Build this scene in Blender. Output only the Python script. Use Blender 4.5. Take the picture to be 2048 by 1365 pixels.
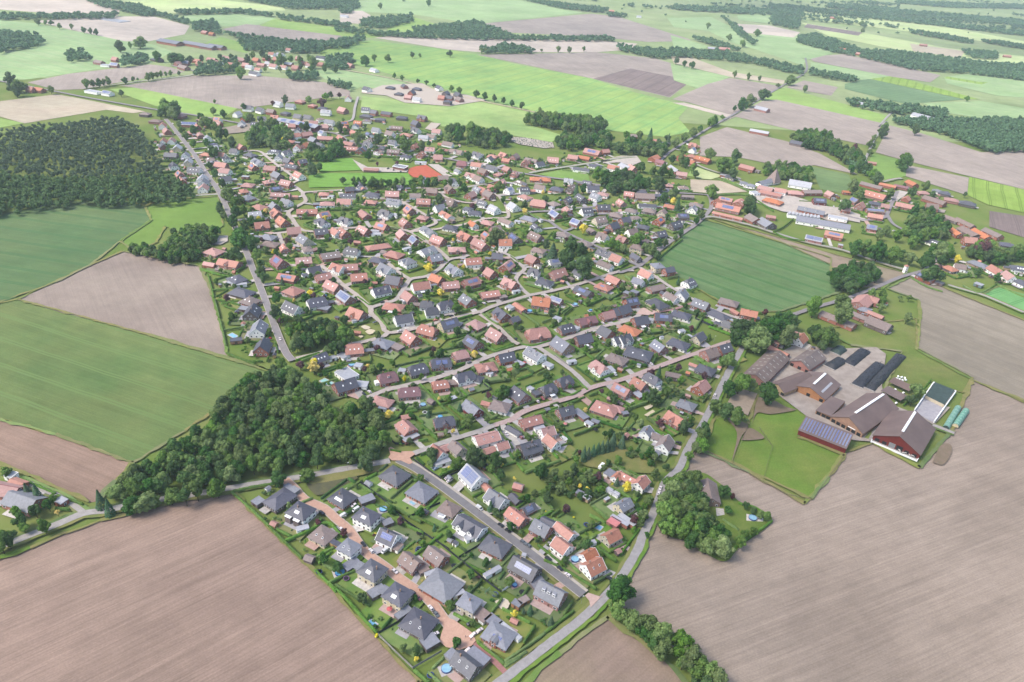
# Aerial view of a German village between fields: every house, tree, car and field is placed on the
# ground plane in metres (x to the right, y away from the aircraft, z up).
import bpy, math, random
import numpy as np
from mathutils import Matrix, Vector
for o in list(bpy.data.objects): bpy.data.objects.remove(o)
random.seed(11); RNG=np.random.default_rng(11)
sc=bpy.context.scene; COL=sc.collection; PI=math.pi
CAMERA_HEIGHT=325.061
CAMERA_AXES=((0.997564, 0.035059, 0.060306), (-0.069756, 0.501367, 0.862418), (0, 0.864524, -0.502592))
CAMERA_LENS=26.0156

# ---------------------------------------------------------------- camera
cd=bpy.data.cameras.new('camera'); cam=bpy.data.objects.new('camera',cd); COL.objects.link(cam)
cd.sensor_width=36; cd.sensor_fit='HORIZONTAL'; cd.lens=CAMERA_LENS; cd.clip_start=1; cd.clip_end=90000
_r,_u,_f=CAMERA_AXES
cam.matrix_world=Matrix(((_r[0],_u[0],-_f[0],0),(_r[1],_u[1],-_f[1],0),(_r[2],_u[2],-_f[2],CAMERA_HEIGHT),(0,0,0,1)))
sc.camera=cam
# ---------------------------------------------------------------- sky, sun, exposure
SUN_EL=math.radians(52); SUN_AZ=(-0.94,-0.34)            # direction towards the sun on the ground plane
w=bpy.data.worlds.new('World'); sc.world=w; w.use_nodes=True
nt=w.node_tree; nt.nodes.clear()
sky=nt.nodes.new('ShaderNodeTexSky'); sky.sky_type='NISHITA'; sky.sun_disc=False
sky.sun_elevation=SUN_EL; sky.sun_rotation=math.atan2(SUN_AZ[0],SUN_AZ[1]); sky.air_density=1.0; sky.dust_density=2.5; sky.ozone_density=1.0
bg=nt.nodes.new('ShaderNodeBackground'); bg.inputs[1].default_value=0.15
wo=nt.nodes.new('ShaderNodeOutputWorld'); nt.links.new(sky.outputs[0],bg.inputs[0]); nt.links.new(bg.outputs[0],wo.inputs[0])
sl=bpy.data.lights.new('sun','SUN'); sun=bpy.data.objects.new('sun',sl); COL.objects.link(sun)
sl.energy=2.2; sl.angle=math.radians(18); sl.color=(1.0,0.93,0.82)
_d=Vector((SUN_AZ[0]*math.cos(SUN_EL),SUN_AZ[1]*math.cos(SUN_EL),math.sin(SUN_EL))).normalized()
sun.rotation_euler=_d.to_track_quat('Z','Y').to_euler(); sun.location=(0,0,400)
HAZE_DENSITY=7e-5
vs=sc.view_settings; vs.view_transform='Standard'; vs.look='None'; vs.exposure=1.0; vs.gamma=1; vs.use_curve_mapping=False
sc.cycles.volume_bounces=1; sc.cycles.max_bounces=5; sc.cycles.diffuse_bounces=3; sc.cycles.glossy_bounces=2; sc.cycles.transmission_bounces=3; sc.cycles.transparent_max_bounces=4
# ---------------------------------------------------------------- survey (metres)
ZONES=['on the field side of the brick cul-de-sac', 'on the garden side of the brick cul-de-sac', 'on the left of the long grey street', 'on the right of the long grey street', 'by the narrow lane along the ploughed field', 'below the middle of the red brick street', 'above the red brick street', 'below the far end of the red brick street', 'along the paved lane above the wood', 'between the sand playground and the paved lane', 'around the large lawn with the blue pool', 'beside the wheat field corner', 'around the paved turning place', 'by the pasture bend road', 'along the first winding lane', 'beside the straight road below the round oaks', 'below the trees of the football pitch', 'around the winding lane in the village middle', 'near the yellow bush at the lane crossing', 'along the lanes above the sand playground', 'below the big corner farm hall', 'around the tree-lined back lanes', 'beside the three tall oaks', 'near the wheat field tree row', 'in the dense row beside the pine forest', 'across the straight road from the dense row', 'behind the long red works hall', 'above the football pitch', 'in the small estate below the bright meadow', 'along the main road past the clay court', 'in the row below the graveyard', 'by the farm lane under tall trees', 'around the church end of the main street', 'around the solar-roofed farm', 'around the village green with the big trees', 'by the long cow barn at the village edge', 'at the tree-screened edge beyond the white tower', 'in the old farm group near the tower', 'at the farmyard on the far left edge', 'on the building site in the bright meadow', 'in the second village beyond the tilled fields', 'far off among the hazy farms', 'by the burgundy tree lane in the distance']
HOUSES=[(0,-136.1,341,58,'Dhk',16.3,11.2,'c'),
(0,-119.8,329.5,-25,'Dvw',13.3,11.2,'Vb'),
(0,-102.5,313.5,-28,'Bhc',12.2,11.2,'v'),
(0,-84.7,303.4,-28,'Gvw',10.2,9.2,'v'),
(0,-68.2,287.7,-30,'Dvc',12.2,11.2,'Vc'),
(0,-51.6,272.4,-29,'Dvc',12.2,11.2,'Vc'),
(0,-38.1,257,-27,'Dhk',15.3,13.3,'v'),
(0,-11.5,234.3,-37,'Dgk',13.3,9.2,'vc'),
(1,-98.5,345.8,-32,'Dhr',13.3,12.2,'V'),
(1,-79.8,328.7,-26,'Dvw',13.3,10.2,'V'),
(1,-64,314.4,-26,'Dgw',11.2,10.2,'s'),
(1,-48.3,297.2,-37,'Bgr',12.2,9.2,'v'),
(1,-34.6,302.5,-38,'Bgr',12.2,9.2,'v'),
(1,-29.1,282.4,-31,'Ghr',18.4,16.3,'-'),
(1,-13,270.6,-28,'Gvc',10.2,9.2,'-'),
(1,3.8,253,-28,'Ghr',14.3,11.2,'sz'),
(2,-70,369.6,-32,'Dhr',15.3,13.3,'-'),
(2,-50.5,355.8,-31,'Ghr',15.3,13.3,'-'),
(2,-31.6,342.7,-28,'Bhb',11.2,10.2,'a'),
(2,-17.5,328.8,-33,'Dgw',18.4,11.2,'zya'),
(2,-1.4,314.3,-27,'Dhr',15.3,12.2,'-'),
(2,16.3,298.2,-33,'Dgk',16.3,11.2,'s'),
(2,30.8,281.5,-30,'Ggr',15.3,11.2,'dD'),
(3,-45,394.7,-48,'Rgw',11.2,9.2,'v'),
(3,-32.4,401.3,-49,'Bgc',11,8.8,'-'),
(3,-19,372.7,-51,'Sgw',15.3,13.3,'S'),
(3,-2.8,353.4,-41,'Ggw',13.3,10.2,'z'),
(3,10.4,339,-44,'Rgr',13.3,9.2,'v'),
(3,17.7,348,41,'Dgr',9.2,6.1,'s'),
(3,25.7,330.2,-35,'Ggr',11.2,10.2,'d'),
(3,39.6,329.7,-45,'Ogw',13.3,7.1,'-'),
(3,37.7,317,-44,'Ogw',10.2,9.2,'-'),
(3,53.3,311.6,40,'Ogw',9.2,7.1,'-'),
(3,55.3,303,37,'Ogw',11.2,10.2,'v'),
(4,67.8,327.8,38,'Ogc',10.2,8.2,'-'),
(4,78,356.3,41,'Ggc',10.2,8.2,'v'),
(4,91.6,378.4,54,'Rgw',10.2,8.2,'-'),
(4,83.6,383.5,-37,'Rgb',12.2,6.1,'v'),
(4,76.7,384.8,51,'Ogw',8.2,6.1,'-'),
(4,113.5,421.8,63,'Bgw',13.2,9.9,'-'),
(4,110.9,430.7,-28,'Bgw',11,6.6,'-'),
(4,135.6,374.3,-93,'Bgb',19.4,12.2,'v'),
(4,102.1,435,59,'Ggw',8.8,7.7,'-'),
(5,-13.2,415.2,29,'Rgw',17.6,11,'v'),
(5,-2,407,33,'Rgw',8.8,7.7,'-'),
(5,17.4,407.2,31,'Dgk',15.4,12.1,'dD'),
(5,17.9,438.1,30,'Rgr',15.4,9.9,'v'),
(5,29.6,426.9,29,'Rgw',9.9,9.9,'-'),
(5,32.7,415.2,-51,'Ogw',11,8.8,'-'),
(5,43.5,453.7,30,'Dgr',12.1,9.9,'d'),
(5,74,462.4,-25,'Rhr',18.7,14.3,'v'),
(5,125.8,452.9,-48,'Rgr',14.3,11,'z'),
(5,138,474.7,-30,'Ghr',13.2,11,'-'),
(6,-70.3,419.9,-51,'Rkr',13.2,11,'v'),
(6,-44.8,430.4,20,'Dkr',14.3,9.9,'z'),
(6,-26,448.9,-48,'Ggd',15.4,9.9,'-'),
(6,-5.5,455.5,-18,'Bhw',14.3,12.1,'-'),
(6,8.7,470.6,-50,'Dgr',14.3,12.1,'v'),
(6,30.7,482,38,'Dkk',12.1,9.9,'za'),
(6,44,494.6,35,'Dkr',12.1,9.9,'z'),
(6,73.4,518.1,-52,'Rkw',14.8,11.4,'z'),
(6,89.5,536.2,-31,'Bhr',16.4,12.8,'-'),
(6,109.1,547.9,-22,'Dhk',22.5,16.6,'v'),
(6,128.2,559.2,-57,'Ggr',13.3,10.9,'V'),
(6,147,569.5,-33,'Dhw',17.1,13.4,'-'),
(6,167,581.7,51,'Dgc',12.4,9.9,'-'),
(7,88.9,487.3,-42,'Rgr',14.3,9.9,'s'),
(7,103.9,498.1,-46,'Ogr',12.1,9.9,'d'),
(7,115.6,506.7,-47,'Dkw',13.2,9.9,'d'),
(7,134.3,517,-16,'Bbk',12.3,6.7,'-'),
(7,171.6,554.5,34,'Bgr',13,11.9,'-'),
(7,185.9,564.7,34,'Dgr',13.2,10.8,'v'),
(7,163.2,528.6,-32,'Dhk',14.7,12.4,'-'),
(7,153.8,499.6,52,'Rgr',13.2,11,'-'),
(8,-124.9,467.3,39,'Dgr',16.5,12.1,'v'),
(8,-127.6,484.8,-42,'Sfw',15.6,12.3,'-'),
(8,-95,481.9,29,'Mkr',14.4,11.1,'dt'),
(8,-73.7,496.8,31,'Dkk',14.7,11.3,'V'),
(8,-56.4,508.6,17,'Dkr',16.2,10.4,'sz'),
(8,-41.9,523.6,30,'Rkr',11.8,10.6,'-'),
(8,-93.6,451.2,-18,'Rhr',15.4,9.9,'-'),
(8,-75.3,464,16,'Mkr',16.5,9.9,'v'),
(8,-53.2,477.3,21,'Rkr',12.1,9.9,'V'),
(8,-35.5,490.5,33,'Dkw',15.5,11.1,'z'),
(8,-19.5,508.6,22,'Rhr',16,12.5,'z'),
(8,-4.3,524.2,29,'Dgr',14.1,10.6,'V'),
(8,19.9,532,-44,'Ggw',16.5,11.8,'D'),
(8,-153.4,503.2,45,'Dgc',11.7,9.4,'V'),
(8,-129.7,520.7,18,'Rkr',14.4,12,'V'),
(9,-109,535.3,-20,'Ghr',15.9,13.4,'-'),
(9,-86.3,545,-46,'Rgr',14.8,12.4,'v'),
(9,-74,560.1,-21,'Rkr',16.4,12.6,'V'),
(9,-57.3,573.8,37,'Dgc',16.7,11.6,'s'),
(9,-32.8,579.2,-37,'Rhr',14.1,12.8,'-'),
(9,-33.2,544.1,-43,'Dgr',14.6,12.2,'s'),
(9,-14.2,559.9,-44,'Rgr',15,12.5,'v'),
(9,22.2,567.5,23,'Rkr',20,13.8,'z'),
(9,47.8,581.3,30,'Dkr',14,10.2,'V'),
(9,66.9,599.8,30,'Mgr',18.2,11.7,'z'),
(9,87.1,612.2,30,'Rgr',13,10.4,'-'),
(9,97.7,620.8,30,'Dgr',13,11.7,'-'),
(9,43.3,549.9,-50,'Ggb',17,14.5,'v'),
(9,62,563.3,29,'Dgr',14.8,11.1,'a'),
(9,83.3,578.7,-48,'Dgr',12.6,12.6,'a'),
(9,92.2,566.3,39,'Dgw',9.8,9.8,'-'),
(10,-11.2,599.1,-56,'Dgr',15.6,11.7,'z'),
(10,25.3,628.4,-9,'Ogr',16.9,13,'d'),
(10,40,636.5,-33,'Sgr',11.7,7.8,'S'),
(10,5,618.6,-53,'Obr',15.6,6.5,'-'),
(10,67.3,660.4,-43,'Dgr',18.2,11.7,'sa'),
(10,88.6,675.3,-35,'Rhr',15.6,13,'s'),
(10,28.8,677,-25,'Dhw',15.6,13,'-'),
(10,42.4,695.3,38,'Rgr',16.9,13,'v'),
(10,-6,664.5,-41,'Rgr',15.6,11.7,'z'),
(10,-24.6,639.9,26,'Rgr',18.2,11.7,'V'),
(10,-26.7,685.6,-48,'Rgr',11.7,11.7,'-'),
(10,-10.5,706,67,'Rgr',16.9,11.7,'s'),
(10,99.5,689.6,-45,'Rgr',15.6,10.4,'a'),
(11,134.8,708.8,-47,'Ogw',14.3,10.4,'-'),
(11,124.7,690.3,-37,'Ggw',11.7,9.1,'-'),
(11,141.9,680.1,31,'Bgr',18.2,10.4,'-'),
(11,154.4,660.1,-51,'Bgw',14.3,9.1,'-'),
(11,165.1,666.4,63,'Ggw',13,11.7,'-'),
(11,178.1,697.3,41,'Dkw',11.7,11.7,'V'),
(11,211.3,660.2,-26,'Bhr',18.2,13,'-'),
(11,150.3,732.2,-69,'Gvc',13,11.7,'-'),
(11,161.2,724.2,29,'Dgr',11.7,9.1,'-'),
(11,225.1,635.5,-19,'Ogr',15.6,9.1,'-'),
(12,138.9,646.2,-53,'Dhc',19.5,14.3,'-'),
(12,112.6,643.2,27,'Dgr',13,11.7,'s'),
(12,102.7,624.3,41,'Dgr',14.3,11.7,'-'),
(12,117.1,605.7,23,'Dgr',14.2,11.7,'a'),
(12,139.9,615.9,-2,'Dgr',15.6,11.7,'s'),
(12,158.7,626.1,-25,'Dhw',16.9,13,'-'),
(12,181.1,647.7,-37,'Ggr',15.6,11.7,'V'),
(12,195.4,630.1,-46,'Dhw',20.8,13,'-'),
(12,105.7,587.5,-33,'Ohr',17.7,13.9,'-'),
(12,98.7,568.4,39,'Dgw',12.3,11.1,'z'),
(12,199.4,609.6,-36,'Dgc',10.2,9,'-'),
(13,-348.7,901,-3,'Rhr',14.3,13,'-'),
(13,-303.5,913.5,-20,'Rgr',15.6,11.7,'V'),
(13,-334.2,856.4,-33,'Ghr',15.6,14.3,'-'),
(13,-310,826.9,-24,'Rhr',16.9,14.3,'-'),
(13,-297.8,871.4,3,'Rgr',23.4,10.4,'V'),
(13,-283.5,846.5,-25,'Ggw',13,10.4,'-'),
(13,-292.6,830,-52,'Ggk',11.7,10.4,'-'),
(13,-283.4,808.4,-54,'Rgr',15.6,11.7,'z'),
(13,-268.9,784.5,-48,'Ogr',15.6,11.7,'d'),
(13,-287.2,768.1,25,'Rgr',15.6,11.7,'z'),
(13,-271.6,740.7,-14,'Ghs',15.6,13,'-'),
(13,-263.6,722.8,-9,'Bhr',16.9,13,'-'),
(13,-312.5,693.7,-22,'Rhr',16.9,14.3,'-'),
(13,-287.1,667.9,-13,'Ogr',22.1,13,'z'),
(14,-248.7,758.7,24,'Rgr',14.3,11.7,'-'),
(14,-251.4,821.7,11,'Rgr',23.4,11.7,'zV'),
(14,-225.3,790.6,-39,'Dkw',14.3,11.7,'z'),
(14,-248.5,887.4,12,'Rhr',11.7,10.4,'-'),
(14,-235.8,854.1,12,'Rhw',16.9,11.7,'-'),
(14,-219.5,762,24,'Dgr',14.3,11.7,'v'),
(14,-230.8,735.9,-43,'Ggc',15.6,13,'v'),
(14,-204,764.9,-45,'Rgw',13,10.4,'-'),
(14,-194.8,702.9,30,'Bgr',19.5,13,'V'),
(14,-216.9,683.3,22,'Rgr',15.6,10.4,'V'),
(14,-239.9,677.6,-45,'Mgr',16.9,13,'s'),
(14,-201.1,664,38,'Dgw',13,10.4,'-'),
(14,-179.6,672.5,-30,'Rgw',14.3,11.7,'z'),
(15,-267.9,635.3,-39,'Dhk',15.6,13,'v'),
(15,-254,609,-20,'Dhk',20.8,14.3,'-'),
(15,-241,593.9,-27,'Bhr',14.3,13,'v'),
(15,-231,570.4,94,'Dgk',15.6,13,'v'),
(15,-216.1,542.3,96,'Ggw',16.5,12.7,'v'),
(15,-203.3,513.8,95,'Dgr',14.5,12.1,'-'),
(15,-221.9,645.4,-12,'Rgr',18.2,11.7,'s'),
(15,-188.7,650.8,37,'Rgr',14.3,10.4,'v'),
(15,-208.9,619,-28,'Rhr',15.6,14.3,'-'),
(15,-174.4,631.4,-36,'Rgr',16.9,11.7,'v'),
(15,-180.6,597,31,'Dkw',16.9,13,'V'),
(15,-199,583.2,-33,'Dgw',16.9,11.7,'V'),
(16,-218.1,885.6,12,'Dgw',19.5,10.4,'V'),
(16,-216.6,860.2,3,'Rgw',16.9,11.7,'-'),
(16,-189.8,897.1,-3,'Dhw',16.9,13,'-'),
(16,-186.5,871.8,-3,'Rhr',14.3,11.7,'-'),
(16,-164.6,899.5,6,'Rgr',16.9,11.7,'v'),
(16,-135.5,900.3,12,'Bgw',14.3,9.1,'-'),
(16,-158.1,872.2,-11,'Ggw',16.9,11.7,'dD'),
(16,-122,879.7,3,'Rgr',16.9,11.7,'dV'),
(16,-134.4,847.4,-58,'Rgr',14.3,11.7,'s'),
(16,-117.2,923.1,-3,'Bgr',14.3,11.7,'-'),
(16,-95.1,936.2,-62,'Bgr',15.6,11.7,'z'),
(16,-90.6,886.1,-28,'Bkb',16.9,13,'v'),
(16,-65.2,865,-16,'Dvw',10.4,10.4,'-'),
(16,-56,858.5,-3,'Dhw',15.6,11.7,'-'),
(16,-58.9,941.2,-54,'Ggw',13,10.4,'v'),
(17,-184.7,825.6,-54,'Rgr',18.2,11.7,'-'),
(17,-161.2,832.6,-26,'Dkw',15.6,11.7,'z'),
(17,-201.7,799.6,-25,'Dkw',14.3,11.7,'z'),
(17,-132.9,806.2,-53,'Rgr',13,11.7,'v'),
(17,-116,830.2,-16,'Rhr',11.7,11.7,'-'),
(17,-89.1,842.1,-50,'Ogw',19.5,10.4,'z'),
(17,-174.8,774.5,-40,'Rgr',15.6,11.7,'V'),
(17,-157.4,790.5,-25,'Rgr',14.3,11.7,'s'),
(17,-195.2,764.5,-49,'Rgr',14.3,11.7,'v'),
(17,-130.3,770.3,-60,'Rgr',14.3,11.7,'-'),
(17,-115,756.9,-56,'Sgr',13,10.4,'S'),
(17,-103.7,787.8,-51,'Ggw',20.8,11.7,'z'),
(17,-89.4,761.6,-34,'Rgr',15.6,13,'V'),
(17,-80.2,805.5,-15,'Dhw',15.6,13,'-'),
(17,-55.2,816.6,-51,'Ogw',11.7,9.1,'-'),
(17,-60.8,779,-43,'Rgr',16.9,11.7,'z'),
(17,-45,761.6,-43,'Rgr',13,11.7,'-'),
(18,-66.6,742.6,10,'Rhr',18.2,13,'z'),
(18,-97.9,732.8,51,'Ggw',18.2,13,'z'),
(18,-150.9,735.3,30,'Rhr',26,11.7,'-'),
(18,-175,715.5,-9,'Dkw',15.6,11.7,'V'),
(18,-130.6,718.2,-24,'Rhr',18.2,14.3,'-'),
(18,-145.1,701.3,-18,'Dhb',15.6,11.7,'-'),
(18,-113.4,698.2,-45,'Gvw',14.3,13,'z'),
(18,-86.4,712.7,33,'Ggr',13,11.7,'v'),
(18,-46.6,710.5,21,'Rgw',16.9,11.7,'V'),
(18,-170.7,677.4,17,'Rgr',19.5,13,'V'),
(18,-131.9,677.1,-38,'Ggw',15.6,13,'z'),
(18,-64.1,688.4,-47,'Ggw',14.3,13,'z'),
(19,-154.6,654.8,21,'Rgr',15.6,11.7,'v'),
(19,-119.9,652.5,-13,'Dgr',14.3,13,'-'),
(19,-127.9,629.7,35,'Dgw',16.9,11.7,'D'),
(19,-157.7,611.8,-46,'Sgr',16.9,11.7,'S'),
(19,-140.7,581.2,-28,'Ogr',15.6,13,'z'),
(19,-78.9,663.9,-32,'Ogr',13,11.7,'-'),
(19,-92.1,644.5,27,'Rgw',16.9,11.7,'a'),
(19,-63.8,652.1,20,'Rgr',15.6,11.7,'V'),
(19,-44.7,661.4,39,'Rgr',16.9,11.7,'s'),
(19,-99.9,620.8,-48,'Rgr',13,11.7,'a'),
(19,-111,601.1,-8,'Rhr',18.2,13,'a'),
(19,-98.1,577,29,'Dgw',15.6,11.7,'-'),
(19,-81.1,607.9,-2,'Dkw',11.7,10.4,'-'),
(19,-74.9,595,19,'Dkw',11.7,10.4,'-'),
(19,-63.6,607.8,29,'Dkw',14.3,11.7,'z'),
(19,-44.7,622,-51,'Ggr',14.3,11.7,'v'),
(20,-53.1,939.6,-40,'Rgr',11.7,10.4,'-'),
(20,-43,925.1,-48,'Bgr',15.6,11.7,'-'),
(20,-33.7,872.5,-47,'Sgw',14.3,11.7,'V'),
(20,-10,887.2,-54,'Sgw',14.3,11.7,'-'),
(20,2.6,954.4,12,'Dkw',13,10.4,'V'),
(20,4.1,929.7,-41,'Rhw',16.9,13,'-'),
(20,23.1,967.4,-18,'Bgw',14.3,10.4,'-'),
(20,45.8,969.5,-18,'Dhb',16.9,13,'-'),
(20,65.6,973.7,62,'Bgk',14.3,11.7,'v'),
(20,95.3,980.1,12,'Dgw',16.9,10.4,'a'),
(20,108.5,962.8,-18,'Rhw',14.3,13,'-'),
(20,97,946.3,-43,'Ggw',13,11.7,'v'),
(21,21.5,903.9,-12,'Rkr',19.5,14.3,'-'),
(21,41.2,910.7,-50,'Bhk',14.3,13,'-'),
(21,58.5,924.7,61,'Dgk',13,11.7,'v'),
(21,77,933.9,-59,'Dgk',15.6,11.7,'V'),
(21,104.2,905.2,11,'Dgr',16.9,11.7,'v'),
(21,82,888.1,24,'Dgw',14.3,11.7,'V'),
(21,42.2,868,-56,'Sgr',15.6,11.7,'S'),
(21,67.2,846.8,-40,'Sgr',11.7,11.7,'S'),
(21,9.9,852.3,-29,'Ghc',18.2,13,'-'),
(21,-17.4,835.1,-38,'Bgw',18.2,10.4,'-'),
(21,-39.4,828.9,-16,'Rhr',14.3,13,'-'),
(21,96.7,859.5,33,'Bgc',15.6,11.7,'v'),
(21,111.4,841.5,47,'Dgr',14.3,11.7,'-'),
(21,118.7,885.7,-17,'Bhk',15.6,13,'-'),
(21,96.3,805.7,-40,'Bgw',13,11.7,'z'),
(21,84.7,827.8,-62,'Bbk',11.7,7.8,'-'),
(22,18.7,793.6,-46,'Bgr',16.9,11.7,'V'),
(22,-4.9,783,-60,'Dgk',16.9,11.7,'s'),
(22,-15.3,766.9,10,'Ogw',14.3,11.7,'d'),
(22,50.3,808.3,-16,'Bhw',15.6,13,'-'),
(22,75.1,785.6,-47,'Bhr',16.9,11.7,'-'),
(22,94.4,757,-38,'Dgw',16.9,10.4,'D'),
(22,22.1,751.1,-20,'Bvc',14.3,11.7,'-'),
(22,15.5,726.5,-44,'Rgr',13,11.7,'-'),
(22,-21.9,729.3,-2,'Dgr',11.7,11.7,'-'),
(22,-40.2,756.5,-50,'Rgr',14.3,11.7,'v'),
(22,93.7,727.2,-41,'Bgw',16.9,9.1,'-'),
(22,107.1,744.1,-38,'Ogw',13,11.7,'-'),
(23,163.8,963.1,3,'Bgr',26,15.6,'-'),
(23,163.2,927.5,3,'Dgw',23.4,7.8,'-'),
(23,224.8,978.8,3,'Bbk',16.9,7.8,'-'),
(23,193.9,931.3,-18,'Ohr',15.6,11.7,'-'),
(23,229.9,943.9,-19,'Bhb',16.9,14.3,'-'),
(23,140.1,904.9,-18,'Bhw',14.3,11.7,'-'),
(23,163.8,909.7,-18,'Bhk',15.6,13,'-'),
(23,179.7,902.5,68,'Bgc',11.7,10.4,'-'),
(23,204.1,894.9,11,'Dgb',14.3,10.4,'s'),
(23,189.1,860.8,40,'Dgk',16.9,11.7,'v'),
(23,148.9,851.1,-17,'Dhk',14.3,11.7,'-'),
(23,166.6,827.3,31,'Dgk',13,11.7,'v'),
(23,132.7,827.6,32,'Bgw',13,10.4,'-'),
(23,128.1,865.6,33,'Dgr',13,11.7,'-'),
(23,133.8,778.6,-29,'Bvc',14.3,11.7,'-'),
(23,129.5,753.6,-56,'Dgk',13,7.8,'-'),
(23,144.4,806.4,-16,'Bhk',11.7,10.4,'-'),
(24,-586.8,1167.4,-4,'Bhr',18.2,11.7,'-'),
(24,-563,1139.2,106,'Rgw',13,10.4,'-'),
(24,-544.1,1110.7,-53,'Rgr',14.3,10.4,'-'),
(24,-525.4,1056.7,105,'Rgw',13,10.4,'-'),
(24,-515.9,1062.9,105,'Rgw',13,10.4,'-'),
(24,-494.4,1031.6,104,'Sgc',13,11.7,'-'),
(24,-487.5,995.1,3,'Dgk',16.9,10.4,'-'),
(24,-469.1,999.5,104,'Ggw',11.7,10.4,'-'),
(24,-454.4,973.4,103,'Sgc',13,10.4,'-'),
(24,-432.7,940.9,-3,'Dgw',16.9,11.7,'V'),
(24,-409.5,908,102,'Sgw',14.3,13,'-'),
(24,-620.4,1204.1,-4,'Bhk',15.6,11.7,'-'),
(24,-402.7,894.5,102,'Ggw',13,11.7,'-'),
(24,-394.8,874.4,101,'Rgw',13,11.7,'-'),
(25,-568.4,1209.8,-13,'Rhr',20.8,15.6,'-'),
(25,-531.1,1161.2,4,'Sgr',23.4,10.4,'S'),
(25,-446.9,1015.3,-12,'Ohr',14.3,11.7,'-'),
(25,-426,1013.5,-12,'Ogw',14.3,10.4,'-'),
(25,-408.1,968.4,-11,'Rgr',16.9,11.7,'-'),
(25,-393.4,943.9,-11,'Rgw',14.3,11.7,'-'),
(25,-411.7,1056.1,-47,'Rgr',13,10.4,'-'),
(25,-388.4,1026.2,-28,'Dhk',16.9,11.7,'-'),
(25,-366.8,994.3,-46,'Ggw',20.8,13,'z'),
(25,-361.9,1051.1,-3,'Dhw',16.9,11.7,'V'),
(25,-346.1,1020,98,'Ggw',13,10.4,'-'),
(25,-329.5,1007.1,-36,'Dgk',13,10.4,'-'),
(25,-316.9,984,-17,'Dgr',18.2,11.7,'v'),
(25,-297.2,948.3,-42,'Rgw',15.6,11.7,'V'),
(25,-341.6,968.7,-3,'Rgr',15.6,11.7,'-'),
(25,-324,942.3,-41,'Ggk',15.6,11.7,'-'),
(26,-479.8,1282.7,-4,'Dkw',15.6,11.7,'-'),
(26,-455.6,1274.5,-32,'Dgw',14.3,11.7,'-'),
(26,-436.3,1270.1,-20,'Bgr',14.3,10.4,'-'),
(26,-441.9,1326.3,-21,'Sgw',14.3,11.7,'-'),
(26,-411.9,1271.6,-20,'Dhk',14.3,11.7,'-'),
(26,-417.1,1317.7,-4,'Ggw',15.6,11.7,'-'),
(26,-412.7,1362.4,-21,'Rhr',15.6,13,'-'),
(26,-383.4,1338,-21,'Rhr',13,11.7,'-'),
(26,-383.2,1246.1,-20,'Dgc',14.3,11.7,'-'),
(26,-366.8,1246,-20,'Dgc',14.3,11.7,'-'),
(26,-347.9,1291.3,-4,'Sgw',16.9,11.7,'D'),
(26,-362.1,1322.9,-4,'Dhr',15.6,10.4,'-'),
(26,-324.3,1314,-34,'Rgr',16.9,13,'-'),
(26,-335.3,1405.5,96,'Rgw',14.3,11.7,'-'),
(26,-319.3,1491.9,-37,'Dgw',14.3,11.7,'-'),
(26,-325.8,1226.8,-14,'Ggw',15.6,10.4,'-'),
(27,-354.3,1133.8,49,'Rgw',11.7,10.4,'-'),
(27,-341.4,1145.5,43,'Rgr',16.9,10.4,'-'),
(27,-309.1,1133.5,4,'Rgr',23.4,11.7,'-'),
(27,-355.7,1105.2,-3,'Rhr',13,11.7,'-'),
(27,-328,1085.6,80,'Ogr',13,10.4,'-'),
(27,-335.6,1072.4,97,'Rgw',10.4,10.4,'-'),
(27,-323.2,1117.8,-39,'Ggk',14.3,11.7,'-'),
(27,-268.7,1112.2,-19,'Rgr',18.2,11.7,'-'),
(27,-259.1,1088,3,'Rgr',19.5,11.7,'V'),
(27,-241.6,1088.6,93,'Ggr',11.7,10.4,'-'),
(27,-307.5,1094.6,-30,'Dgw',11.7,9.1,'-'),
(28,-277.7,1290,-15,'Dhk',20.8,11.7,'-'),
(28,-287,1329.5,-4,'Dgw',14.3,10.4,'V'),
(28,-269.1,1313.8,-22,'Dgr',11.7,10.4,'-'),
(28,-247.3,1315.1,-15,'Dgr',18.2,11.7,'-'),
(28,-250.4,1273.1,-4,'Dhk',16.9,11.7,'-'),
(28,-217.5,1297.5,-4,'Dhk',18.2,13,'-'),
(28,-182.6,1298.4,-22,'Dgr',15.6,11.7,'z'),
(28,-187.5,1258,-44,'Dgk',14.3,11.7,'-'),
(28,-213.3,1223,-4,'Bgr',18.2,11.7,'V'),
(28,-242.8,1197,-20,'Ggw',13,10.4,'-'),
(28,-217.6,1182.1,-33,'Bgw',14.3,11.7,'-'),
(28,-192.9,1188.3,-14,'Ohr',18.2,13,'-'),
(28,-181,1213.9,-34,'Dgw',14.3,11.7,'z'),
(28,-146.8,1214.3,-14,'Rgw',14.3,11.7,'-'),
(28,-163.1,1175.4,-4,'Sgw',15.6,9.1,'-'),
(28,-151.8,1182.6,-20,'Bgw',14.3,10.4,'-'),
(28,-280.2,1213.5,94,'Ggw',11.7,10.4,'-'),
(29,-195.7,1088.3,-3,'Bgr',18.2,11.7,'V'),
(29,-174.3,1071.6,-13,'Dhw',14.3,11.7,'-'),
(29,-144.3,1108.6,-3,'Rgw',14.3,10.4,'D'),
(29,-127,1070.7,3,'Rgr',13,11.7,'-'),
(29,-120.9,1145.5,-20,'Bgw',16.9,10.4,'-'),
(29,-104.4,1111,-20,'Bgc',20.8,11.7,'z'),
(29,-71.6,1096.8,-33,'Dgw',14.3,11.7,'-'),
(29,-90.2,1049.9,-3,'Mkr',14.3,11.7,'-'),
(29,-68.9,1048.2,-13,'Ogw',15.6,10.4,'-'),
(29,-72.8,998.5,-31,'Rgw',15.6,10.4,'z'),
(29,-61.3,985.7,-41,'Bgw',13,11.7,'-'),
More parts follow.
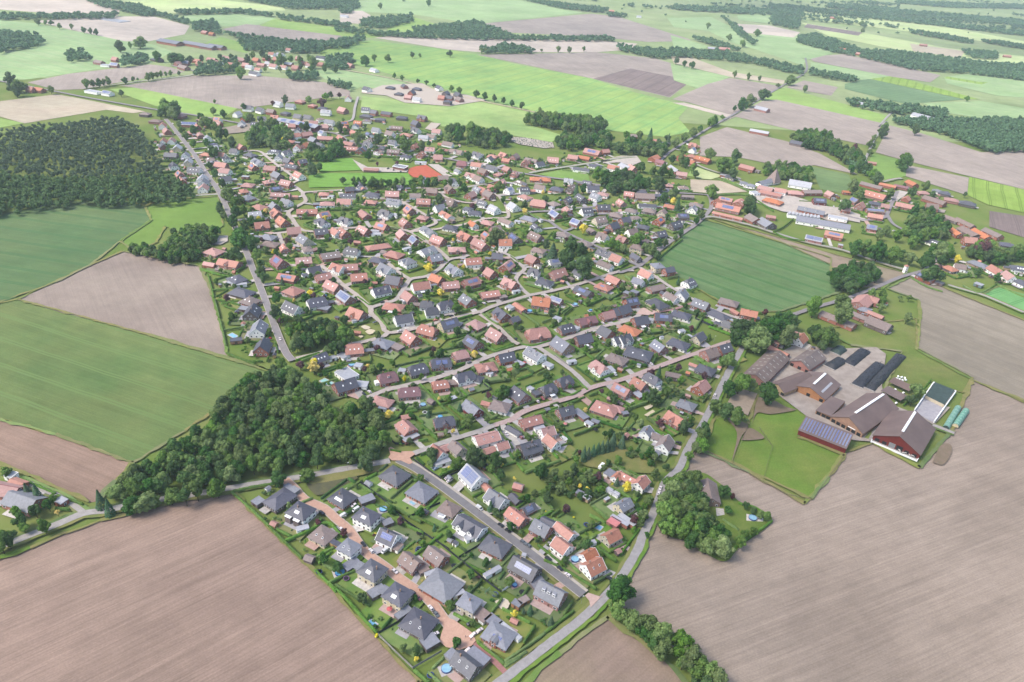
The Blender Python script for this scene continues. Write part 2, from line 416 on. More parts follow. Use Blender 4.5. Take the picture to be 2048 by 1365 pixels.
(29,-93.2,1019.3,-41,'Ggw',9.1,6.5,'-'),
(29,-244.8,1079.7,93,'Dgr',11.7,10.4,'-'),
(29,-46.3,1037,-32,'Dgw',14.3,10.4,'-'),
(29,-57.2,1021.3,-42,'Bgr',14.3,10.4,'-'),
(29,-24.4,1038.7,-43,'Rgr',11.7,10.4,'-'),
(30,-71.8,1097,-33,'Dgw',14.3,11.7,'z'),
(30,-49.1,1102.4,-13,'Rhr',14.3,11.7,'-'),
(30,-32.5,1106.7,-44,'Rgr',13,10.4,'z'),
(30,-15.5,1103.4,63,'Bgr',14.3,11.7,'-'),
(30,9.9,1091.5,-26,'Bgr',19.5,11.7,'z'),
(30,0.8,1075.2,82,'Rgr',11.7,10.4,'-'),
(30,42.2,1095.7,-3,'Rgr',16.9,13,'V'),
(30,73.5,1121.4,-14,'Rgr',15.6,11.7,'-'),
(30,90.7,1125.6,-21,'Ogr',18.2,10.4,'-'),
(30,105.6,1159.6,-28,'Rgr',26,16.9,'s'),
(30,83.7,1065.4,-13,'Dgw',23.4,9.1,'-'),
(30,105.8,1091.1,-20,'Dhw',16.9,11.7,'-'),
(30,23.7,1007.9,3,'Ohr',28.6,13,'z'),
(31,280.2,1163.1,-40,'Ogr',24.7,13,'v'),
(31,265.8,1179.2,-23,'Rhr',14.3,11.7,'-'),
(31,202.3,1152.3,57,'Ogr',19.5,13,'-'),
(31,208.5,1130.3,-38,'Mgr',14.3,9.1,'-'),
(31,150.7,1094,-57,'Sgw',20.8,13,'-'),
(31,159.7,1085.1,-58,'Rgr',14.3,11.7,'-'),
(31,132.2,1082.4,-20,'Ogw',16.9,10.4,'-'),
(31,225.3,1100.4,-73,'Sgr',26,9.1,'-'),
(31,231.9,1073.2,-14,'Rgr',15.6,9.1,'-'),
(31,213.2,1253.5,-16,'Rgr',11.7,9.1,'-'),
(31,185.7,1282.9,-16,'Bhr',18.2,11.7,'-'),
(32,305.5,1082.5,-28,'Dhc',13,11.7,'-'),
(32,320.1,1057.3,-21,'Ghw',10.4,9.1,'-'),
(32,328.4,1047.5,-21,'Ghw',11.7,10.4,'-'),
(32,343.7,1134.4,-40,'Rgr',23.4,13,'-'),
(32,386,1027.5,-3,'Rhr',20.8,14.3,'-'),
(32,412,1034.9,12,'Bgr',28.6,10.4,'-'),
(32,435.7,1027.3,-66,'Rgr',13,10.4,'-'),
(32,466.8,1049.5,-3,'Obr',10.4,7.8,'-'),
(32,409.3,994.2,-3,'Dgd',16.9,11.7,'s'),
(32,347.8,1016.1,-27,'Rfr',31.2,15.6,'-'),
(32,342.8,983.3,-37,'Ohr',24.7,15.6,'-'),
(32,326.1,1016.2,-70,'Sfw',11.7,10.4,'-'),
(32,435.2,964.6,-13,'Rgr',11.7,7.8,'-'),
(32,404.7,1066.1,-22,'Sgw',31.2,19.5,'-'),
(32,345.7,1033.5,-38,'Rgr',20.8,11.7,'-'),
(32,365.1,1028.1,-21,'Rgw',15.6,10.4,'-'),
(33,271.9,940.2,-25,'Rgr',31.2,15.6,'s'),
(33,291.9,964.2,60,'Rgr',18.2,14.3,'d'),
(33,260.1,960.5,55,'Ogr',11.7,10.4,'-'),
(33,275.8,974,-26,'Rgr',18.2,10.4,'s'),
(33,264.9,911.6,-28,'Obr',39,7.8,'-'),
(33,296,904.5,-67,'Bgr',18.2,15.6,'-'),
(33,309.4,891.7,-67,'Ggk',20.8,16.9,'-'),
(33,322.9,920.3,-12,'Rbr',11.7,9.1,'-'),
(33,386.5,868,-25,'Ogr',20.8,13,'s'),
(33,356.1,849.5,-24,'Sgr',19.5,11.7,'S'),
(33,384.2,836.6,-18,'Sfr',5.2,5.2,'-'),
(33,384.8,951.7,-27,'Ggr',33.8,11.7,'D'),
(33,385.5,906.3,-19,'Ggw',65,15.6,'-'),
(33,414.4,934.2,-20,'Sfw',23.4,10.4,'-'),
(33,354.9,934.7,-19,'Sfw',11.7,9.1,'-'),
(34,503.6,1037.6,-41,'Rgr',28.6,16.9,'V'),
(34,516.6,1084.7,-42,'Bgr',31.2,10.4,'-'),
(34,545.6,1096.1,-31,'Obr',23.4,10.4,'-'),
(34,462.5,984.5,54,'Ogr',14.3,11.7,'-'),
(34,477.9,971.7,-3,'Bgr',23.4,9.1,'S'),
(34,461.8,1004.3,-67,'Bgr',11.7,10.4,'S'),
(34,490.7,1003.9,-21,'Dhk',15.6,11.7,'-'),
(34,468.5,947.7,-20,'Ogr',18.2,11.7,'-'),
(34,498.6,990,-21,'Rgr',10.4,9.1,'-'),
(34,530.1,1000,-29,'Rgr',23.4,13,'-'),
(34,545.2,1031,53,'Rgr',13,10.4,'-'),
(34,588.2,1110.9,-74,'Ogr',18.2,11.7,'-'),
(34,565,1094,-32,'Mbr',19.5,9.1,'-'),
(34,588.1,1070.3,-3,'Rhr',15.6,11.7,'-'),
(34,445.9,901.5,-19,'Ggr',11.7,9.1,'s'),
(35,586.9,1033.9,-53,'Bgr',31.2,13,'-'),
(35,568.7,1002.4,-14,'Bgr',15.6,11.7,'-'),
(35,616.9,1044.9,-23,'Rhr',18.2,13,'-'),
(35,620.9,1075.2,-32,'Dhk',15.6,11.7,'-'),
(35,614.3,1084,-32,'Ghw',13,10.4,'-'),
(35,634.5,1033.3,-31,'Dhk',20.8,14.3,'-'),
(35,577.6,961.5,-58,'Bbk',20.8,11.7,'-'),
(35,587,945.8,-71,'Bgr',28.6,10.4,'-'),
(35,556.5,909.9,-87,'Ogr',26,10.4,'-'),
(35,576.9,913.1,-77,'Bbk',28.6,16.9,'-'),
(35,588.3,906.6,-81,'Ogr',28.6,11.7,'-'),
(35,606.6,913.1,-72,'Bgr',26,11.7,'-'),
(35,558.7,877.4,-3,'Ogr',15.6,11.7,'-'),
(36,512.2,865.7,-53,'Dhw',19.5,15.6,'V'),
(36,605.8,876.8,-20,'Dhk',15.6,11.7,'-'),
(36,570.4,834.6,-3,'Ohr',10.4,10.4,'-'),
(36,491.8,786.7,-64,'Ohk',14.3,11.7,'-'),
(36,504.4,791,-18,'Bgw',11.7,10.4,'-'),
(36,534.2,805.6,-58,'Ghb',22.1,13,'-'),
(36,543.2,787.4,-77,'Rgw',16.9,11.7,'-'),
(36,549.7,771.4,-86,'Rgw',15.6,11.7,'-'),
(36,578.7,801.3,-18,'Dhw',18.2,13,'V'),
(36,558,761.1,-66,'Dhw',14.3,11.7,'-'),
(36,449.3,755,-61,'Dgr',18.2,9.1,'S'),
(37,351.3,681,51,'Rgr',24.7,16.9,'-'),
(37,364.2,686.6,-43,'Rgr',11.7,9.1,'-'),
(37,348.3,665.1,-42,'Ghr',10.4,10.4,'-'),
(37,354.8,656,-47,'Obr',16.9,7.8,'-'),
(37,312.1,638.7,-45,'Bbr',33.8,11.7,'-'),
(37,339.3,648.2,-46,'Bbr',20.8,9.1,'-'),
(37,350,633.9,-46,'Bgk',21.9,15.4,'-'),
(37,236.5,588.4,-40,'Rgr',13.6,8.6,'-'),
(37,261.1,591.9,51,'Ogw',13.6,11.1,'-'),
(37,260.2,604.9,-26,'Rbr',11.3,7.5,'-'),
(37,235.5,568.3,-46,'Obr',17.9,7.2,'-'),
(38,-299.8,332,-8,'Rgr',18.4,11.2,'-'),
(38,-284.1,324,-16,'Ggr',20.4,13.3,'-'),
(38,-297.3,338.8,-18,'Obr',10.2,7.1,'-'),
(38,-305.7,346,-13,'Sfw',6.1,5.1,'-'),
(38,-263.3,326.6,-23,'Sfr',6.1,5.1,'-'),
(39,-317.8,1493.9,-37,'Dgw',15.6,11.7,'-'),
(39,-278.6,1528.5,-17,'Dhk',16.9,11.7,'-'),
(39,-252.6,1544.1,-60,'Dgr',14.3,11.7,'-'),
(39,-226.2,1534.6,-17,'Dhk',16.9,11.7,'-'),
(39,-252.8,1477.4,-17,'Dhk',15.6,11.7,'-'),
(39,-229.9,1491.1,70,'Dgr',13,11.7,'-'),
(39,-230.1,1449.4,-16,'Rgr',14.3,10.4,'-'),
(39,-211.8,1435.8,-16,'Sgw',15.6,10.4,'-'),
(39,-183.4,1550.8,-50,'Dgw',14.3,11.7,'-'),
(39,-164.3,1504.8,68,'Dgk',14.3,11.7,'-'),
(39,-153.7,1469.4,-17,'Dgr',14.3,11.7,'-'),
(39,-140.1,1500,-50,'Dgk',15.6,11.7,'-'),
(39,-152.7,1430.7,-16,'Dvk',14.3,11.7,'-'),
(39,-133,1460.9,-49,'Bgr',14.3,11.7,'-'),
(39,-168.1,1464.8,-17,'Rgr',13,10.4,'-'),
(40,-887.1,1573.5,-22,'Bgr',20.8,13,'-'),
(40,-871.9,1610.1,-22,'Rgr',14.3,11.7,'-'),
(40,-846.6,1555.9,-4,'Sgr',15.6,10.4,'S'),
(40,-864,1555,-4,'Sfw',18.2,10.4,'-'),
(40,-806.2,1647.1,-23,'Dhk',15.6,11.7,'-'),
(40,-792.8,1642.2,-41,'Dgk',14.3,11.7,'-'),
(40,-715.9,1581.2,-34,'Bgr',26,14.3,'-'),
(40,-730.8,1625.3,-5,'Ggr',15.6,11.7,'S'),
(40,-723,1659.7,-17,'Rgr',23.4,11.7,'-'),
(40,-696.2,1681.2,-17,'Rgr',20.8,13,'-'),
(40,-674,1712.1,-24,'Rgr',26,13,'-'),
(40,-640.6,1703.7,-30,'Rgr',31.2,15.6,'-'),
(40,-607.4,1706.1,-25,'Ogr',15.6,11.7,'-'),
(40,-581.9,1663.2,-17,'Rgr',18.2,11.7,'-'),
(40,-553,1653.9,-17,'Rgw',16.9,11.7,'-'),
(40,-581.9,1796.2,-19,'Sgw',18.2,11.7,'-'),
(40,-531.6,1693.4,-18,'Sgr',18.2,11.7,'-'),
(40,-503.7,1715,-18,'Ogr',18.2,11.7,'-'),
(40,-470.1,1717.5,-18,'Rgr',20.8,13,'-'),
(40,-484.9,1789.5,-19,'Dgw',23.4,13,'-'),
(40,-580.4,1858.1,-19,'Rgw',13,10.4,'-'),
(40,-565.7,1571.2,-23,'Dgw',20.8,14.3,'-'),
(40,-741.1,1611.1,67,'Rgr',13,10.4,'-'),
(40,-848.7,2029.8,-27,'Ogr',18.2,13,'-'),
(40,-823.7,2011,-27,'Ogr',15.6,10.4,'-'),
(40,-741.7,1322.3,-19,'Sgw',18.2,13,'S'),
(40,-771.5,1329.4,-19,'Sfw',28.6,11.7,'-'),
(40,-869.3,1308.5,-19,'Rgr',14.3,10.4,'-'),
(40,-856.8,1312.7,-19,'Ogr',18.2,11.7,'-'),
(40,-608.1,1642.7,-17,'Rgr',15.6,11.7,'-'),
(40,-593.5,1733.8,-18,'Rgr',15.6,11.7,'-'),
(40,-504.7,1652.2,-18,'Rgr',15.6,11.7,'-'),
(40,-669.3,1649.6,-17,'Rgw',15.6,11.7,'-'),
(40,-640.2,1640.4,-17,'Rgr',15.6,11.7,'-'),
(40,-595.5,1627.4,-17,'Sgw',15.6,11.7,'-'),
(40,-570.7,1607.4,-17,'Rgw',13,10.4,'-'),
(40,-571.7,1677.6,-18,'Sgw',14.3,10.4,'-'),
(40,-570,1732.2,-18,'Rgr',15.6,11.7,'-'),
(40,-530.5,1652.4,-17,'Rgw',15.6,10.4,'-'),
(40,-528.1,1760.4,-18,'Rgr',14.3,10.4,'-'),
(40,-485.6,1690.3,-18,'Rgw',14.3,10.4,'-'),
(40,-700.6,1626.9,-17,'Rgr',15.6,10.4,'-'),
(40,-599.5,1788.9,-18,'Rgw',14.3,10.4,'-'),
(41,-600.2,2517.9,-7,'Sgw',23.4,11.7,'-'),
(41,141.6,3253.8,-9,'Rgr',31.2,15.6,'-'),
(41,302.6,3202.4,-9,'Ogr',20.8,13,'-'),
(41,396.5,3073.3,-9,'Sgw',18.2,11.7,'-'),
(41,-343.5,1693.2,-40,'Sgw',19.5,11.7,'-'),
(41,-402.8,1722.5,-40,'Rgr',16.9,11.7,'-'),
(41,536.8,2372,-7,'Sgr',26,13,'-'),
(41,574,2378.7,-7,'Rgr',31.2,15.6,'-'),
(41,990,2546.2,-32,'Ogr',23.4,15.6,'-'),
(41,1011.8,2479.6,-32,'Ogr',19.5,13,'-'),
(41,1075.5,2458.6,-32,'Rgr',23.4,13,'-'),
(41,730.2,1692.5,-44,'Sgr',19.5,13,'-'),
(41,1136.5,2452.6,-32,'Rgr',18.2,11.7,'-'),
(41,1515.8,3155.3,-10,'Rgr',23.4,13,'-'),
(41,1577.4,3129.8,-10,'Rgr',23.4,13,'-'),
(41,1364.3,2808.7,-9,'Rgr',23.4,13,'-'),
(41,1733.4,3078.9,-9,'Rgr',23.4,13,'-'),
(41,1581.3,2667.9,-8,'Ogr',23.4,13,'-'),
(41,1717.3,3813.9,-12,'Rgr',23.4,13,'-'),
(41,1297.3,3544.7,-11,'Rgr',23.4,13,'-'),
(42,471.8,1308.9,-35,'Dgk',20.8,13,'-'),
(42,536.8,1242.5,-62,'Rgr',13,10.4,'-'),
(42,568.5,1217.3,-16,'Rbr',14.3,7.8,'-'),
(42,555.3,1242.4,-63,'Dgw',11.7,10.4,'-'),
(42,478,1567.3,-47,'Sgr',28.6,15.6,'-'),
(42,423.1,1372.4,-27,'Sgr',33.8,10.4,'-'),
(42,828.4,1593.2,-54,'Sgw',62.4,16.9,'-'),
(26,-402.6,1215.3,-32,'Bhw',11.6,10.5,'v'),
(28,-249.3,1169.1,-46,'Dkw',12,9.8,'s'),
(27,-320.6,1159.7,-45,'Sgw',11.5,9.7,'s'),
(30,-27.2,1081.1,-20,'Rgr',11.6,9.4,'-'),
(26,-418.3,1232.7,5,'Ogr',12.5,10.4,'d'),
(10,64.4,701.4,128,'Dgw',11.1,10.6,'-'),
(31,272.9,1213.6,61,'Sgw',11.1,10.2,'s'),
(30,-52.3,1082.1,68,'Dgw',11.1,10.8,'-'),
(26,-348.8,1214.3,7,'Rgr',13.7,9.5,'-'),
(13,-244.6,711.6,-63,'Rkr',11.3,9.6,'v'),
(25,-341.6,1043.6,221,'Dkw',12.8,10.9,'z'),
(27,-239.6,1113.5,-18,'Dgw',12.1,10.9,'z'),
(24,-509.5,1117.1,125,'Rhr',14.4,10.6,'d'),
(27,-205.4,1133.8,-15,'Dgw',11.6,10.2,'d'),
(26,-482.8,1239,72,'Sgw',13.3,10.1,'-'),
(28,-301.4,1222.3,-139,'Ogr',13.7,9.8,'s'),
(13,-306.2,800.9,212,'Sgw',14,9.4,'v'),
(16,-162.1,934.6,96,'Dhk',11.2,10.9,'v'),
(16,-211.1,926.4,-66,'Dkw',12.2,9.4,'V'),
(21,57.5,886.4,116,'Rkr',11.7,9.9,'d'),
(25,-446.8,1041.1,214,'Sgw',12.9,9.8,'-'),
(20,-39.4,954.9,148,'Rgr',13.9,9.6,'-'),
(17,-100.2,862.6,219,'Ggw',12.6,10.9,'-'),
(24,-510.4,1142.4,125,'Rgr',11.1,10.4,'V'),
(20,-30.8,977.7,57,'Rgr',14.2,10.8,'z'),
(25,-498.9,1194.1,-17,'Rgw',11.3,10.3,'s'),
(29,-35.2,1018,56,'Rhr',13.5,9.3,'v'),
(16,-91.8,966.5,106,'Dgw',12.8,9.4,'-'),
(28,-274,1173.9,-46,'Rgr',13.4,9.4,'-'),
(21,118.7,802.1,137,'Rgr',11.9,9.8,'z'),
(29,-168.1,1123.1,62,'Rkr',12.9,9.5,'-'),
(13,-346.1,878.8,122,'Rhr',12.6,9.1,'-'),
(31,246.7,1163.3,29,'Ogr',14,10.6,'-'),
(26,-434.2,1182.6,7,'Dkw',13.4,10.3,'V'),
(29,-13.1,1018.6,73,'Rkr',11.2,10.8,'d'),
(16,-220.7,907.3,-161,'Dgr',11.1,9.6,'-'),
(14,-229.7,813.5,45,'Rgw',13.5,10.1,'s'),
(24,-465.1,951.7,124,'Dkw',14.2,11,'z'),
(24,-473.5,1088.6,120,'Sgw',11,10.2,'d'),
(23,142.7,881,26,'Bhw',13.4,10.1,'-'),
(26,-455.8,1182.4,97,'Sgw',11.3,10.7,'-'),
(16,-109.2,979.3,17,'Bgr',13.7,9.9,'-'),
(14,-222.5,716.3,-62,'Bhw',12.7,9.5,'-'),
(20,-18.1,948.9,57,'Sgw',11.5,10.6,'s'),
(26,-436.3,1221.9,7,'Dgw',12.7,9.7,'d'),
(13,-309.7,889,216,'Dgr',14.3,9.4,'s'),
(25,-432.5,993.5,119,'Bhw',11.5,10.9,'V'),
(23,163.2,984.7,-1,'Dhk',12.8,9.7,'-'),
(21,-28,807.4,215,'Bgr',12.4,10.5,'z'),
(26,-379.4,1212.9,-35,'Sgw',12,9.2,'d'),
(25,-414.4,1034.3,177,'Dkw',11.9,9.1,'-'),
(24,-431.4,896.7,126,'Rgr',13.3,9.2,'z'),
(20,63.1,1004.2,-11,'Sgw',12.1,10.4,'z'),
(28,-292,1195.6,-49,'Ogr',12.1,10.1,'V'),
(20,88.8,1001.6,-15,'Dgr',12.4,9.9,'V'),
(29,-153.8,1080.6,72,'Ogr',12.6,10.5,'d'),
(24,-380.6,912.2,213,'Dgw',12.8,11,'-'),
(23,129.4,928.8,117,'Rgr',12.4,9.4,'v'),
(25,-411.5,998,125,'Dkw',11.3,10.3,'z'),
(26,-326.9,1198.3,6,'Rkr',13.1,10,'-'),
(23,143.3,965.5,-10,'Rgr',13.4,10.2,'V'),
(26,-345.8,1247,-138,'Bhw',12.4,9,'-'),
(23,225.3,1016.1,5,'Bhw',13.4,10,'d'),
(25,-489.6,1170.9,-17,'Rgr',12.6,10.9,'V'),
(31,258.8,1139.1,-60,'Ogr',12.1,10.1,'-'),
(28,-280.6,1235.1,-8,'Ogr',13.1,9.7,'V'),
(31,278.4,1243,155,'Rkr',13.1,9.8,'z'),
(25,-518.5,1188,-19,'Rgr',12.7,10.2,'s'),
(23,222,923.3,-113,'Ggw',12.5,11,'z'),
(20,-49.9,890.7,-21,'Dgw',11.4,9.4,'V'),
(27,-207.7,1157.8,74,'Ggw',12.6,9.6,'v'),
(24,-489.7,1101.6,123,'Rkr',12.2,10.2,'d'),
(29,-217.8,1084.9,-25,'Bhw',11.6,9.2,'z'),
(31,233.8,1249,149,'Dhk',13,10.7,'-'),
(25,-455.6,1062.1,212,'Dhk',12.8,10.7,'s'),
(13,-327.4,917.7,219,'Rhr',13.5,10.4,'d'),
(16,-66.4,918.5,58,'Rgr',13.5,10.7,'-'),
(28,-242.2,1145.5,-13,'Bhw',11.7,9.9,'z'),
(26,-461.1,1213.7,71,'Ogr',13.1,9.7,'-'),
(28,-270.3,1257.7,0,'Bhw',13.9,9.1,'s'),
(27,-188.6,1148.1,-29,'Dhk',12,9.9,'s'),
(16,-133.6,964.3,92,'Ggw',12.5,9.6,'v'),
(23,186.2,973.6,2,'Dhk',13.1,10.2,'s'),
(29,-124.6,1119.7,-12,'Rhr',13.7,9.2,'V'),
(26,-376.9,1190.2,6,'Rkr',11.3,9.3,'-'),
(22,18.8,821.5,117,'Dkw',12,10.1,'V'),
(10,65.9,728.3,128,'Bhw',13.1,10.9,'s'),
(30,22.5,1075,38,'Dkw',14.1,9.7,'-'),
(30,126.2,1168.2,28,'Rgr',12.7,9.9,'-'),
(25,-365.4,971.1,133,'Rgr',12.4,10.2,'s'),
(25,-308.9,1007,220,'Dgr',11,9.5,'d'),
(24,-442.7,918.6,126,'Ogr',12.5,10,'s'),
(23,204.4,1020.8,-1,'Rhr',13,10.2,'d'),
(27,-359.6,1162.7,99,'Dgw',13.8,10,'v'),
(20,-4.9,989.3,144,'Bhw',13,9.1,'V'),
(10,17.7,695.2,161,'Dkw',11.7,10.9,'z'),
(21,-36.6,784.6,123,'Rgr',12.1,9.9,'s'),
(29,-215.1,1107.2,77,'Dhk',11.5,9.3,'-'),
(27,-285.9,1135.7,-47,'Rgr',13.9,10.1,'d'),
(22,38.6,725.1,206,'Ggw',11.6,10.6,'s'),
(23,170.6,872,-123,'Ogr',13.9,10.9,'s'),
(24,-516.1,1034.2,127,'Dgr',11.3,10.6,'d')]
SHEDS=[(-105.6,296.1,-19,'Bbk',5.2,4.2),
(-149,338.6,-34,'Gfk',6.3,6.3),
(-133.4,352.2,-38,'Gfk',8.4,4.2),
(-116,318.8,28,'Sfw',7.4,4.2),
(-83.7,347.2,35,'Gfk',9.5,6.3),
(-67.2,328.5,34,'Gfk',6.3,5.2),
(-58.7,309.7,-26,'Bfw',6.3,6.3),
(10.7,368.7,-16,'Rbr',6.3,5.2),
(50.8,366.5,-31,'Gfk',5.2,4.2),
(54.5,363.3,-38,'Sfy',6.3,4.2),
(9,356.6,-52,'Dgk',8.4,5.2),
(-35.8,338.3,-21,'Sfw',4.2,3.2),
(-13.4,387.1,-17,'Gfy',5.2,4.2),
(15.6,309.8,-15,'Sfw',2.6,2.6),
(29.9,337.1,-29,'Dgk',9.5,7.4),
(79.3,344.8,-44,'Sfr',12.6,4.2),
(70.8,342.1,-37,'Pfr',7.4,6.3),
(56.4,323.6,24,'Sfw',4.2,3.2),
(70.4,371.7,-39,'Sfw',4.2,3.2),
(74.5,368.4,-39,'Sfw',4.2,3.2),
(-17.3,320.2,32,'Sfw',5.2,4.2),
(-81.3,293.8,46,'Gfk',9.5,6.3),
(-63.6,276.3,43,'Gfk',9.5,6.3),
(-47.2,263.5,47,'Gfk',9.5,4.2),
(-31.1,247.1,40,'Gfk',8.4,7.4),
(-6.1,265.9,-39,'Bfw',9.5,7.4),
(0.5,262.2,-39,'Gfk',8.4,6.3),
(-6.5,239.5,-37,'Gfb',11.6,8.4),
(-41,293.8,37,'Bfk',6.3,5.2),
(9.4,256.8,-41,'Sfw',14.7,3.2),
(-19.6,278.6,32,'Sfw',7.4,3.2),
(-35.8,291.9,33,'Sfw',8.4,3.2),
(-2,295.7,41,'Sfw',11.6,3.2),
(12.5,274.7,-32,'Gfo',5.2,4.2),
(16,277.2,37,'Bfo',6.3,4.2),
(23.7,290.1,34,'Gfk',8.4,6.3),
(-67.3,413,45,'Sfr',12.6,8.4),
(-41.4,388.4,33,'Sfw',11.6,6.3),
(-41.1,402.3,36,'Rgr',8.4,6.3),
(-13.6,387.1,-36,'Gfo',6.3,4.2),
(-42,463.2,39,'Sfr',6.3,4.2),
(-57.6,457.2,-38,'Bbk',5.2,4.2),
(7.5,520.5,-36,'Sfr',8.4,5.2),
(31.1,520.9,-37,'Sfw',8.4,6.3),
(17.2,483.9,-42,'Sfw',5.2,4.2),
(0,463.3,-34,'Sfr',6.3,5.2),
(5.4,427.7,-39,'Dgw',11.6,5.2),
(-44.7,484,16,'Bfr',8.4,7.4),
(-25.6,492.5,-19,'Dhw',8.4,8.4),
(-16.2,501.9,-28,'Sfw',5.2,4.2),
(23.2,478.9,38,'Dfk',9.5,6.3),
(55.2,454,-52,'Gfr',13.7,6.3),
(60.9,443.3,-42,'Sfw',6.3,4.2),
(65.7,446.1,-27,'Gfk',6.3,4.2),
(89.2,459.4,22,'Gfk',5.2,4.2),
(102.2,485.7,-52,'Sfr',8.4,6.3),
(83.6,521.2,-64,'Sfw',8.4,4.2),
(51,529,25,'Sfw',8.4,4.2),
(83.3,464.6,-28,'Rhr',9.5,7.4),
(118.9,499.7,-39,'Sfw',5.2,4.2),
(-113.9,473.3,-2,'Sfw',10.5,8.4),
(-137.1,512.7,-32,'Sfw',8.4,7.2),
(-121.8,499.7,-11,'Sfw',6.3,6.3),
(-91.9,444.4,-10,'Sfw',6.3,4.2),
(-73.4,435.3,24,'Rbr',6.3,4.2),
(-86,497,-11,'Sfw',6.3,5.2),
(-145.2,508.3,45,'Sfw',7.2,4.8),
(10.8,369,-23,'Bbr',6.3,5.2),
(24.2,433.6,29,'Sfw',8.4,5.2),
(73.1,387.3,-40,'Gfw',9.5,7.4),
(107.5,435.7,-43,'Sfw',8.4,5.2),
(74.6,343.8,-38,'Sfr',12.6,3.2),
(-96.2,532.6,-34,'Bfk',10.8,8.4),
(-49.7,579.5,-21,'Gfk',8.4,7.2),
(-146.7,579.7,48,'Rbr',7.2,4.8),
(-138.4,573.1,29,'Sfw',9.6,3.6),
(-138.6,650.1,9,'Rbr',6,3.6),
(-56.2,569.6,36,'Sfw',6,4.8),
(-103.2,616.6,39,'Sfw',6,4.8),
(-133.9,552.3,-2,'Obr',6,3.6),
(0.6,594.7,43,'Dgk',9.6,8.4),
(-11.7,639.5,29,'Bfk',8.4,6),
(40.3,603.2,-32,'Sfw',7.2,6),
(57,587.1,-32,'Sfw',6,6),
(-4.2,618.8,-40,'Sfw',7.2,7.2),
(56.2,691.3,-51,'Bfk',7.2,4.8),
(0.7,653.6,29,'Sfw',8.4,3.6),
(160,586.3,-52,'Sfw',6,4.8),
(213.8,641.5,-56,'Rbr',9.6,4.8),
(127.4,613.3,-13,'Sfw',7.2,6),
(134,581.4,17,'Sfw',3.6,2.4),
(154.6,595.9,25,'Sfw',6,4.8),
(112.5,666.5,-36,'Gfk',9.6,6),
(119.3,670.6,-36,'Gfk',8.4,6),
(-229.5,525.7,19,'Dfo',9.6,6),
(-271.7,628.7,-2,'Sfw',7.2,4.8),
(-261.2,627.3,21,'Sfw',10.8,4.8),
(-240.9,580.3,-11,'Gfk',10.8,7.2),
(-226,625.3,-12,'Obr',4.8,3.6),
(-173.1,591.9,-12,'Gfk',10.8,8.4),
(-149.2,835.1,-35,'Sfw',9.6,7.2),
(-160.5,773.3,10,'Sfw',10.8,7.2),
(-163.6,781.1,-3,'Sfw',9.6,6),
(-120.6,738.7,44,'Sfw',9.6,4.8),
(-175.8,746.3,-2,'Obr',7.2,4.8),
(-238.9,883.8,-3,'Sfw',7.2,6),
(-216.4,718,55,'Rbr',8.4,4.8),
(-300.6,831,-44,'Sfw',6,6),
(-305.9,665.3,-12,'Rbr',12,7.2),
(38.4,899.5,-41,'Sfw',6,6),
(24.3,852.5,50,'Sfw',4.8,4.8),
(-3.3,842.5,-16,'Sfw',7.2,6),
(-11.3,829.6,23,'Sfw',6,4.8),
(461.6,747.3,-48,'Dfk',8.4,7.2),
(506.2,750.4,-50,'Sfg',8.4,7.2),
(-211.5,1001,3,'Rbr',20.4,7.2),
(-149.8,1050.4,3,'Sfw',16.8,7.2),
(-363.9,935.4,-3,'Sfr',9.6,6)]
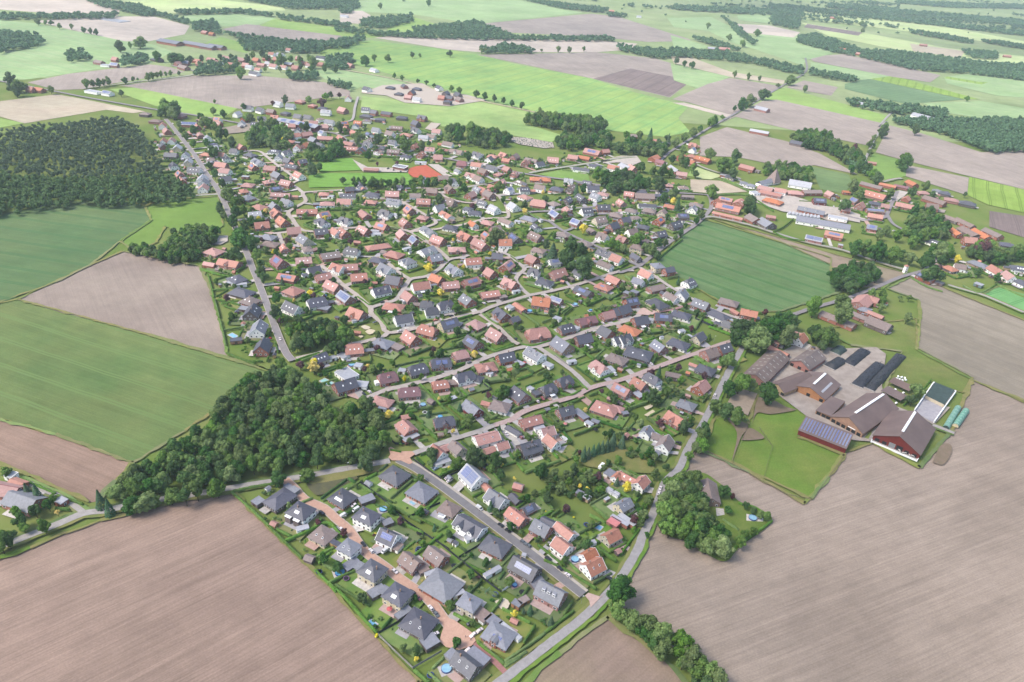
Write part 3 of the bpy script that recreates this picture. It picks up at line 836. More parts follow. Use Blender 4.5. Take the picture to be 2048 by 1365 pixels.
FIELDS=[('farland',[(-39000,1420),(39000,1420),(39000,59000),(-39000,59000)]),
('soilA',[(-286.6,266.1),(-273.4,283.2),(-261.9,291.7),(-249.4,304.5),(-235.1,316.1),(-201.5,334),(-168.3,347.8),(-96.9,284.8),(-32.9,225.2),(-63.1,208.7),(-238.1,195.6)]),
('soilB',[(-373.6,408),(-349.6,403.2),(-304.7,391.3),(-240.9,368.2),(-243.6,350.8),(-245,332.2),(-249.3,330.5),(-296.8,349.9),(-346.1,366.9)]),
('wheatA',[(-471.8,554.6),(-451.9,564.3),(-441.6,572.7),(-302.6,527.5),(-186.9,486.3),(-196.2,461.7),(-222.2,405.3),(-240.9,368.2),(-304.7,391.3),(-349.6,403.2),(-373.6,408)]),
('soilC',[(-441.6,572.7),(-425.3,628),(-404.2,687.2),(-315.7,665),(-280.4,605.8),(-256.4,560.6),(-229.3,505),(-186.9,486.3),(-302.6,527.5)]),
('wheatB',[(-594.9,738.4),(-576.4,760.5),(-538.2,811.1),(-472.2,831.8),(-440.1,814),(-414.4,773.4),(-418.6,711.2),(-417.9,650.1),(-428.7,608.7),(-453,566.1),(-464.5,543.6)]),
('pasture',[(-440.1,814),(-432.5,836.5),(-373.1,863.4),(-333.3,773.5),(-336.1,743.2),(-346.2,734.2),(-392.3,759.2),(-381.8,713.7),(-392.3,689.3),(-418.6,711.2),(-414.4,773.4)]),
('soilD',[(64.5,283.3),(89.5,335),(107.6,375.3),(134.8,426.9),(170.3,402.1),(199.7,374.1),(246.8,432.4),(272.4,447),(296.3,420.9),(339.7,466.9),(397.8,548),(441.3,501.8),(280.6,234.4),(126.6,222.9)]),
('soilE',[(396.9,727),(447.2,771.9),(467.5,734.5),(513,673.2),(527.1,644.6),(441.3,501.8),(427.3,521.4),(397.8,548),(370.9,594.8),(400.7,656.8),(420.3,703.4)]),
('wheatC',[(229.1,907.1),(151.5,757.1),(189,690.5),(219.8,645.6),(261.5,655),(348.3,715.6),(349.6,766.4),(362.1,803.1)]),
('soilF',[(231.5,920.3),(248,905.4),(317.5,855.9),(375.3,811.2),(438.1,773.1),(388.9,724.5),(352,725.9),(354.3,783.5),(313.8,842.6)]),
('soilG',[(61.7,272.4),(35.5,247.5),(15.6,227.1),(6.5,213.9),(107,221.4),(89.2,247.4)]),
('paddock',[(141.8,424.5),(157.5,463.7),(166.9,468.3),(182.7,459.6),(201.3,500.5),(231.7,502.3),(233,478),(217.7,448.4),(245.8,429.8),(225.1,403.6),(205.9,378.9)]),
('meadow',[(294.1,624.8),(397.8,659.2),(373.1,599.9),(400.9,552.4),(379.8,526.6),(357.9,536.3),(321.6,505.5),(312.5,524.3),(355,590),(309.8,596.1)]),
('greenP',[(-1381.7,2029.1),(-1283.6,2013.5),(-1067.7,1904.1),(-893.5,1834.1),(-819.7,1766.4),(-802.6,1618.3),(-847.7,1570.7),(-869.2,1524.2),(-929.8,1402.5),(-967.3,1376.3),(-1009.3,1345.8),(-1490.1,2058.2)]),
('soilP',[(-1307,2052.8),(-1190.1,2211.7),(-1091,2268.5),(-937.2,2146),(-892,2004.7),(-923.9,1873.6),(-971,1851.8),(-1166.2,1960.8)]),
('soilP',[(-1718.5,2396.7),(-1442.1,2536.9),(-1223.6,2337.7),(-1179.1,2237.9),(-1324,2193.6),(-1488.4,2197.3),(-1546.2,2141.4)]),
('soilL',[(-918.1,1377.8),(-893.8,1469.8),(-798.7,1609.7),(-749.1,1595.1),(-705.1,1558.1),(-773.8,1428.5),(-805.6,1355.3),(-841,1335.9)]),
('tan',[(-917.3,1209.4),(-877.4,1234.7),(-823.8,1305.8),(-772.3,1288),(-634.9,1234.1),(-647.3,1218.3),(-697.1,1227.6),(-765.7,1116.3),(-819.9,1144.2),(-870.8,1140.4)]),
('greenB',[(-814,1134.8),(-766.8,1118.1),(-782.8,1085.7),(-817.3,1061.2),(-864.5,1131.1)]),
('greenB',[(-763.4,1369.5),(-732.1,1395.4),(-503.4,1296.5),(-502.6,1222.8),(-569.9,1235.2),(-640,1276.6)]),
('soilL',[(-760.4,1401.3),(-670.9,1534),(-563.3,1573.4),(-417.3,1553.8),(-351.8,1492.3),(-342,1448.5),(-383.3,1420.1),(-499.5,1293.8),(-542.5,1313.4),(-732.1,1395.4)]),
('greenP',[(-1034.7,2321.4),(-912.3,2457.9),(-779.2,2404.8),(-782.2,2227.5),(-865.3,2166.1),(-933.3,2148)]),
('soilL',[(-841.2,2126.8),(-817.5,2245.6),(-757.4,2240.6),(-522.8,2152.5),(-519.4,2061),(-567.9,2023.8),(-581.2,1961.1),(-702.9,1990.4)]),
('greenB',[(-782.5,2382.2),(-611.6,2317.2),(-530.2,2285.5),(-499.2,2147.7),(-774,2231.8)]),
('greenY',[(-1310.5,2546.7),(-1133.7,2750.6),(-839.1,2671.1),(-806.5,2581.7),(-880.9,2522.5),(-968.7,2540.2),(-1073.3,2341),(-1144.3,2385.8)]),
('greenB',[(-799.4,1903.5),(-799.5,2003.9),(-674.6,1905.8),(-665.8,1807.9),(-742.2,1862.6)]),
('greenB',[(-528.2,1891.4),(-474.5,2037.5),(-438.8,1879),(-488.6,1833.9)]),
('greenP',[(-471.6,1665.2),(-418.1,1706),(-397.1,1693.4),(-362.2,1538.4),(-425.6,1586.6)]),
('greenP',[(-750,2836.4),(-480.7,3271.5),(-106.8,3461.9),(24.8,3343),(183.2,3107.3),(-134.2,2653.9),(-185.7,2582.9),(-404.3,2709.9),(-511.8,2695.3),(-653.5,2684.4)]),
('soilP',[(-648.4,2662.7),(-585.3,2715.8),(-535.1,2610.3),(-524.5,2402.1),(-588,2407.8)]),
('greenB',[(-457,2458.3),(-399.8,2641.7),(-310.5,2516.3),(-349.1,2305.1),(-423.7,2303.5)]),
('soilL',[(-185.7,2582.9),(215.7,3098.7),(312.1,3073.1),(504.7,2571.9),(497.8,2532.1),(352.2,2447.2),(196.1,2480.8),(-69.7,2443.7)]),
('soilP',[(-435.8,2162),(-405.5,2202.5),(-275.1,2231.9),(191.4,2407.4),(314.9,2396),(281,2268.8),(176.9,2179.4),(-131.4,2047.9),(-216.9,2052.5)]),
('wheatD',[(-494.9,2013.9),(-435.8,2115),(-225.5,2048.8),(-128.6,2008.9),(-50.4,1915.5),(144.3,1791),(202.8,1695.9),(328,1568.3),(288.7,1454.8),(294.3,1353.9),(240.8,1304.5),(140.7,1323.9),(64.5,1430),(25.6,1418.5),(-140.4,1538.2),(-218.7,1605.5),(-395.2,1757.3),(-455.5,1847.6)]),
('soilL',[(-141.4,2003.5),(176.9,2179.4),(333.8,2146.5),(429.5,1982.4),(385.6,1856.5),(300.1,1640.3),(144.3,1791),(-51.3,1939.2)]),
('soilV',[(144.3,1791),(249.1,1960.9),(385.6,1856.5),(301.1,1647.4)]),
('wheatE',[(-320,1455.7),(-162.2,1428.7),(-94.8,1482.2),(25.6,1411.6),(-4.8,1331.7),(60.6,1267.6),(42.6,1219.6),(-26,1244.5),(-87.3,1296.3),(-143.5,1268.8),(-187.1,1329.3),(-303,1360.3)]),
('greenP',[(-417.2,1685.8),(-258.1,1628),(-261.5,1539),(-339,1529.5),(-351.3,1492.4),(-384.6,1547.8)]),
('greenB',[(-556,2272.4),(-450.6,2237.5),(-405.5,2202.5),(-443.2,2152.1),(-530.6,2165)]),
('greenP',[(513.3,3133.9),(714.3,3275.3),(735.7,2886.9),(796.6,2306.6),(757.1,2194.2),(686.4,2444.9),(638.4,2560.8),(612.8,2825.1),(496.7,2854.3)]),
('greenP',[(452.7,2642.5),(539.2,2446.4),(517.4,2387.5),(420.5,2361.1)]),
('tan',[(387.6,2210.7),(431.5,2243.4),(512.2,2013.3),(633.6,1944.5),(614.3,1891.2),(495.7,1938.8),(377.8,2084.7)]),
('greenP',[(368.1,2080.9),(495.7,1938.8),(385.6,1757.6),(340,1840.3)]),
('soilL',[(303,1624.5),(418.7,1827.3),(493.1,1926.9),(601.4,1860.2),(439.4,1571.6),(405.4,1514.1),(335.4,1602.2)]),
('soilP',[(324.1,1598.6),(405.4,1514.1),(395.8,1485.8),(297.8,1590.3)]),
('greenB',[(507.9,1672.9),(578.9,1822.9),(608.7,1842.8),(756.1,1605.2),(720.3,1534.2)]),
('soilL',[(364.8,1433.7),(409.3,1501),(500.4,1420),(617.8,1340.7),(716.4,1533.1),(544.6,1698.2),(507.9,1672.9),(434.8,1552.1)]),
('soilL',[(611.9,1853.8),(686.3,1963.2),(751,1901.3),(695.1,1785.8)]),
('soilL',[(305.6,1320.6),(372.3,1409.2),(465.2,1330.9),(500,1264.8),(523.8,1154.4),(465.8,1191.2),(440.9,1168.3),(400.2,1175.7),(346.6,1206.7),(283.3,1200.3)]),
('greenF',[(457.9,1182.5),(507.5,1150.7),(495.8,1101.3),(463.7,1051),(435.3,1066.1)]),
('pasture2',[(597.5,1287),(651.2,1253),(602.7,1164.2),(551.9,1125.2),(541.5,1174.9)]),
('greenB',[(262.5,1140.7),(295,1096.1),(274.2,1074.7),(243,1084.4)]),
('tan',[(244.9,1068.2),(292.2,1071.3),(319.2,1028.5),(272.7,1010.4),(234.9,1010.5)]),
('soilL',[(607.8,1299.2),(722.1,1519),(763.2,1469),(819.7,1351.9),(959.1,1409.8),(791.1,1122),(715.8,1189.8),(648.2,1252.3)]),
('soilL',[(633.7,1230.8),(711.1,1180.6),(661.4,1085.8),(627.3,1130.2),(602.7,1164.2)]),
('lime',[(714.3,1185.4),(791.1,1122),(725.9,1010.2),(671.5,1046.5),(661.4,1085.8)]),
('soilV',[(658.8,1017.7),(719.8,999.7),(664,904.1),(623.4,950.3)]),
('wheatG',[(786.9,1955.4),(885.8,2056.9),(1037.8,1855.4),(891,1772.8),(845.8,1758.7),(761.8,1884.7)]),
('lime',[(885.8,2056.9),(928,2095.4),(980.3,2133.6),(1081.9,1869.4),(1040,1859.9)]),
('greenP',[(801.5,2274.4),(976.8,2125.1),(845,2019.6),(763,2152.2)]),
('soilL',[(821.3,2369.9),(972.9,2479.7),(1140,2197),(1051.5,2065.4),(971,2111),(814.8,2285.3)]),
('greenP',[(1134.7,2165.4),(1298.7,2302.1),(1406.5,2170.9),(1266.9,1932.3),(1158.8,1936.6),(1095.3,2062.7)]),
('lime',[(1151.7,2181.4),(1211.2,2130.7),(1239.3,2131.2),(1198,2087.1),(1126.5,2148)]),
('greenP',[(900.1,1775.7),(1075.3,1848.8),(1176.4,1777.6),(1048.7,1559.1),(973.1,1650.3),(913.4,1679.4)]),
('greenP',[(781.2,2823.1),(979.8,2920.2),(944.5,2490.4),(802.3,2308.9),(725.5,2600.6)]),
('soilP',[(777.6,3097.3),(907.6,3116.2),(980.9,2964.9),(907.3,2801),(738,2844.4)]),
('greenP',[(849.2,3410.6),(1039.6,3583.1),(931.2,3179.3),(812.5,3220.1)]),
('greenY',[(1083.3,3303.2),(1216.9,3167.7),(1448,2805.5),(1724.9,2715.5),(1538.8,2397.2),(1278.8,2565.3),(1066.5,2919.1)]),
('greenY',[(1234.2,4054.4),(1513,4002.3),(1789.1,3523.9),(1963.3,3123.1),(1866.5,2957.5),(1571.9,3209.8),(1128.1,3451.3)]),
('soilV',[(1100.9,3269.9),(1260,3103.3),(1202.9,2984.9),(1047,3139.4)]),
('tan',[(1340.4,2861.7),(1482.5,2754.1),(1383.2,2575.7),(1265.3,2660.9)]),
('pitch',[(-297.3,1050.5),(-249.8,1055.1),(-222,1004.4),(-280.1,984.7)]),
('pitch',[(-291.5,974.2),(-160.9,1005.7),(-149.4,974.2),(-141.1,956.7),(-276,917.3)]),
('pasture2',[(20.8,1041),(56.6,1070.9),(93.9,1057.6),(94.6,1017.7),(52.5,1025.6)]),
('greenY',[(261.1,1143.2),(267.8,1129.5),(299.2,1096.3),(275.9,1073.5),(254.7,1075.7)]),
('wheatB2',[(498.9,728.1),(529.8,753.9),(555.8,731.9),(527,681.8)])]
ROADS=[('asphalt',5.5,[(-71.2,389.2),(-51.1,376),(3.9,327.7),(49.1,285.5)],'kerb'),
('lane',5.2,[(-76.4,387.6),(-103,377),(-129.6,365.7),(-148.8,358.8),(-173.6,349.6),(-196.9,340.3),(-216.6,333.4),(-236.6,323.5),(-246.9,320.4),(-259.2,308),(-269.3,298.7),(-285,283.9)],''),
('lane',3.4,[(-247,320.6),(-255.1,325.7),(-268.8,333.1),(-276.4,335.8),(-292.5,342.3),(-301.6,345.1)],''),
('brick',5.5,[(-139.6,362),(-130.4,353.5),(-122.5,345.2),(-108.5,338.7),(-99.8,331),(-89.1,321.8),(-82.7,313.5),(-74.3,304),(-63.3,295.9),(-52.5,287.3),(-36.2,275.7),(-26.3,263.5),(-20.9,257.1)],'kerb'),
('redpath',3.0,[(-8.3,249.4),(0.7,241.1),(9.9,231.9)],''),
('old',5.0,[(-10.4,212.4),(5.9,228.6),(23.5,245.8),(48.1,269.8),(61.7,285.8),(71.6,300),(83.5,322.1),(87,331.6),(93.7,346.6),(100.1,362.5),(107.4,382.2),(112.7,390.8),(121,401),(130,421.5),(139.3,439.8),(151.1,462.9),(165.8,494.2),(182,528.6),(194.8,554.4),(205.7,575.7)],''),
('concrete',4.6,[(-61.9,396.9),(-48,407.6),(-34.4,417.4),(-20.3,426.4),(-8.7,435.2)],''),
('redbrick',5.0,[(-8.7,435.2),(4.2,444),(13,455.5),(40.2,473.1),(48.9,478.4),(63.8,492.5),(75.4,500),(92.6,509.8),(121.1,531.2),(151.2,553.2),(161.9,560.3),(183.5,576.5),(204.2,590.6)],''),
('pave',4.6,[(63.9,494.5),(52.9,514.7),(44.6,526.1),(33.1,539.7),(22.6,552)],''),
('pave',4.8,[(-108.6,457.7),(-104.4,460.5),(-94.6,470.2),(-74.9,482),(-59.1,492),(-41.3,505.7),(-23.4,525.9),(-6.6,539.5),(11,550.6),(22.6,552.6),(45.4,568.4),(77.9,594.6),(99,607),(113.9,618.7),(121.1,629.6)],''),
('redpath',3.2,[(136.2,633.3),(156.6,643.6),(177.2,660.1)],''),
('pave',4.6,[(6.2,554.5),(1.2,558.6),(-11.3,579.2),(-20.9,592.2),(-31.3,604.2)],''),
('pave',4.8,[(-31.2,609.7),(-50.7,595.9),(-68.2,582.7),(-90.9,566.6),(-107.9,558.6),(-112.3,562.3),(-117.2,575.6),(-125.3,584.9),(-130.8,593.5),(-132.5,602.2),(-149.5,623.9),(-162.9,639.1),(-172.2,650),(-184.1,667.4),(-199.8,684.9)],''),
('pave',4.8,[(-32.8,606.7),(-25.6,616.2),(-16.3,626.1),(-0.1,638.9),(14.6,650.9),(33.8,662.4),(55.1,676.9),(77.4,695.2),(109.6,722.8),(124.9,727.1)],''),
('pave',4.6,[(13.2,651.5),(7.5,661.4),(3.1,671.8),(-0.8,682.5),(2.4,698.1),(7.9,711.1),(1.6,725),(-11.1,745.9),(-22.8,750.6),(-34.8,758.2),(-43.2,768.5),(-55.1,786.8)],''),
('pave',4.8,[(-132.5,602.2),(-121.6,613),(-112.6,621.5),(-109.8,636.8),(-107.7,657.2),(-104.7,668.9),(-90.5,677.8),(-80.7,696.3),(-73.3,721.2),(-60.8,729.8),(-53.2,737.7)],''),
('pave',4.6,[(-106.6,667.8),(-116.7,678.5),(-125.6,688.8),(-130.6,697.2),(-142.3,709.4),(-149.3,715.4)],''),
('pave',4.8,[(-108.6,559.1),(-110.5,552.7),(-118.7,545.5),(-133.5,536.3),(-141.5,532.9),(-158.7,516.9),(-174.1,506.6)],''),
('street',5.6,[(-175.9,502.8),(-185.4,515.7),(-203,548.5),(-219.8,582),(-246.7,634.7),(-262.5,664.3),(-276.8,692.7),(-293,722.9),(-318.1,768.7),(-339.5,809),(-360.5,847.8),(-387.5,894.8),(-404,919.4),(-427.3,957),(-461.1,1012),(-499.2,1069.7),(-557.5,1156.4),(-583.7,1194.3)],'kerb'),
('lane',4.5,[(-398.7,859.3),(-385.4,864.7),(-376,869.3)],''),
('pave',5.0,[(-234.7,914.2),(-264.9,902.2),(-276.9,894.3),(-266.1,867.8),(-270.4,846.9),(-274.8,824.5),(-263.7,803.7),(-248.4,778.2),(-236.5,772),(-222.5,775.7),(-214.3,783.6),(-203.6,788.8),(-189.7,791.5),(-168.9,799.3),(-151.3,800.5),(-125.8,791.7),(-97.8,760.7),(-79.2,733.1),(-73.3,721.2)],''),
('pave',4.6,[(-247.5,775.2),(-258.9,765.8),(-272.2,758.7)],''),
('pave',4.6,[(-266.2,759.3),(-251.1,727.4)],''),
('pave',4.6,[(-276.9,894.3),(-288.7,910.8),(-300.1,925.2),(-297,943.3),(-308.5,957.2),(-338.5,994),(-361.9,1025.1),(-384.6,1054.7),(-402.1,1055.7)],''),
('pave',4.6,[(-125.8,791.7),(-115.5,803.3),(-99.6,825.2),(-118,850.8),(-138.7,874.9),(-151.4,888.9)],''),
('pave',4.6,[(-125.8,791.7),(-103.1,801.3),(-71.2,821.7),(-48.7,843.1),(-44,848.7),(-15.7,859)],''),
('street',5.5,[(-1044.1,1397.4),(-963.2,1369.8),(-832.6,1321.3),(-767.8,1296.2),(-627.3,1248.7),(-570.3,1235),(-508,1214.6),(-462.7,1199.7),(-425.3,1202),(-383.4,1175.8),(-312.7,1182),(-267.9,1136.9),(-208.8,1120.5),(-151.7,1093.4),(-119.4,1084.9),(-64.7,1064.5),(-7.3,1041.1),(22.8,1031.7),(72.1,1020.5),(115.5,1007),(147.4,999.1),(183.4,1000.9),(220.1,999.8),(253.3,1001),(257.9,987.5),(249.3,941.7),(220.3,883.1),(200.4,852.6),(175,812.9),(148.9,769),(132.4,740.7)],''),
('street',4.8,[(132.4,740.7),(109.2,719),(109.5,721.9)],''),
('street',4.8,[(132.4,740.7),(112.9,758.9),(113,760.8),(97.9,777.7),(75.4,800.2),(51.8,825.9),(35.5,854.7),(25.3,859.8),(9.6,879.7),(20.1,886.8),(35.9,891.2),(57.3,903.1),(95.8,919.9)],''),
('street',4.4,[(51.8,825.9),(63.9,839.4),(79,872.6),(92.1,889.9),(106.6,895.2),(126.1,904.1)],''),
('pave',4.4,[(131.9,736.1),(142.8,721.3),(157.4,694.8),(174.8,670.4),(191.6,648.8),(215.1,632.2)],''),
('lane',4.6,[(-138.4,944.7),(-112.7,946),(-85.8,954.7),(-70,965.4),(-58.3,975.3),(-41.7,984.9),(-35.9,993.5),(-52.9,974.7)],''),
('pave',4.4,[(-109.6,935.4),(-94.3,912.6),(-62.9,901.9),(-37.3,939.6),(-22.1,907.7),(-16.5,880.7),(-15.7,859),(-27.2,852)],''),
('lane',4.6,[(7.7,1042.9),(32.9,1063.7),(74.9,1094.2),(131.8,1136.7),(117,1124.4),(139.1,1145.3),(172.1,1165.4)],''),
('lane',4.6,[(-325.2,1442.8),(-312.9,1359.3),(-299.5,1284.6),(-301.1,1259.7),(-319.9,1244.8)],''),
('street',5.0,[(219,1168.7),(237,1210.5),(271.8,1275.2),(340.3,1398.9),(406.6,1513),(439.4,1571.6),(609.1,1873),(731.4,2095.3),(806.9,2340)],''),
('lane',4.0,[(261.6,1159),(280.5,1124.9),(308.5,1098.4),(322.2,1087.4),(319.2,1078.8),(333.9,1041.7),(347.7,1038.2)],''),
('street',5.0,[(203.8,576.4),(230.8,612.3),(281.2,654.8),(339.3,693.2),(375.4,719.9),(423.7,758.9),(454.6,778.5),(471.6,793.6),(503.6,835)],''),
('yard',13,[(325.2,999.1),(355.2,993.2),(381.9,981),(423.5,970.6),(448.1,943.6),(454,941.1)],''),
('street',5.2,[(426.4,957.4),(454,941.1),(483.3,955.1),(496,972.9),(513.2,1004.8),(554.1,1078.8)],''),
('street',5.0,[(495.3,972.8),(491.1,954.9),(488,931.3),(493.9,911.9)],''),
('lane',4.2,[(550.1,1122.2),(574.3,1140.8),(590.3,1148.9)],''),
('lane',4.2,[(440.5,781),(430.1,787.9),(411.5,802.6),(383.7,828.8),(350.5,844.1),(313.2,871.8),(296.8,886),(279.3,897.8),(248.7,912.7),(235.6,908.1)],''),
('lane',4.4,[(-805.6,1355.3),(-746.1,1438.3),(-676,1546.7),(-756.5,1612.1)],''),
('tanroad',4.6,[(-419.5,1695.2),(-295.4,1633.3),(-214.1,1572.1),(-116,1495.4),(25.6,1408.9)],''),
('lane',4.0,[(563.8,1233.9),(606.4,1320.8),(649.6,1406.4),(727.9,1549),(693.8,1502.1),(797.7,1680)],''),
('lane',4.0,[(471.5,747.3),(488.2,734.2),(500,725.8),(522.6,690.4)],''),
('lane',3.6,[(272.3,449.6),(283.9,466.2),(300.3,486)],''),
('lane',3.6,[(329.9,475),(342.6,466)],'')]
PATCHES=[('brick',[(-79.8,400.6),(-78.2,402.2),(-72.6,397.6),(-63.2,399),(-60.6,395.9),(-63.6,391.9),(-60.7,387),(-63,385),(-69.1,388.3),(-75.1,387.7),(-78,390.6),(-77.2,394.1)]),
('brick',[(-26.4,264.2),(-20.4,262.6),(-9.9,255.3),(-7.8,250.7),(-9.8,247.3),(-15.7,244.5),(-22.5,245.6),(-26.2,248.6),(-25.9,253.3),(-24.9,258.8)]),
('brick',[(50.1,284.7),(52,286.8),(58.6,284.7),(61.2,287.3),(52.7,276.7),(52.3,281.2)]),
('yardc',[(221.3,555.6),(234.5,568.9),(257.4,588.9),(281.8,587.3),(300.5,587.5),(333,594.4),(337.2,582.8),(311.8,528.3),(304.1,503.4),(321.7,490.4),(270.5,447.8),(258.4,448),(233.5,472.6),(219.6,498.9),(211.9,519.9)]),
('yardc',[(321.7,490.4),(338.1,507.5),(356.7,502.1),(331,475.2)]),
('arena',[(171.7,483.5),(184.8,510.3),(200.7,502.4),(185.3,470.5)]),
('bare',[(185.9,460),(202,498.6),(220.2,485.6),(225.8,482.6),(204.3,474.6),(193.8,475.1)]),
('bare',[(159.3,410.5),(171.3,446.4),(168.2,464.9),(182.2,457.9),(173.3,441.7)]),
('bare',[(172.5,438.3),(182.4,454.4),(191,443.7),(180.8,439.3)]),
('bare',[(308.5,428.1),(324.1,448.9),(332.4,451.4),(328.6,441.3),(315.3,425.8)]),
('gravel',[(-8.5,431.9),(-2.3,429.3),(10.6,420.9),(5.6,404.7),(1.5,410.4),(-5,422.4)]),
('gravel',[(6.9,424.9),(9.8,427.7),(23.4,421.1),(19.5,414.3),(7.4,406.8)]),
('gravel',[(36.5,431.6),(40,430.4),(46.9,423.8),(41.5,411.3),(37.6,410.1),(34.7,412.9)]),
('brick',[(116,626),(122.1,638.4),(127.9,642.2),(137.6,633.5),(129.9,625.3)]),
('clay',[(-160.5,1002.6),(-162.9,1024.7),(-154.8,1036.5),(-141.2,1046.5),(-109.5,998.4),(-127.8,990.6),(-150.2,986.2)]),
('yard',[(-248.3,1048.4),(-219.9,1017.9),(-185.3,1022.7),(-162.9,1018.1),(-163.1,1006.8),(-222.3,996.4)]),
('yard',[(-139.6,1050.2),(-126.3,1056.8),(-95.9,1007.8),(-107.4,997.4)]),
('sand',[(-133.8,565.5),(-131.4,569),(-125.1,565.5),(-128.6,561.2)]),
('sand',[(-128.4,557.5),(-125.8,562.8),(-119.8,560),(-123.3,553.3)]),
('sand',[(-132.7,548.9),(-130.8,551.6),(-128,549.6),(-129.7,546.3)]),
('sand',[(0.4,276.7),(5.6,279.4),(8.8,275.9),(6.6,271.3),(4.2,271.9)]),
('sand',[(104.9,472),(111.1,476.1),(112.8,474.4),(106.4,468.5)]),
('sand',[(103.9,461.4),(111.8,469.2),(113.2,467),(106.4,459.9)]),
('yard',[(-338.4,729),(-332.2,740),(-317.3,744.7),(-311.8,729.9),(-315.4,719.7),(-324.4,718)]),
('yard',[(315.1,990.9),(335.7,1032.5),(366.1,1032.5),(377,1016),(376.6,979.9),(355.3,975.6),(331.6,976.5)]),
('yard',[(315.1,990.9),(340.6,1043.2),(353.2,1059.1),(370.9,1049.7),(381.2,1023.1),(391.6,1012.9),(414.2,987.5),(438,983.6),(454.7,961.3),(442.7,929.2),(430.5,934.8),(395.9,947),(348.5,951.4),(330,970.4)]),
('sandp',[(-327.7,1476.4),(-299.9,1559.9),(-226,1606.6),(-181.2,1532.9),(-125.5,1526.9),(-81.9,1489.4),(-148.1,1418.8),(-232.2,1421.3),(-276.5,1469.8)]),
('yard',[(117.5,1132.3),(151.1,1164.3),(177.3,1170.7),(180.7,1139.6),(161.9,1112.2),(147.7,1127.9),(119.9,1117.4)]),
('yard',[(530,1045.8),(558.9,1083.9),(569.8,1078.1),(549.9,1050),(532.6,1027.2)]),
('yardc',[(390.8,943.3),(417.8,959.6),(432.6,940.6),(422.4,922.7),(399.6,928.8)]),
('yardc',[(578.8,1010.7),(591.7,1006.1),(583.4,993.7),(574.2,995.5)]),
('dirt',[(-481.4,1164.1),(-452.6,1198.9),(-423.9,1197.8),(-418,1172.8),(-440.9,1149.4),(-467.8,1133.7)]),
('sandp',[(-32.8,1219.5),(-19.4,1231.7),(-0.9,1232.3),(44,1213.9),(45.9,1185.4),(29.1,1177.1),(-11.4,1191.2)]),
('sandp',[(-170.3,1244.6),(-165.5,1288.6),(-148.4,1286.1),(-155.1,1235.1)]),
('scrub',[(-125.1,359.3),(-95.9,371),(-93.8,367.9),(-112.8,350.2),(-120.7,353.5)]),
('tanlawn',[(-120.8,367.2),(-76.3,386.5),(-68.8,386.2),(-83.1,375.6),(-115.7,361.3),(-124,360.5)]),
('garden',[(106.6,395.3),(134.9,398.3),(144.8,390.1),(152.4,379.1),(155.3,371.8),(173.4,357.1),(147.1,330.8),(133.5,317.7),(115.8,331.1),(98.7,342.8)]),
('dry',[(47.8,408.2),(62.4,408.2),(80.4,419.6),(99.6,406.2),(103.5,394.8),(88.5,393.2),(74.4,394.6),(55.5,397)]),
('patio',[(157.7,360),(167.8,357.4),(166.9,353.8),(156.1,353.6)]),
('patio',[(138.7,363.6),(143.7,363.2),(143.2,357.7),(137.7,355.8)])]
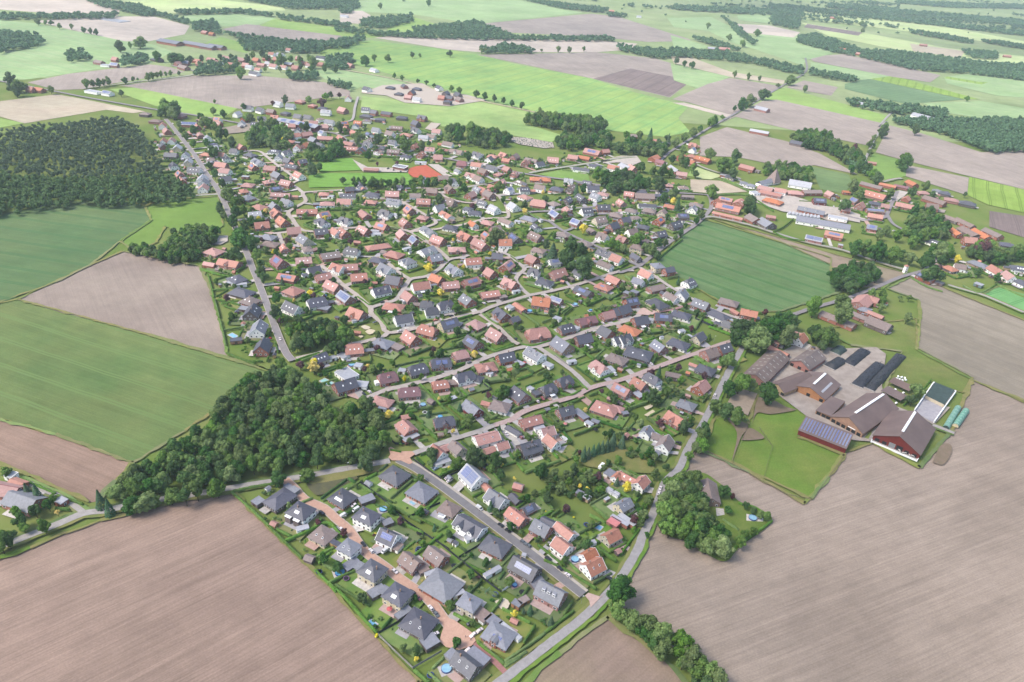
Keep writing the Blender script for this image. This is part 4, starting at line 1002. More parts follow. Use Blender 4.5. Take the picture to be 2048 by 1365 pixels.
WOODS=[('near wood',[(-239.9,332.9),(-234.7,349.6),(-222.8,368.2),(-215.7,387.4),(-203.6,406.9),(-205.7,431.4),(-198.4,459.3),(-180.3,486.7),(-162.7,469.9),(-142.9,454.3),(-122.7,434.1),(-108.9,439.5),(-91.5,427),(-81.2,399.4),(-80,379.3),(-117.2,364.2),(-150.6,350.9),(-189.1,332.9),(-226.1,317.8)],8.3,(8.5, 13.5),(9, 16)),
('small wood',[(-195.7,540.6),(-188.3,557.7),(-163.3,558.6),(-138.5,545.3),(-131,522.8),(-154.4,507.6),(-175.6,503.9)],7.0,(7, 10),(10, 14)),
('orchard',[(24,382.8),(33.8,383.9),(43,381.3),(49.9,392.1),(57.9,384.3),(65.6,381.6),(65.9,366.6),(53,360.7),(45.2,364.5),(37,361.7),(29.9,367.6),(27.3,376.1)],5.2,(3.5, 6.5),(3, 6.5)),
('lane shrubs',[(91.4,366.1),(99.7,370.8),(97.7,355.7),(92.3,342.8),(86.3,333.8),(81.2,336.6),(85.3,346.5),(83.1,354.2)],5,(3.5, 6),(3, 5.5)),
('orchard',[(79.8,410.4),(90.3,417.8),(103.4,413),(103.4,400.8),(98.2,401.8),(89.3,408.3)],5.5,(3.5, 6),(3, 6)),
('copse',[(337,730.7),(356.1,761),(376.5,771.2),(393.6,764.7),(390.9,739.5),(373.2,712.1),(347.3,698.6),(333.5,708.2)],7.5,(9, 13),(12, 16)),
('lane wood',[(106.9,385.2),(130.8,389.7),(128.5,369.9),(127.3,356.9),(136.8,342.1),(134.6,331.8),(126.7,322.2),(116.8,326.1),(97.8,338.3),(98.4,352.2)],6.8,(9, 14),(11, 16)),
('farm oaks',[(199,595.3),(227.8,615.1),(266.1,623.3),(259.8,593.8),(239.8,593.5),(214.1,570.3),(197.1,570.3)],8,(11, 15),(13, 18)),
('court oaks',[(112.2,1035),(130.5,1052.9),(155.1,1055.1),(161.1,1032.6),(180,1033.4),(174.5,1006.1),(148.1,987.7),(128,965.1),(108.8,973.1)],11,(12, 16),(13, 18)),
('green oaks',[(533.5,978.1),(564.5,984.3),(557.8,938.9),(523.7,874),(514.3,890),(488.2,861.7),(469.7,844.3),(485.5,896.7)],11,(11, 15),(12, 18)),
('green oaks',[(499,846.7),(525.4,854.3),(509.3,816.3),(485.6,799.3),(478.4,810.9)],9,(9, 13),(11, 15)),
('green oaks',[(541.9,854.4),(573.3,860),(570.1,845.6),(595.8,852.9),(622.2,868.8),(604.9,838.2),(563.2,812.6),(540.1,808.7),(531.8,825.4)],10,(10, 14),(12, 17)),
('village park',[(-92,1211.2),(-79.9,1232.3),(-38,1225.8),(-21.9,1225.7),(-33,1163.6),(-59.8,1152.7),(-86.8,1149.8)],11,(11, 14),(13, 18)),
('meadow copse',[(-5.8,1334.7),(21.4,1368.6),(97.7,1375),(135.1,1364.9),(137,1305.7),(105.4,1282.8),(69.8,1291.9),(31.3,1305.3),(-0.4,1311.1)],11.5,(12, 15),(13, 19)),
('village park',[(47.8,1196.8),(61.2,1239.1),(141.4,1269.5),(134.8,1186.2),(100.8,1198),(77.1,1167.6),(55,1166)],11.5,(12, 15),(12, 18)),
('village park',[(145.3,1200.3),(165.8,1227.7),(233.1,1231.6),(222.8,1161),(194.5,1166.3),(166.4,1163.4),(145.9,1166.6)],12,(12, 16),(12, 18)),
('hillside clump',[(467.9,1335.5),(506.5,1378.6),(547,1378.4),(538.7,1272.4),(560.6,1258.7),(549.7,1201.5),(522.2,1203.7),(512.7,1275.6),(478.2,1286.6)],10,(11, 15),(14, 19)),
('church trees',[(367.5,1133.2),(395.9,1156.4),(441.1,1134),(425.3,1083.8),(394.8,1092.1),(366,1108.8)],9,(9, 12),(12, 16)),
('park belt',[(-427.2,1121.4),(-422.9,1169.4),(-398.2,1189.7),(-365.7,1154.9),(-346.6,1072.1),(-366.5,1067),(-389.5,1068.6),(-408.8,1071.2)],11,(11, 15),(12, 16)),
('park belt',[(-323.7,1085.5),(-309.2,1081.6),(-295.6,1037.8),(-279.5,1045.3),(-296.2,1104.1),(-282.7,1127.4),(-265.3,1070.4),(-269,1027),(-306.9,1024.7)],11,(11, 15),(12, 16)),
('pasture clump',[(-370.6,721.9),(-362.1,755.5),(-337.8,749.7),(-319.9,731.3),(-324.8,702.9),(-324.6,664.6),(-340.9,661.8),(-390.9,678.1),(-398.6,696.3),(-360.7,689.9)],7,(7, 10),(8, 12))]
FOREST=[('pine',[(-770.7,1004.9),(-749.8,1037.8),(-634.4,1151.6),(-569,1087.1),(-473.4,938.8),(-457.4,910.2),(-533.5,872.4),(-642,867.9),(-668.2,851.9)],6.6,(4.6, 6.6),(12, 17)),
('leaf',[(-668.2,851.9),(-642,867.9),(-533.5,872.4),(-457.4,910.2),(-408.8,866.9),(-388.1,834.2),(-429.7,808),(-509.7,794.8),(-567.4,750.4),(-587.3,731.1)],7.2,(7, 10),(11, 15))]
FARWOODS=[[(-1288.6,1821.9),(-1265.2,1848.3),(-1153.5,1817.7),(-1089.8,1728.9),(-1109.4,1602.9),(-1126.3,1574.1)],
[(-996.8,1651.3),(-976.9,1682.8),(-920,1596.7),(-945.6,1565.7)],
[(-875.4,1636.3),(-846.8,1692.5),(-801.7,1603.2),(-827.3,1553.2)],
[(-936.2,2168.7),(-891.3,2211.6),(-809,2031.2),(-889.6,2054.9)],
[(-1411.6,2492.8),(-1204.6,2428.8),(-1123.2,2341.8),(-1093.4,2233.6),(-1282.1,2355.7)],
[(-705.2,1621.1),(-649,1696.5),(-605.7,1580.5),(-664.8,1521.3)],
[(-1020.1,2764),(-648.7,2958.9),(-600.8,2735.9),(-798.3,2612.5)],
[(-722.4,1924.5),(-533.5,2011.9),(-503.7,1862.8),(-668.2,1816.9)],
[(-1075.1,2371.1),(-904.4,2498.3),(-796,2427.1),(-792.4,2399.1),(-899.3,2423.5),(-1044.5,2311.5)],
[(-787.2,2432.3),(-542.8,2342.8),(-529.2,2282.2),(-756.1,2365.3)],
[(-1220.7,2418.5),(-956.3,2194.7),(-941.6,2147.7),(-1051.6,2237.7),(-1178,2308.5)],
[(-1406.6,2071.2),(-1303,2151.1),(-1184.4,2241.3),(-1149,2170.3),(-1372.6,2017.5)],
[(-806.5,2048.3),(-610.9,1976.1),(-598.7,1920.3),(-735.4,1961.1)],
[(-538,2466.9),(-407.3,2653.8),(-380.2,2512),(-437,2322.6),(-507.5,2323.3)],
[(-355.3,2346.2),(-188.6,2617.6),(-67.1,2363.1),(-70.1,2309.2),(-211.6,2275.2),(-340.5,2281.1)],
[(-562,2257.8),(-426.3,2238.3),(-210.1,2259),(247.1,2461.2),(241,2387.7),(-206.4,2220.9),(-414.8,2176.5),(-550.6,2210.5)],
[(-138,2075.2),(-60.6,2183.9),(6.4,2109.9),(2.2,2074.3),(-129.5,2018)],
[(242.7,2289.4),(357.9,2262.6),(451.8,2272.8),(440.8,2209.2),(334.4,2123.2),(247.1,2229.4)],
[(-69.6,3422.4),(293.5,3263.7),(263.1,3127.4),(105.1,3176.8)],
[(274.7,3106.2),(352.8,3096.9),(338.7,3019.1),(275,3024.7)],
[(394.2,2293.7),(563.7,2320.8),(729.8,2110.2),(694.6,2024.2),(600.5,2163.5),(392.9,2189.2)],
[(503.8,2584.2),(583.2,2565.6),(627.7,2379.7),(578.6,2390.5)],
[(918.5,2803.3),(1012.4,2891.1),(1059.1,2601.8),(988,2438.4),(928,2510.2),(877.3,2665.4)],
[(1030.7,2554.8),(1200.9,2594.2),(1518.7,2411.7),(1385.4,2179.6),(1229.9,2248.1),(1082.4,2244.9),(999.1,2411.9)],
[(745.5,2116.2),(843.8,2021),(809.9,1964.4),(724.7,2035.3)],
[(992.4,3439.4),(1128.5,3457.9),(995.9,3041.1),(921.7,3124.7)],
[(610,3593.5),(1242.1,3780.7),(1168.7,3541.4),(882.7,3466.7),(587.1,3445.4)],
[(750.1,1578),(841.6,1532.8),(1018.1,1540.7),(918.3,1367.2),(817.8,1353),(820.6,1460.7),(733.9,1530.1)],
[(715.3,1736.8),(915.9,1689.2),(868.9,1597.8),(771.4,1629.8),(699.5,1672)],
[(1511.6,4253.7),(1836.4,4180.2),(2483,4089),(2323.9,3812.4),(1735.7,3937.4),(1443.6,4050.8)],
[(2106,4830.1),(2562.2,4940.7),(3126.7,5208.8),(2956.1,4912.1),(2290.5,4584.5),(2024.8,4634.4)],
[(761.1,3305.7),(750.6,2985),(717.2,2572.9),(694,2502.1),(704.2,2781.9)],
[(1498.3,3248.9),(1615.4,3162.6),(1652.6,3024.5),(1608.5,2962.3),(1478.8,3156.6)],
[(1462.8,2742.5),(1580.4,2721.3),(1503.4,2587.8),(1408.8,2565.2)],
[(1426.5,2463.3),(1561.8,2486.6),(1385.4,2179.6),(1351.6,2293.6)],
[(1715.8,3097.3),(1851.3,2990.2),(1790.8,2885),(1688.8,3020)],
[(-673.4,2769.8),(-631.8,2769.3),(-597.1,2613.1),(-631.4,2592.6)],
[(-507.5,2068.8),(-455.9,2124.4),(-441.4,2054.6),(-484.5,1971.7)],
[(-447.1,1813.5),(-417.8,1825.6),(-398,1753.4),(-418.4,1692)],
[(747.8,1517.1),(786.1,1490.3),(802.5,1452.8),(830.1,1376.6),(841.5,1333.2),(901.1,1416.4),(960.9,1443.1),(1081.1,1652.5),(766.7,1561.7)],
[(522.2,1203.7),(542.6,1182.5),(548.2,1126.6),(538.8,1109.1),(532.2,1155)],
[(1145.7,4014.5),(1731,3736.6),(2141.4,3494.8),(2060.6,3354.2),(1661.7,3577.4),(1097.2,3832.4)],
[(-588.9,1930.2),(-577.3,1949.2),(-540.4,1847.1),(-566,1823.8)],
[(-569,1981.1),(-501.8,2026.6),(-462.8,1987.1),(-476.8,1939.6),(-545.1,1909.4)],
[(-485,1821.6),(-433.7,1843.1),(-398.2,1699.8),(-445.6,1681.4)],
[(-501.8,1581.6),(-447,1601.9),(-431.6,1543.5),(-489.5,1540.4)],
[(-409.3,1551.4),(-359,1525.7),(-348.7,1479.6),(-396.2,1512.7)]]
TREES=[(-798.2,1357.6,13.8,17.4,'b'), (-793,1370.1,10.9,14,'b'), (-784.2,1374.4,11.8,15.1,'b'), (-782.2,1386.9,9.4,12.3,'b'),
(-775.4,1392.8,12,15.3,'b'), (-755.9,1413.9,11.2,14.3,'b'), (-751.2,1434.9,9.1,11.9,'b'), (-746.7,1445,5.9,8.2,'b'),
(-728.6,1450.2,13,16.5,'b'), (-727.3,1464.9,11.5,14.7,'b'), (-725.8,1479.1,9.3,12.2,'b'), (-720.3,1487.2,10,13,'b'),
(-716.3,1498.6,7.4,10,'b'), (-710.3,1504.5,8.8,11.6,'b'), (-699.3,1519,7.5,10.1,'b'), (-592.1,1213.7,27.8,24,'b'),
(-570.5,1196.2,27.5,24,'b'), (-522.5,1237.3,10.8,13.9,'b'), (-499.6,1223.9,10.7,13.8,'b'), (-525.2,1194.3,11,14.2,'b'),
(-503.4,1163.6,12.1,15.4,'b'), (-510.2,1160.1,10.7,13.8,'b'), (-913.6,1326.8,21.1,24,'b'), (-884.7,1299.4,26.6,24,'b'),
(-868.8,1268.8,26,24,'b'), (-830.4,1303.4,13.4,16.9,'b'), (-716.2,1318.7,9.6,12.5,'b'), (-795.6,1633.8,18.1,22.3,'b'),
(-748.9,1625.3,36.1,24,'b'), (-909.3,1708.3,22.6,24,'b'), (-913.7,1762.1,10.9,14,'b'), (-895.7,1771.8,33.1,24,'b'),
(-1256,1984.9,13.8,17.4,'b'), (-1240.9,1991,11.3,14.5,'b'), (-1227.7,1993.2,12.2,15.5,'b'), (-1181.4,1949.9,11.9,15.2,'b'),
(-1153.5,1953.2,11.1,14.3,'b'), (-1100.5,1913.1,12.6,15.9,'b'), (-1078.6,1904.7,11.7,14.9,'b'), (-1061.9,1898.3,11.6,14.9,'b'),
(-615.8,1678.4,14.9,18.6,'b'), (-601.6,1657.5,11,14.2,'b'), (-588.7,1721.2,15.2,19,'b'), (-563.3,1676.7,12.6,16,'b'),
(-549.4,1667.5,11.1,14.3,'b'), (-544.8,1701.8,13.5,17.1,'b'), (-537.8,1729.2,13,16.4,'b'), (-512.6,1708.3,15.1,18.9,'b'),
(-494.9,1658,11,14.2,'b'), (-499.8,1744.3,13.1,16.5,'b'), (-468.5,1642.5,12.4,15.8,'b'), (-680.2,1690.8,13.5,17,'b'),
(-665.1,1710.9,12.9,16.3,'b'), (-622.7,1624.8,14.4,18.1,'b'), (-709.6,1660.9,12.5,15.9,'b'), (-724.8,1635.5,14.5,18.2,'b'),
(-624,1735.4,13.8,17.4,'b'), (-614.7,1765.1,13.2,16.7,'b'), (-439.5,1643.5,12.4,15.8,'b'), (-419.6,1652.3,14.7,18.4,'b'),
(-759,1622.1,14.4,18.1,'b'), (-557.1,1610.8,9.3,12.2,'b'), (-528.1,1621.7,9.4,12.3,'b'), (-579.4,1524.4,20.4,24,'b'),
(-500.1,1588.7,10.6,13.7,'b'), (-623,1576.5,14,17.7,'b'), (-547.8,1686,22.4,24,'b'), (-474.3,1683.4,22.3,24,'b'),
(-549.9,1314.9,6,8.4,'b'), (-435.4,1345,12.2,15.5,'b'), (-202.8,1939.8,16.1,20,'b'), (-335.1,1814.5,15.1,18.9,'b'),
(-366.7,1811.8,12.7,16.2,'b'), (-289.1,1890.2,11.6,14.8,'b'), (-272.3,1900.2,7.5,10.1,'b'), (-289.2,1635.9,8.7,11.5,'b'),
(-269.4,1615.2,8.6,11.4,'b'), (-234.1,1603.1,7.9,10.5,'b'), (-214.4,1587.2,9.2,12.1,'b'), (-196.3,1569.9,8.4,11.2,'b'),
(-157.9,1545.5,10.4,13.4,'b'), (-138.6,1524.5,11.6,14.8,'b'), (-104.1,1502.8,12.8,16.2,'b'), (-85.6,1487.8,12,15.3,'b'),
(-67,1479.9,10.6,13.7,'b'), (-49.1,1466.8,9.9,12.9,'b'), (-31.7,1450.6,11.1,14.3,'b'), (-13.4,1435.1,12.3,15.6,'b'),
(22.4,1414.3,10.2,13.2,'b'), (-373.7,1750.1,23.1,24,'b'), (69.8,2126.6,12.9,16.3,'b'), (100.7,2127.3,13.8,17.4,'b'),
(142.4,2170.2,10.3,13.4,'b'), (-537,2790.8,15.4,19.2,'b'), (-390.9,2958.8,18.8,23.1,'b'), (24.8,2112.4,7.3,9.9,'b'),
(-130.1,2024.1,13.2,16.7,'b'), (-119.3,2028.6,13.2,16.7,'b'), (379.3,2064.5,16.1,20.1,'b'), (395.3,2031.8,13.3,16.8,'b'),
(412.5,2014.4,14.9,18.6,'b'), (504.3,1929.3,12.7,16.1,'b'), (533,1911.5,12.5,15.9,'b'), (557.7,1901.8,10,13,'b'),
(636.1,2600.9,18.9,23.2,'b'), (652.1,2473.5,23.3,24,'b'), (584.5,1832.9,10.5,13.5,'b'), (624.6,1881.9,28.8,24,'b'),
(637.2,1801.2,13.5,17,'b'), (510.8,1682.8,26,24,'b'), (458.6,1598.4,24.9,24,'b'), (433.2,1558.7,20.8,24,'b'),
(416,1545.1,9,11.8,'b'), (349,1415.5,15.9,19.8,'b'), (337.2,1401.9,12.7,16.1,'b'), (374.9,1464.7,8.6,11.3,'b'),
(289.8,1311.2,14.9,18.6,'b'), (269.2,1276.3,13.1,16.6,'b'), (310.9,1352.3,9.8,12.8,'b'), (248.6,1233.6,14.1,17.8,'b'),
(606.6,1326,10.9,14,'b'), (632,1373.3,9.3,12.2,'b'), (1029.6,1830.5,11.3,14.4,'b'), (1289.7,3445.9,26.1,24,'b'),
(1341.9,3333.5,25.3,24,'b'), (1247.2,3070.7,16.9,20.9,'b'), (619.3,2871,17.1,21.1,'b'), (767.4,2757.5,23.5,24,'b'),
(659.7,1415.3,12.8,16.2,'b'), (687.3,1460.2,13.1,16.6,'b'), (739.9,1446.7,16.3,20.2,'b'), (269.1,1279.5,11.3,14.5,'b'),
(291.5,1318.1,12.8,16.3,'b'), (310.3,1351,9.2,12.1,'b'), (343,1403.4,14.9,18.7,'b'), (338.9,1406.5,9.5,12.5,'b'),
(228.5,1141,11.3,14.5,'b'), (239.7,1134.7,13.5,17.1,'b'), (247,1123.8,12.3,15.7,'b'), (251.6,1097.9,11,14.1,'b'),
(253.3,1075.9,9.7,12.7,'b'), (189.6,1005.7,18.3,22.5,'b'), (172.6,1084.5,15.2,19,'b'), (259.7,991.9,14.1,17.7,'b'),
(289.3,1165.8,17.3,21.4,'b'), (301.9,1112.4,28.8,24,'b'), (328.5,1160.7,18.4,22.6,'b'), (308.5,1079,14,17.6,'b'),
(253.2,1188.2,12.9,16.3,'b'), (248.6,1241.4,12.2,15.5,'b'), (239.4,1269.5,11.2,14.4,'b'), (208.4,1258,13.5,24,'s'),
(240,1258.3,8.6,17.3,'s'), (191.7,1267.8,12.4,15.8,'b'), (169.7,1269.9,11.2,14.4,'b'), (103.8,1028.8,15.5,19.4,'b'),
(202.7,1066.8,15,18.7,'b'), (188.1,1067,11.8,15,'b'), (214.2,1069.4,11.8,15.1,'b'), (140.1,989,14.3,17.9,'b'),
(156.4,989.6,14.3,17.9,'b'), (189.6,997.7,18.2,22.4,'b'), (259.8,990.2,13.4,16.9,'b'), (218.5,879.2,7.4,10,'b'),
(191.8,832.9,7.9,10.5,'b'), (183.2,819.4,6.5,9,'b'), (228.8,898.1,8.8,11.6,'b'), (201.5,975.1,10.4,13.4,'b'),
(207.4,977.3,11.3,14.5,'b'), (200,947.3,10.1,13.1,'y'), (201.9,922.9,9.9,19.8,'s'), (187.8,947.5,12.9,16.3,'b'),
(134.9,796.6,13.5,17.1,'b'), (159.6,793.2,9.5,12.5,'b'), (167.8,798.6,7.2,9.8,'b'), (149.7,768,11.6,14.8,'b'),
(153.7,760.8,9.2,12.1,'b'), (143,775.8,10.9,14.1,'b'), (117.6,771.3,10.9,14,'b'), (302.6,951.2,14.7,18.5,'b'),
(299.3,932.2,11.8,15.1,'b'), (58.1,758.9,16.8,20.8,'b'), (51.4,714.7,18.9,23.3,'b'), (68.8,699,22.2,24,'b'),
(36.9,729.5,16.3,24,'p'), (-26.1,770.8,18.6,22.9,'b'), (-30.9,764.7,10.8,13.9,'b'), (104.4,778.5,14.8,18.6,'b'),
(111,777.3,10.2,13.2,'b'), (74.8,821.9,9.8,12.8,'y'), (5,872.9,6.5,8.9,'y'), (27.6,947.9,5.5,7.9,'y'),
(3.7,889.3,9.6,12.5,'b'), (81.8,967,10.3,13.3,'b'), (72,961.6,8.4,16.7,'s'), (59.2,987.3,6.7,9.2,'b'),
(-32,952.2,13.8,17.4,'b'), (-39.7,945.8,6.4,8.9,'b'), (31,917.1,9,11.8,'b'), (-8.9,902.8,8,10.7,'b'),
(-23.2,905.1,8,10.7,'b'), (68.1,751.4,12.9,16.4,'b'), (30.2,765,10,13,'b'), (-90.3,686.8,8.9,11.7,'y'),
(-152.4,748.1,9.9,12.8,'b'), (-207.5,814.9,9.7,12.7,'b'), (-77.4,941.5,10.1,13.1,'b'), (-110.1,835.7,6.6,13.3,'s'),
(-147.5,892.5,7.9,10.6,'b'), (-127.1,909.9,8,10.7,'b'), (-103.5,884.5,11.3,14.5,'b'), (-126.3,943.2,8.3,11,'b'),
(-191.5,933.8,10,13,'b'), (-217.3,926.4,8.1,10.9,'b'), (-207.7,928.4,8.1,10.9,'b'), (-197.1,929.8,10,13,'b'),
(-185.1,933.3,8.2,10.9,'b'), (-175,938.4,8.2,11,'b'), (-157.2,941.3,10.1,13.1,'b'), (-166.5,926.1,8.1,10.8,'b'),
(-140.6,922.5,9.9,12.9,'b'), (-148.3,949,7.4,10,'b'), (-133.8,944.5,8.3,11,'b'), (-60.8,873.8,9.5,12.4,'c'),
(-73.1,768.6,3.9,6,'y'), (-182.1,741.2,6,8.4,'c'), (-52.7,601.9,9.6,12.5,'b'), (-47.9,559.7,7.3,9.9,'b'),
(-58,522.3,6.9,9.4,'b'), (-71.9,634.1,6,8.4,'y'), (-30.7,527.6,5.5,7.8,'y'), (-84.4,617.8,3.6,5.6,'y'),
(-143.2,537.6,15.2,19,'b'), (-114.5,546.2,6.5,9,'b'), (-148,564.6,7.9,10.6,'b'), (-122,588.4,5.7,8,'b'),
(-68,585.8,2.5,4.4,'b'), (-65.3,530.2,4.1,6.2,'c'), (-208.3,566.4,11.6,14.8,'b'), (-203.3,561.1,7.3,9.9,'b'),
(-242.5,635.3,10.7,13.8,'b'), (-229,615.1,7.2,9.7,'b'), (-218.3,596.2,9.5,12.4,'b'), (-190.9,614.1,5.9,8.2,'y'),
(-192,601.9,8.3,11.1,'b'), (-186.3,609.1,5.8,8.2,'c'), (-178.3,515.2,8.5,11.3,'w'), (-155.4,493.3,6.6,9.1,'y'),
(-166,491.5,6.1,8.5,'c'), (-178.8,487.5,10.9,14.1,'b'), (-198.3,564.6,6.1,8.5,'b'), (-203,559.7,5.5,7.8,'c'),
(-248.8,646.2,10.1,13.1,'b'), (-154.1,486.8,8.2,10.9,'y'), (-149.6,492,5,7.2,'c'), (-165.9,491.9,5,7.2,'c'),
(-134.3,491.7,6.1,8.5,'b'), (-115.4,493.6,4.7,6.9,'c'), (-113.6,498.2,3.6,5.7,'y'), (-146.7,514.9,4,6.1,'b'),
(-77.6,446,5.1,7.4,'b'), (-88.8,456.4,4.2,6.3,'b'), (-92.3,461.2,3.7,5.7,'b'), (-69.6,487.6,4.4,6.5,'b'),
(-105.4,441.2,10.2,13.2,'b'), (-99.8,436.6,11.1,14.3,'b'), (-94,429.7,10,13,'b'), (-110.6,435,9.6,12.5,'b'),
(-31.1,525.5,5.5,7.8,'y'), (-58.3,519.9,7.2,9.7,'b'), (-15.3,467.7,4.8,7,'c'), (-2.3,471.6,9.1,11.9,'b'),
(-8,469.8,6.4,8.9,'b'), (-13.8,437.2,4.1,6.2,'b'), (-27.1,430.6,8.5,11.3,'b'), (-29.1,430.5,6.5,9,'b'),
(-37.6,421.3,3.7,5.8,'y'), (-42.3,419.3,4.4,6.6,'w'), (-45.3,511.8,2.8,4.8,'y'), (3.9,500.3,6.1,8.6,'b'),
(133.8,524.5,6.4,8.8,'b'), (139.5,526.9,5.8,8.2,'c'), (121.6,514,6.2,12.5,'s'), (111.5,476,10.2,13.2,'b'),
(116.1,476.4,7.5,10.2,'b'), (124.3,487.9,7.7,10.3,'b'), (130.6,498.3,5,7.3,'b'), (133.3,491.2,5.5,7.8,'b'),
(130.5,440.8,9.2,12,'b'), (58.9,458.5,3.7,5.7,'y'), (96.4,451.7,5.2,7.5,'b'), (75.2,428.9,6,8.4,'b'),
(81.7,428,6,8.4,'b'), (73.1,485.9,3.8,5.9,'c'), (-20.6,390.9,8.9,11.7,'b'), (-30.2,383.3,9.7,12.6,'b'),
(-14.9,389.7,7.5,10.1,'b'), (-6,390.4,7,9.6,'b'), (-1.6,377.4,6,8.3,'b'), (-65.7,405.7,4.3,6.5,'b'),
(-84.5,408.2,5.3,7.6,'b'), (-13.6,437.3,4.1,6.2,'b'), (-38.7,377.1,4.1,6.2,'b'), (-1.1,388.6,2.8,4.7,'y'),
(63.5,381.5,5.5,7.9,'c'), (39.2,369.1,5,7.2,'b'), (26.3,383.4,7.9,10.5,'b'), (43,379.6,6.9,9.4,'b'),
(49.3,396.8,5.2,7.5,'b'), (57.6,384,6,8.4,'b'), (60.1,378,5,7.3,'b'), (53.1,378.3,5.5,7.8,'b'),
(33.8,382.5,6.5,8.9,'b'), (64.5,369.7,5.9,8.3,'b'), (27.7,360.6,6.7,9.2,'b'), (47.9,387.9,6.1,8.5,'b'),
(101.1,409.4,6.8,9.3,'b'), (50.8,372.7,2.7,4.6,'y'), (55.2,369.5,3.2,5.1,'y'), (55.1,401.9,4.8,9.6,'s'),
(58.2,405.2,4.8,9.6,'s'), (61.7,408.6,4.8,9.7,'s'), (65.3,411.3,4.9,9.7,'s'), (68.2,412.4,5.3,10.7,'s'),
(71.8,414.4,5.4,10.7,'s'), (75.3,416.4,5.9,11.7,'s'), (82.9,419.6,5.9,11.8,'s'), (55.3,406.4,4.8,9.6,'s'),
(76.7,421.2,5.9,11.8,'s'), (82.6,427.9,5,7.2,'b'), (71.7,429.9,5,7.3,'b'), (135.2,418.6,9.1,11.9,'b'),
(142.1,430.5,10.7,13.8,'b'), (129.1,409.4,6.2,8.6,'b'), (145.3,373.7,8.4,11.2,'b'), (151,372.1,3.9,6,'c'),
(133.3,320.4,12.2,15.6,'w'), (127.7,323.3,5.9,8.3,'b'), (145,358.6,5,7.3,'b'), (157.5,363.5,5.1,7.3,'b'),
(161.8,360.3,5.1,7.3,'b'), (164.4,355.6,5.6,8,'b'), (168.4,354.2,5.6,8,'b'), (156.8,340.3,5.5,7.8,'b'),
(150.8,336,6,8.4,'b'), (145.8,330.2,6.6,9,'b'), (94.8,361.3,5.7,8,'b'), (102.2,410.2,6.9,9.4,'b'),
(105.1,405.7,6.2,8.6,'b'), (111.5,397.5,5.4,7.7,'b'), (101.9,387.3,6.6,9.1,'b'), (83.4,342.9,4.9,7.1,'c'),
(89.3,347.8,6.2,8.6,'b'), (99.3,338.9,5.5,7.8,'b'), (90.1,331.8,3.6,5.6,'b'), (-239,325.8,7.1,14.1,'s'),
(-231.2,320.7,6.4,12.8,'s'), (-286.4,331.1,5.4,10.7,'s'), (-278.6,328.6,6.5,13,'s'), (-268,326.3,5.3,7.6,'b'),
(-267.8,321.2,6.4,8.9,'b'), (-271.9,315.4,6.9,9.5,'b'), (-274,305.9,8.5,11.3,'b'), (-282.6,313.5,5.8,8.1,'b'),
(-259.3,303,7.9,10.6,'b'), (-271,302.3,6.2,8.6,'b'), (-272.3,290.8,9.3,12.2,'b'), (-278.7,295.8,6.7,9.2,'b'),
(-236,345,3.7,7.4,'s'), (-260.2,317.1,2.9,4.9,'y'), (-308,345.9,6.1,8.6,'b'), (-273.3,286.6,7.6,10.3,'b'),
(67.9,280.1,15.4,19.2,'b'), (66,270,9.9,12.9,'b'), (73.7,265.8,11,14.1,'b'), (82.4,262.8,12.6,16,'b'),
(79.9,259.1,10.2,13.3,'b'), (88.8,256.7,13.5,17.1,'b'), (83.6,252.4,9.5,12.5,'b'), (86.3,247.9,10,13,'b'),
(97.7,250.1,11.1,14.3,'b'), (100.9,244.1,12.1,15.4,'b'), (96,255.7,9,11.9,'b'), (104.4,238.9,11.9,15.2,'b'),
(96.9,243.2,8.2,11,'b'), (102.6,235.5,8.6,11.4,'b'), (108.2,235.5,10.8,13.9,'b'), (111.9,230.5,11.7,15,'b'),
(107.7,229.4,9.6,12.5,'b'), (-48.5,389,8.8,11.7,'b'), (-20.2,385,13.1,16.6,'b'), (-5.6,387.4,9.5,12.5,'b'),
(-1.3,376.3,7.2,9.8,'b'), (-1.7,387.8,3.3,5.3,'y'), (7.9,376.1,2.5,4.4,'y'), (25.3,381.1,10.2,13.2,'b'),
(28.9,355.8,7.6,10.3,'b'), (38.3,367.1,6.4,8.8,'b'), (63.4,380.4,6.5,9,'c'), (83,344.6,4.8,7,'c'),
(7,330.2,5.3,7.6,'b'), (-2.3,341.5,5.4,7.7,'b'), (184.2,500.7,17.4,21.5,'b'), (174.7,495.1,14.1,17.7,'b'),
(184.7,539.5,12.7,16.1,'b'), (204.9,487.2,16,19.9,'b'), (159.4,470.5,10.5,13.5,'b'), (166,463.2,11.4,14.6,'b'),
(172.6,456.1,12.3,15.6,'b'), (144.2,435.5,10.9,14,'b'), (139.5,420.9,10.6,13.7,'b'), (241.7,599.1,5,7.3,'b'),
(277,580.5,12.2,15.5,'b'), (288.8,592.3,9.9,12.9,'b'), (275.6,595.9,13.7,17.2,'b'), (207.6,586.6,27,24,'b'),
(214.6,570.3,24,24,'b'), (237,590.8,24.6,24,'b'), (244.3,581,18.3,22.5,'b'), (214.2,572.4,9.7,12.6,'b'),
(332.8,512.9,12.2,15.6,'b'), (324.3,501.6,8.8,11.6,'b'), (194.9,504,9.9,12.9,'b'), (290.3,646.7,17.5,21.6,'b'),
(323.2,663.1,15.7,19.6,'b'), (313.8,632.6,19.2,23.6,'b'), (364.9,694.3,9.8,12.8,'b'), (377.7,696.3,9.8,12.8,'b'),
(373.5,685.2,8.6,11.4,'b'), (364.4,667.6,8.5,11.2,'b'), (407,698.8,6,8.4,'b'), (397.4,697.6,4.9,7.2,'b'),
(381.8,646.8,9.3,12.2,'b'), (412.2,800.2,21.9,24,'b'), (427.7,794.9,17,21,'b'), (403.5,813.7,16.1,20,'b'),
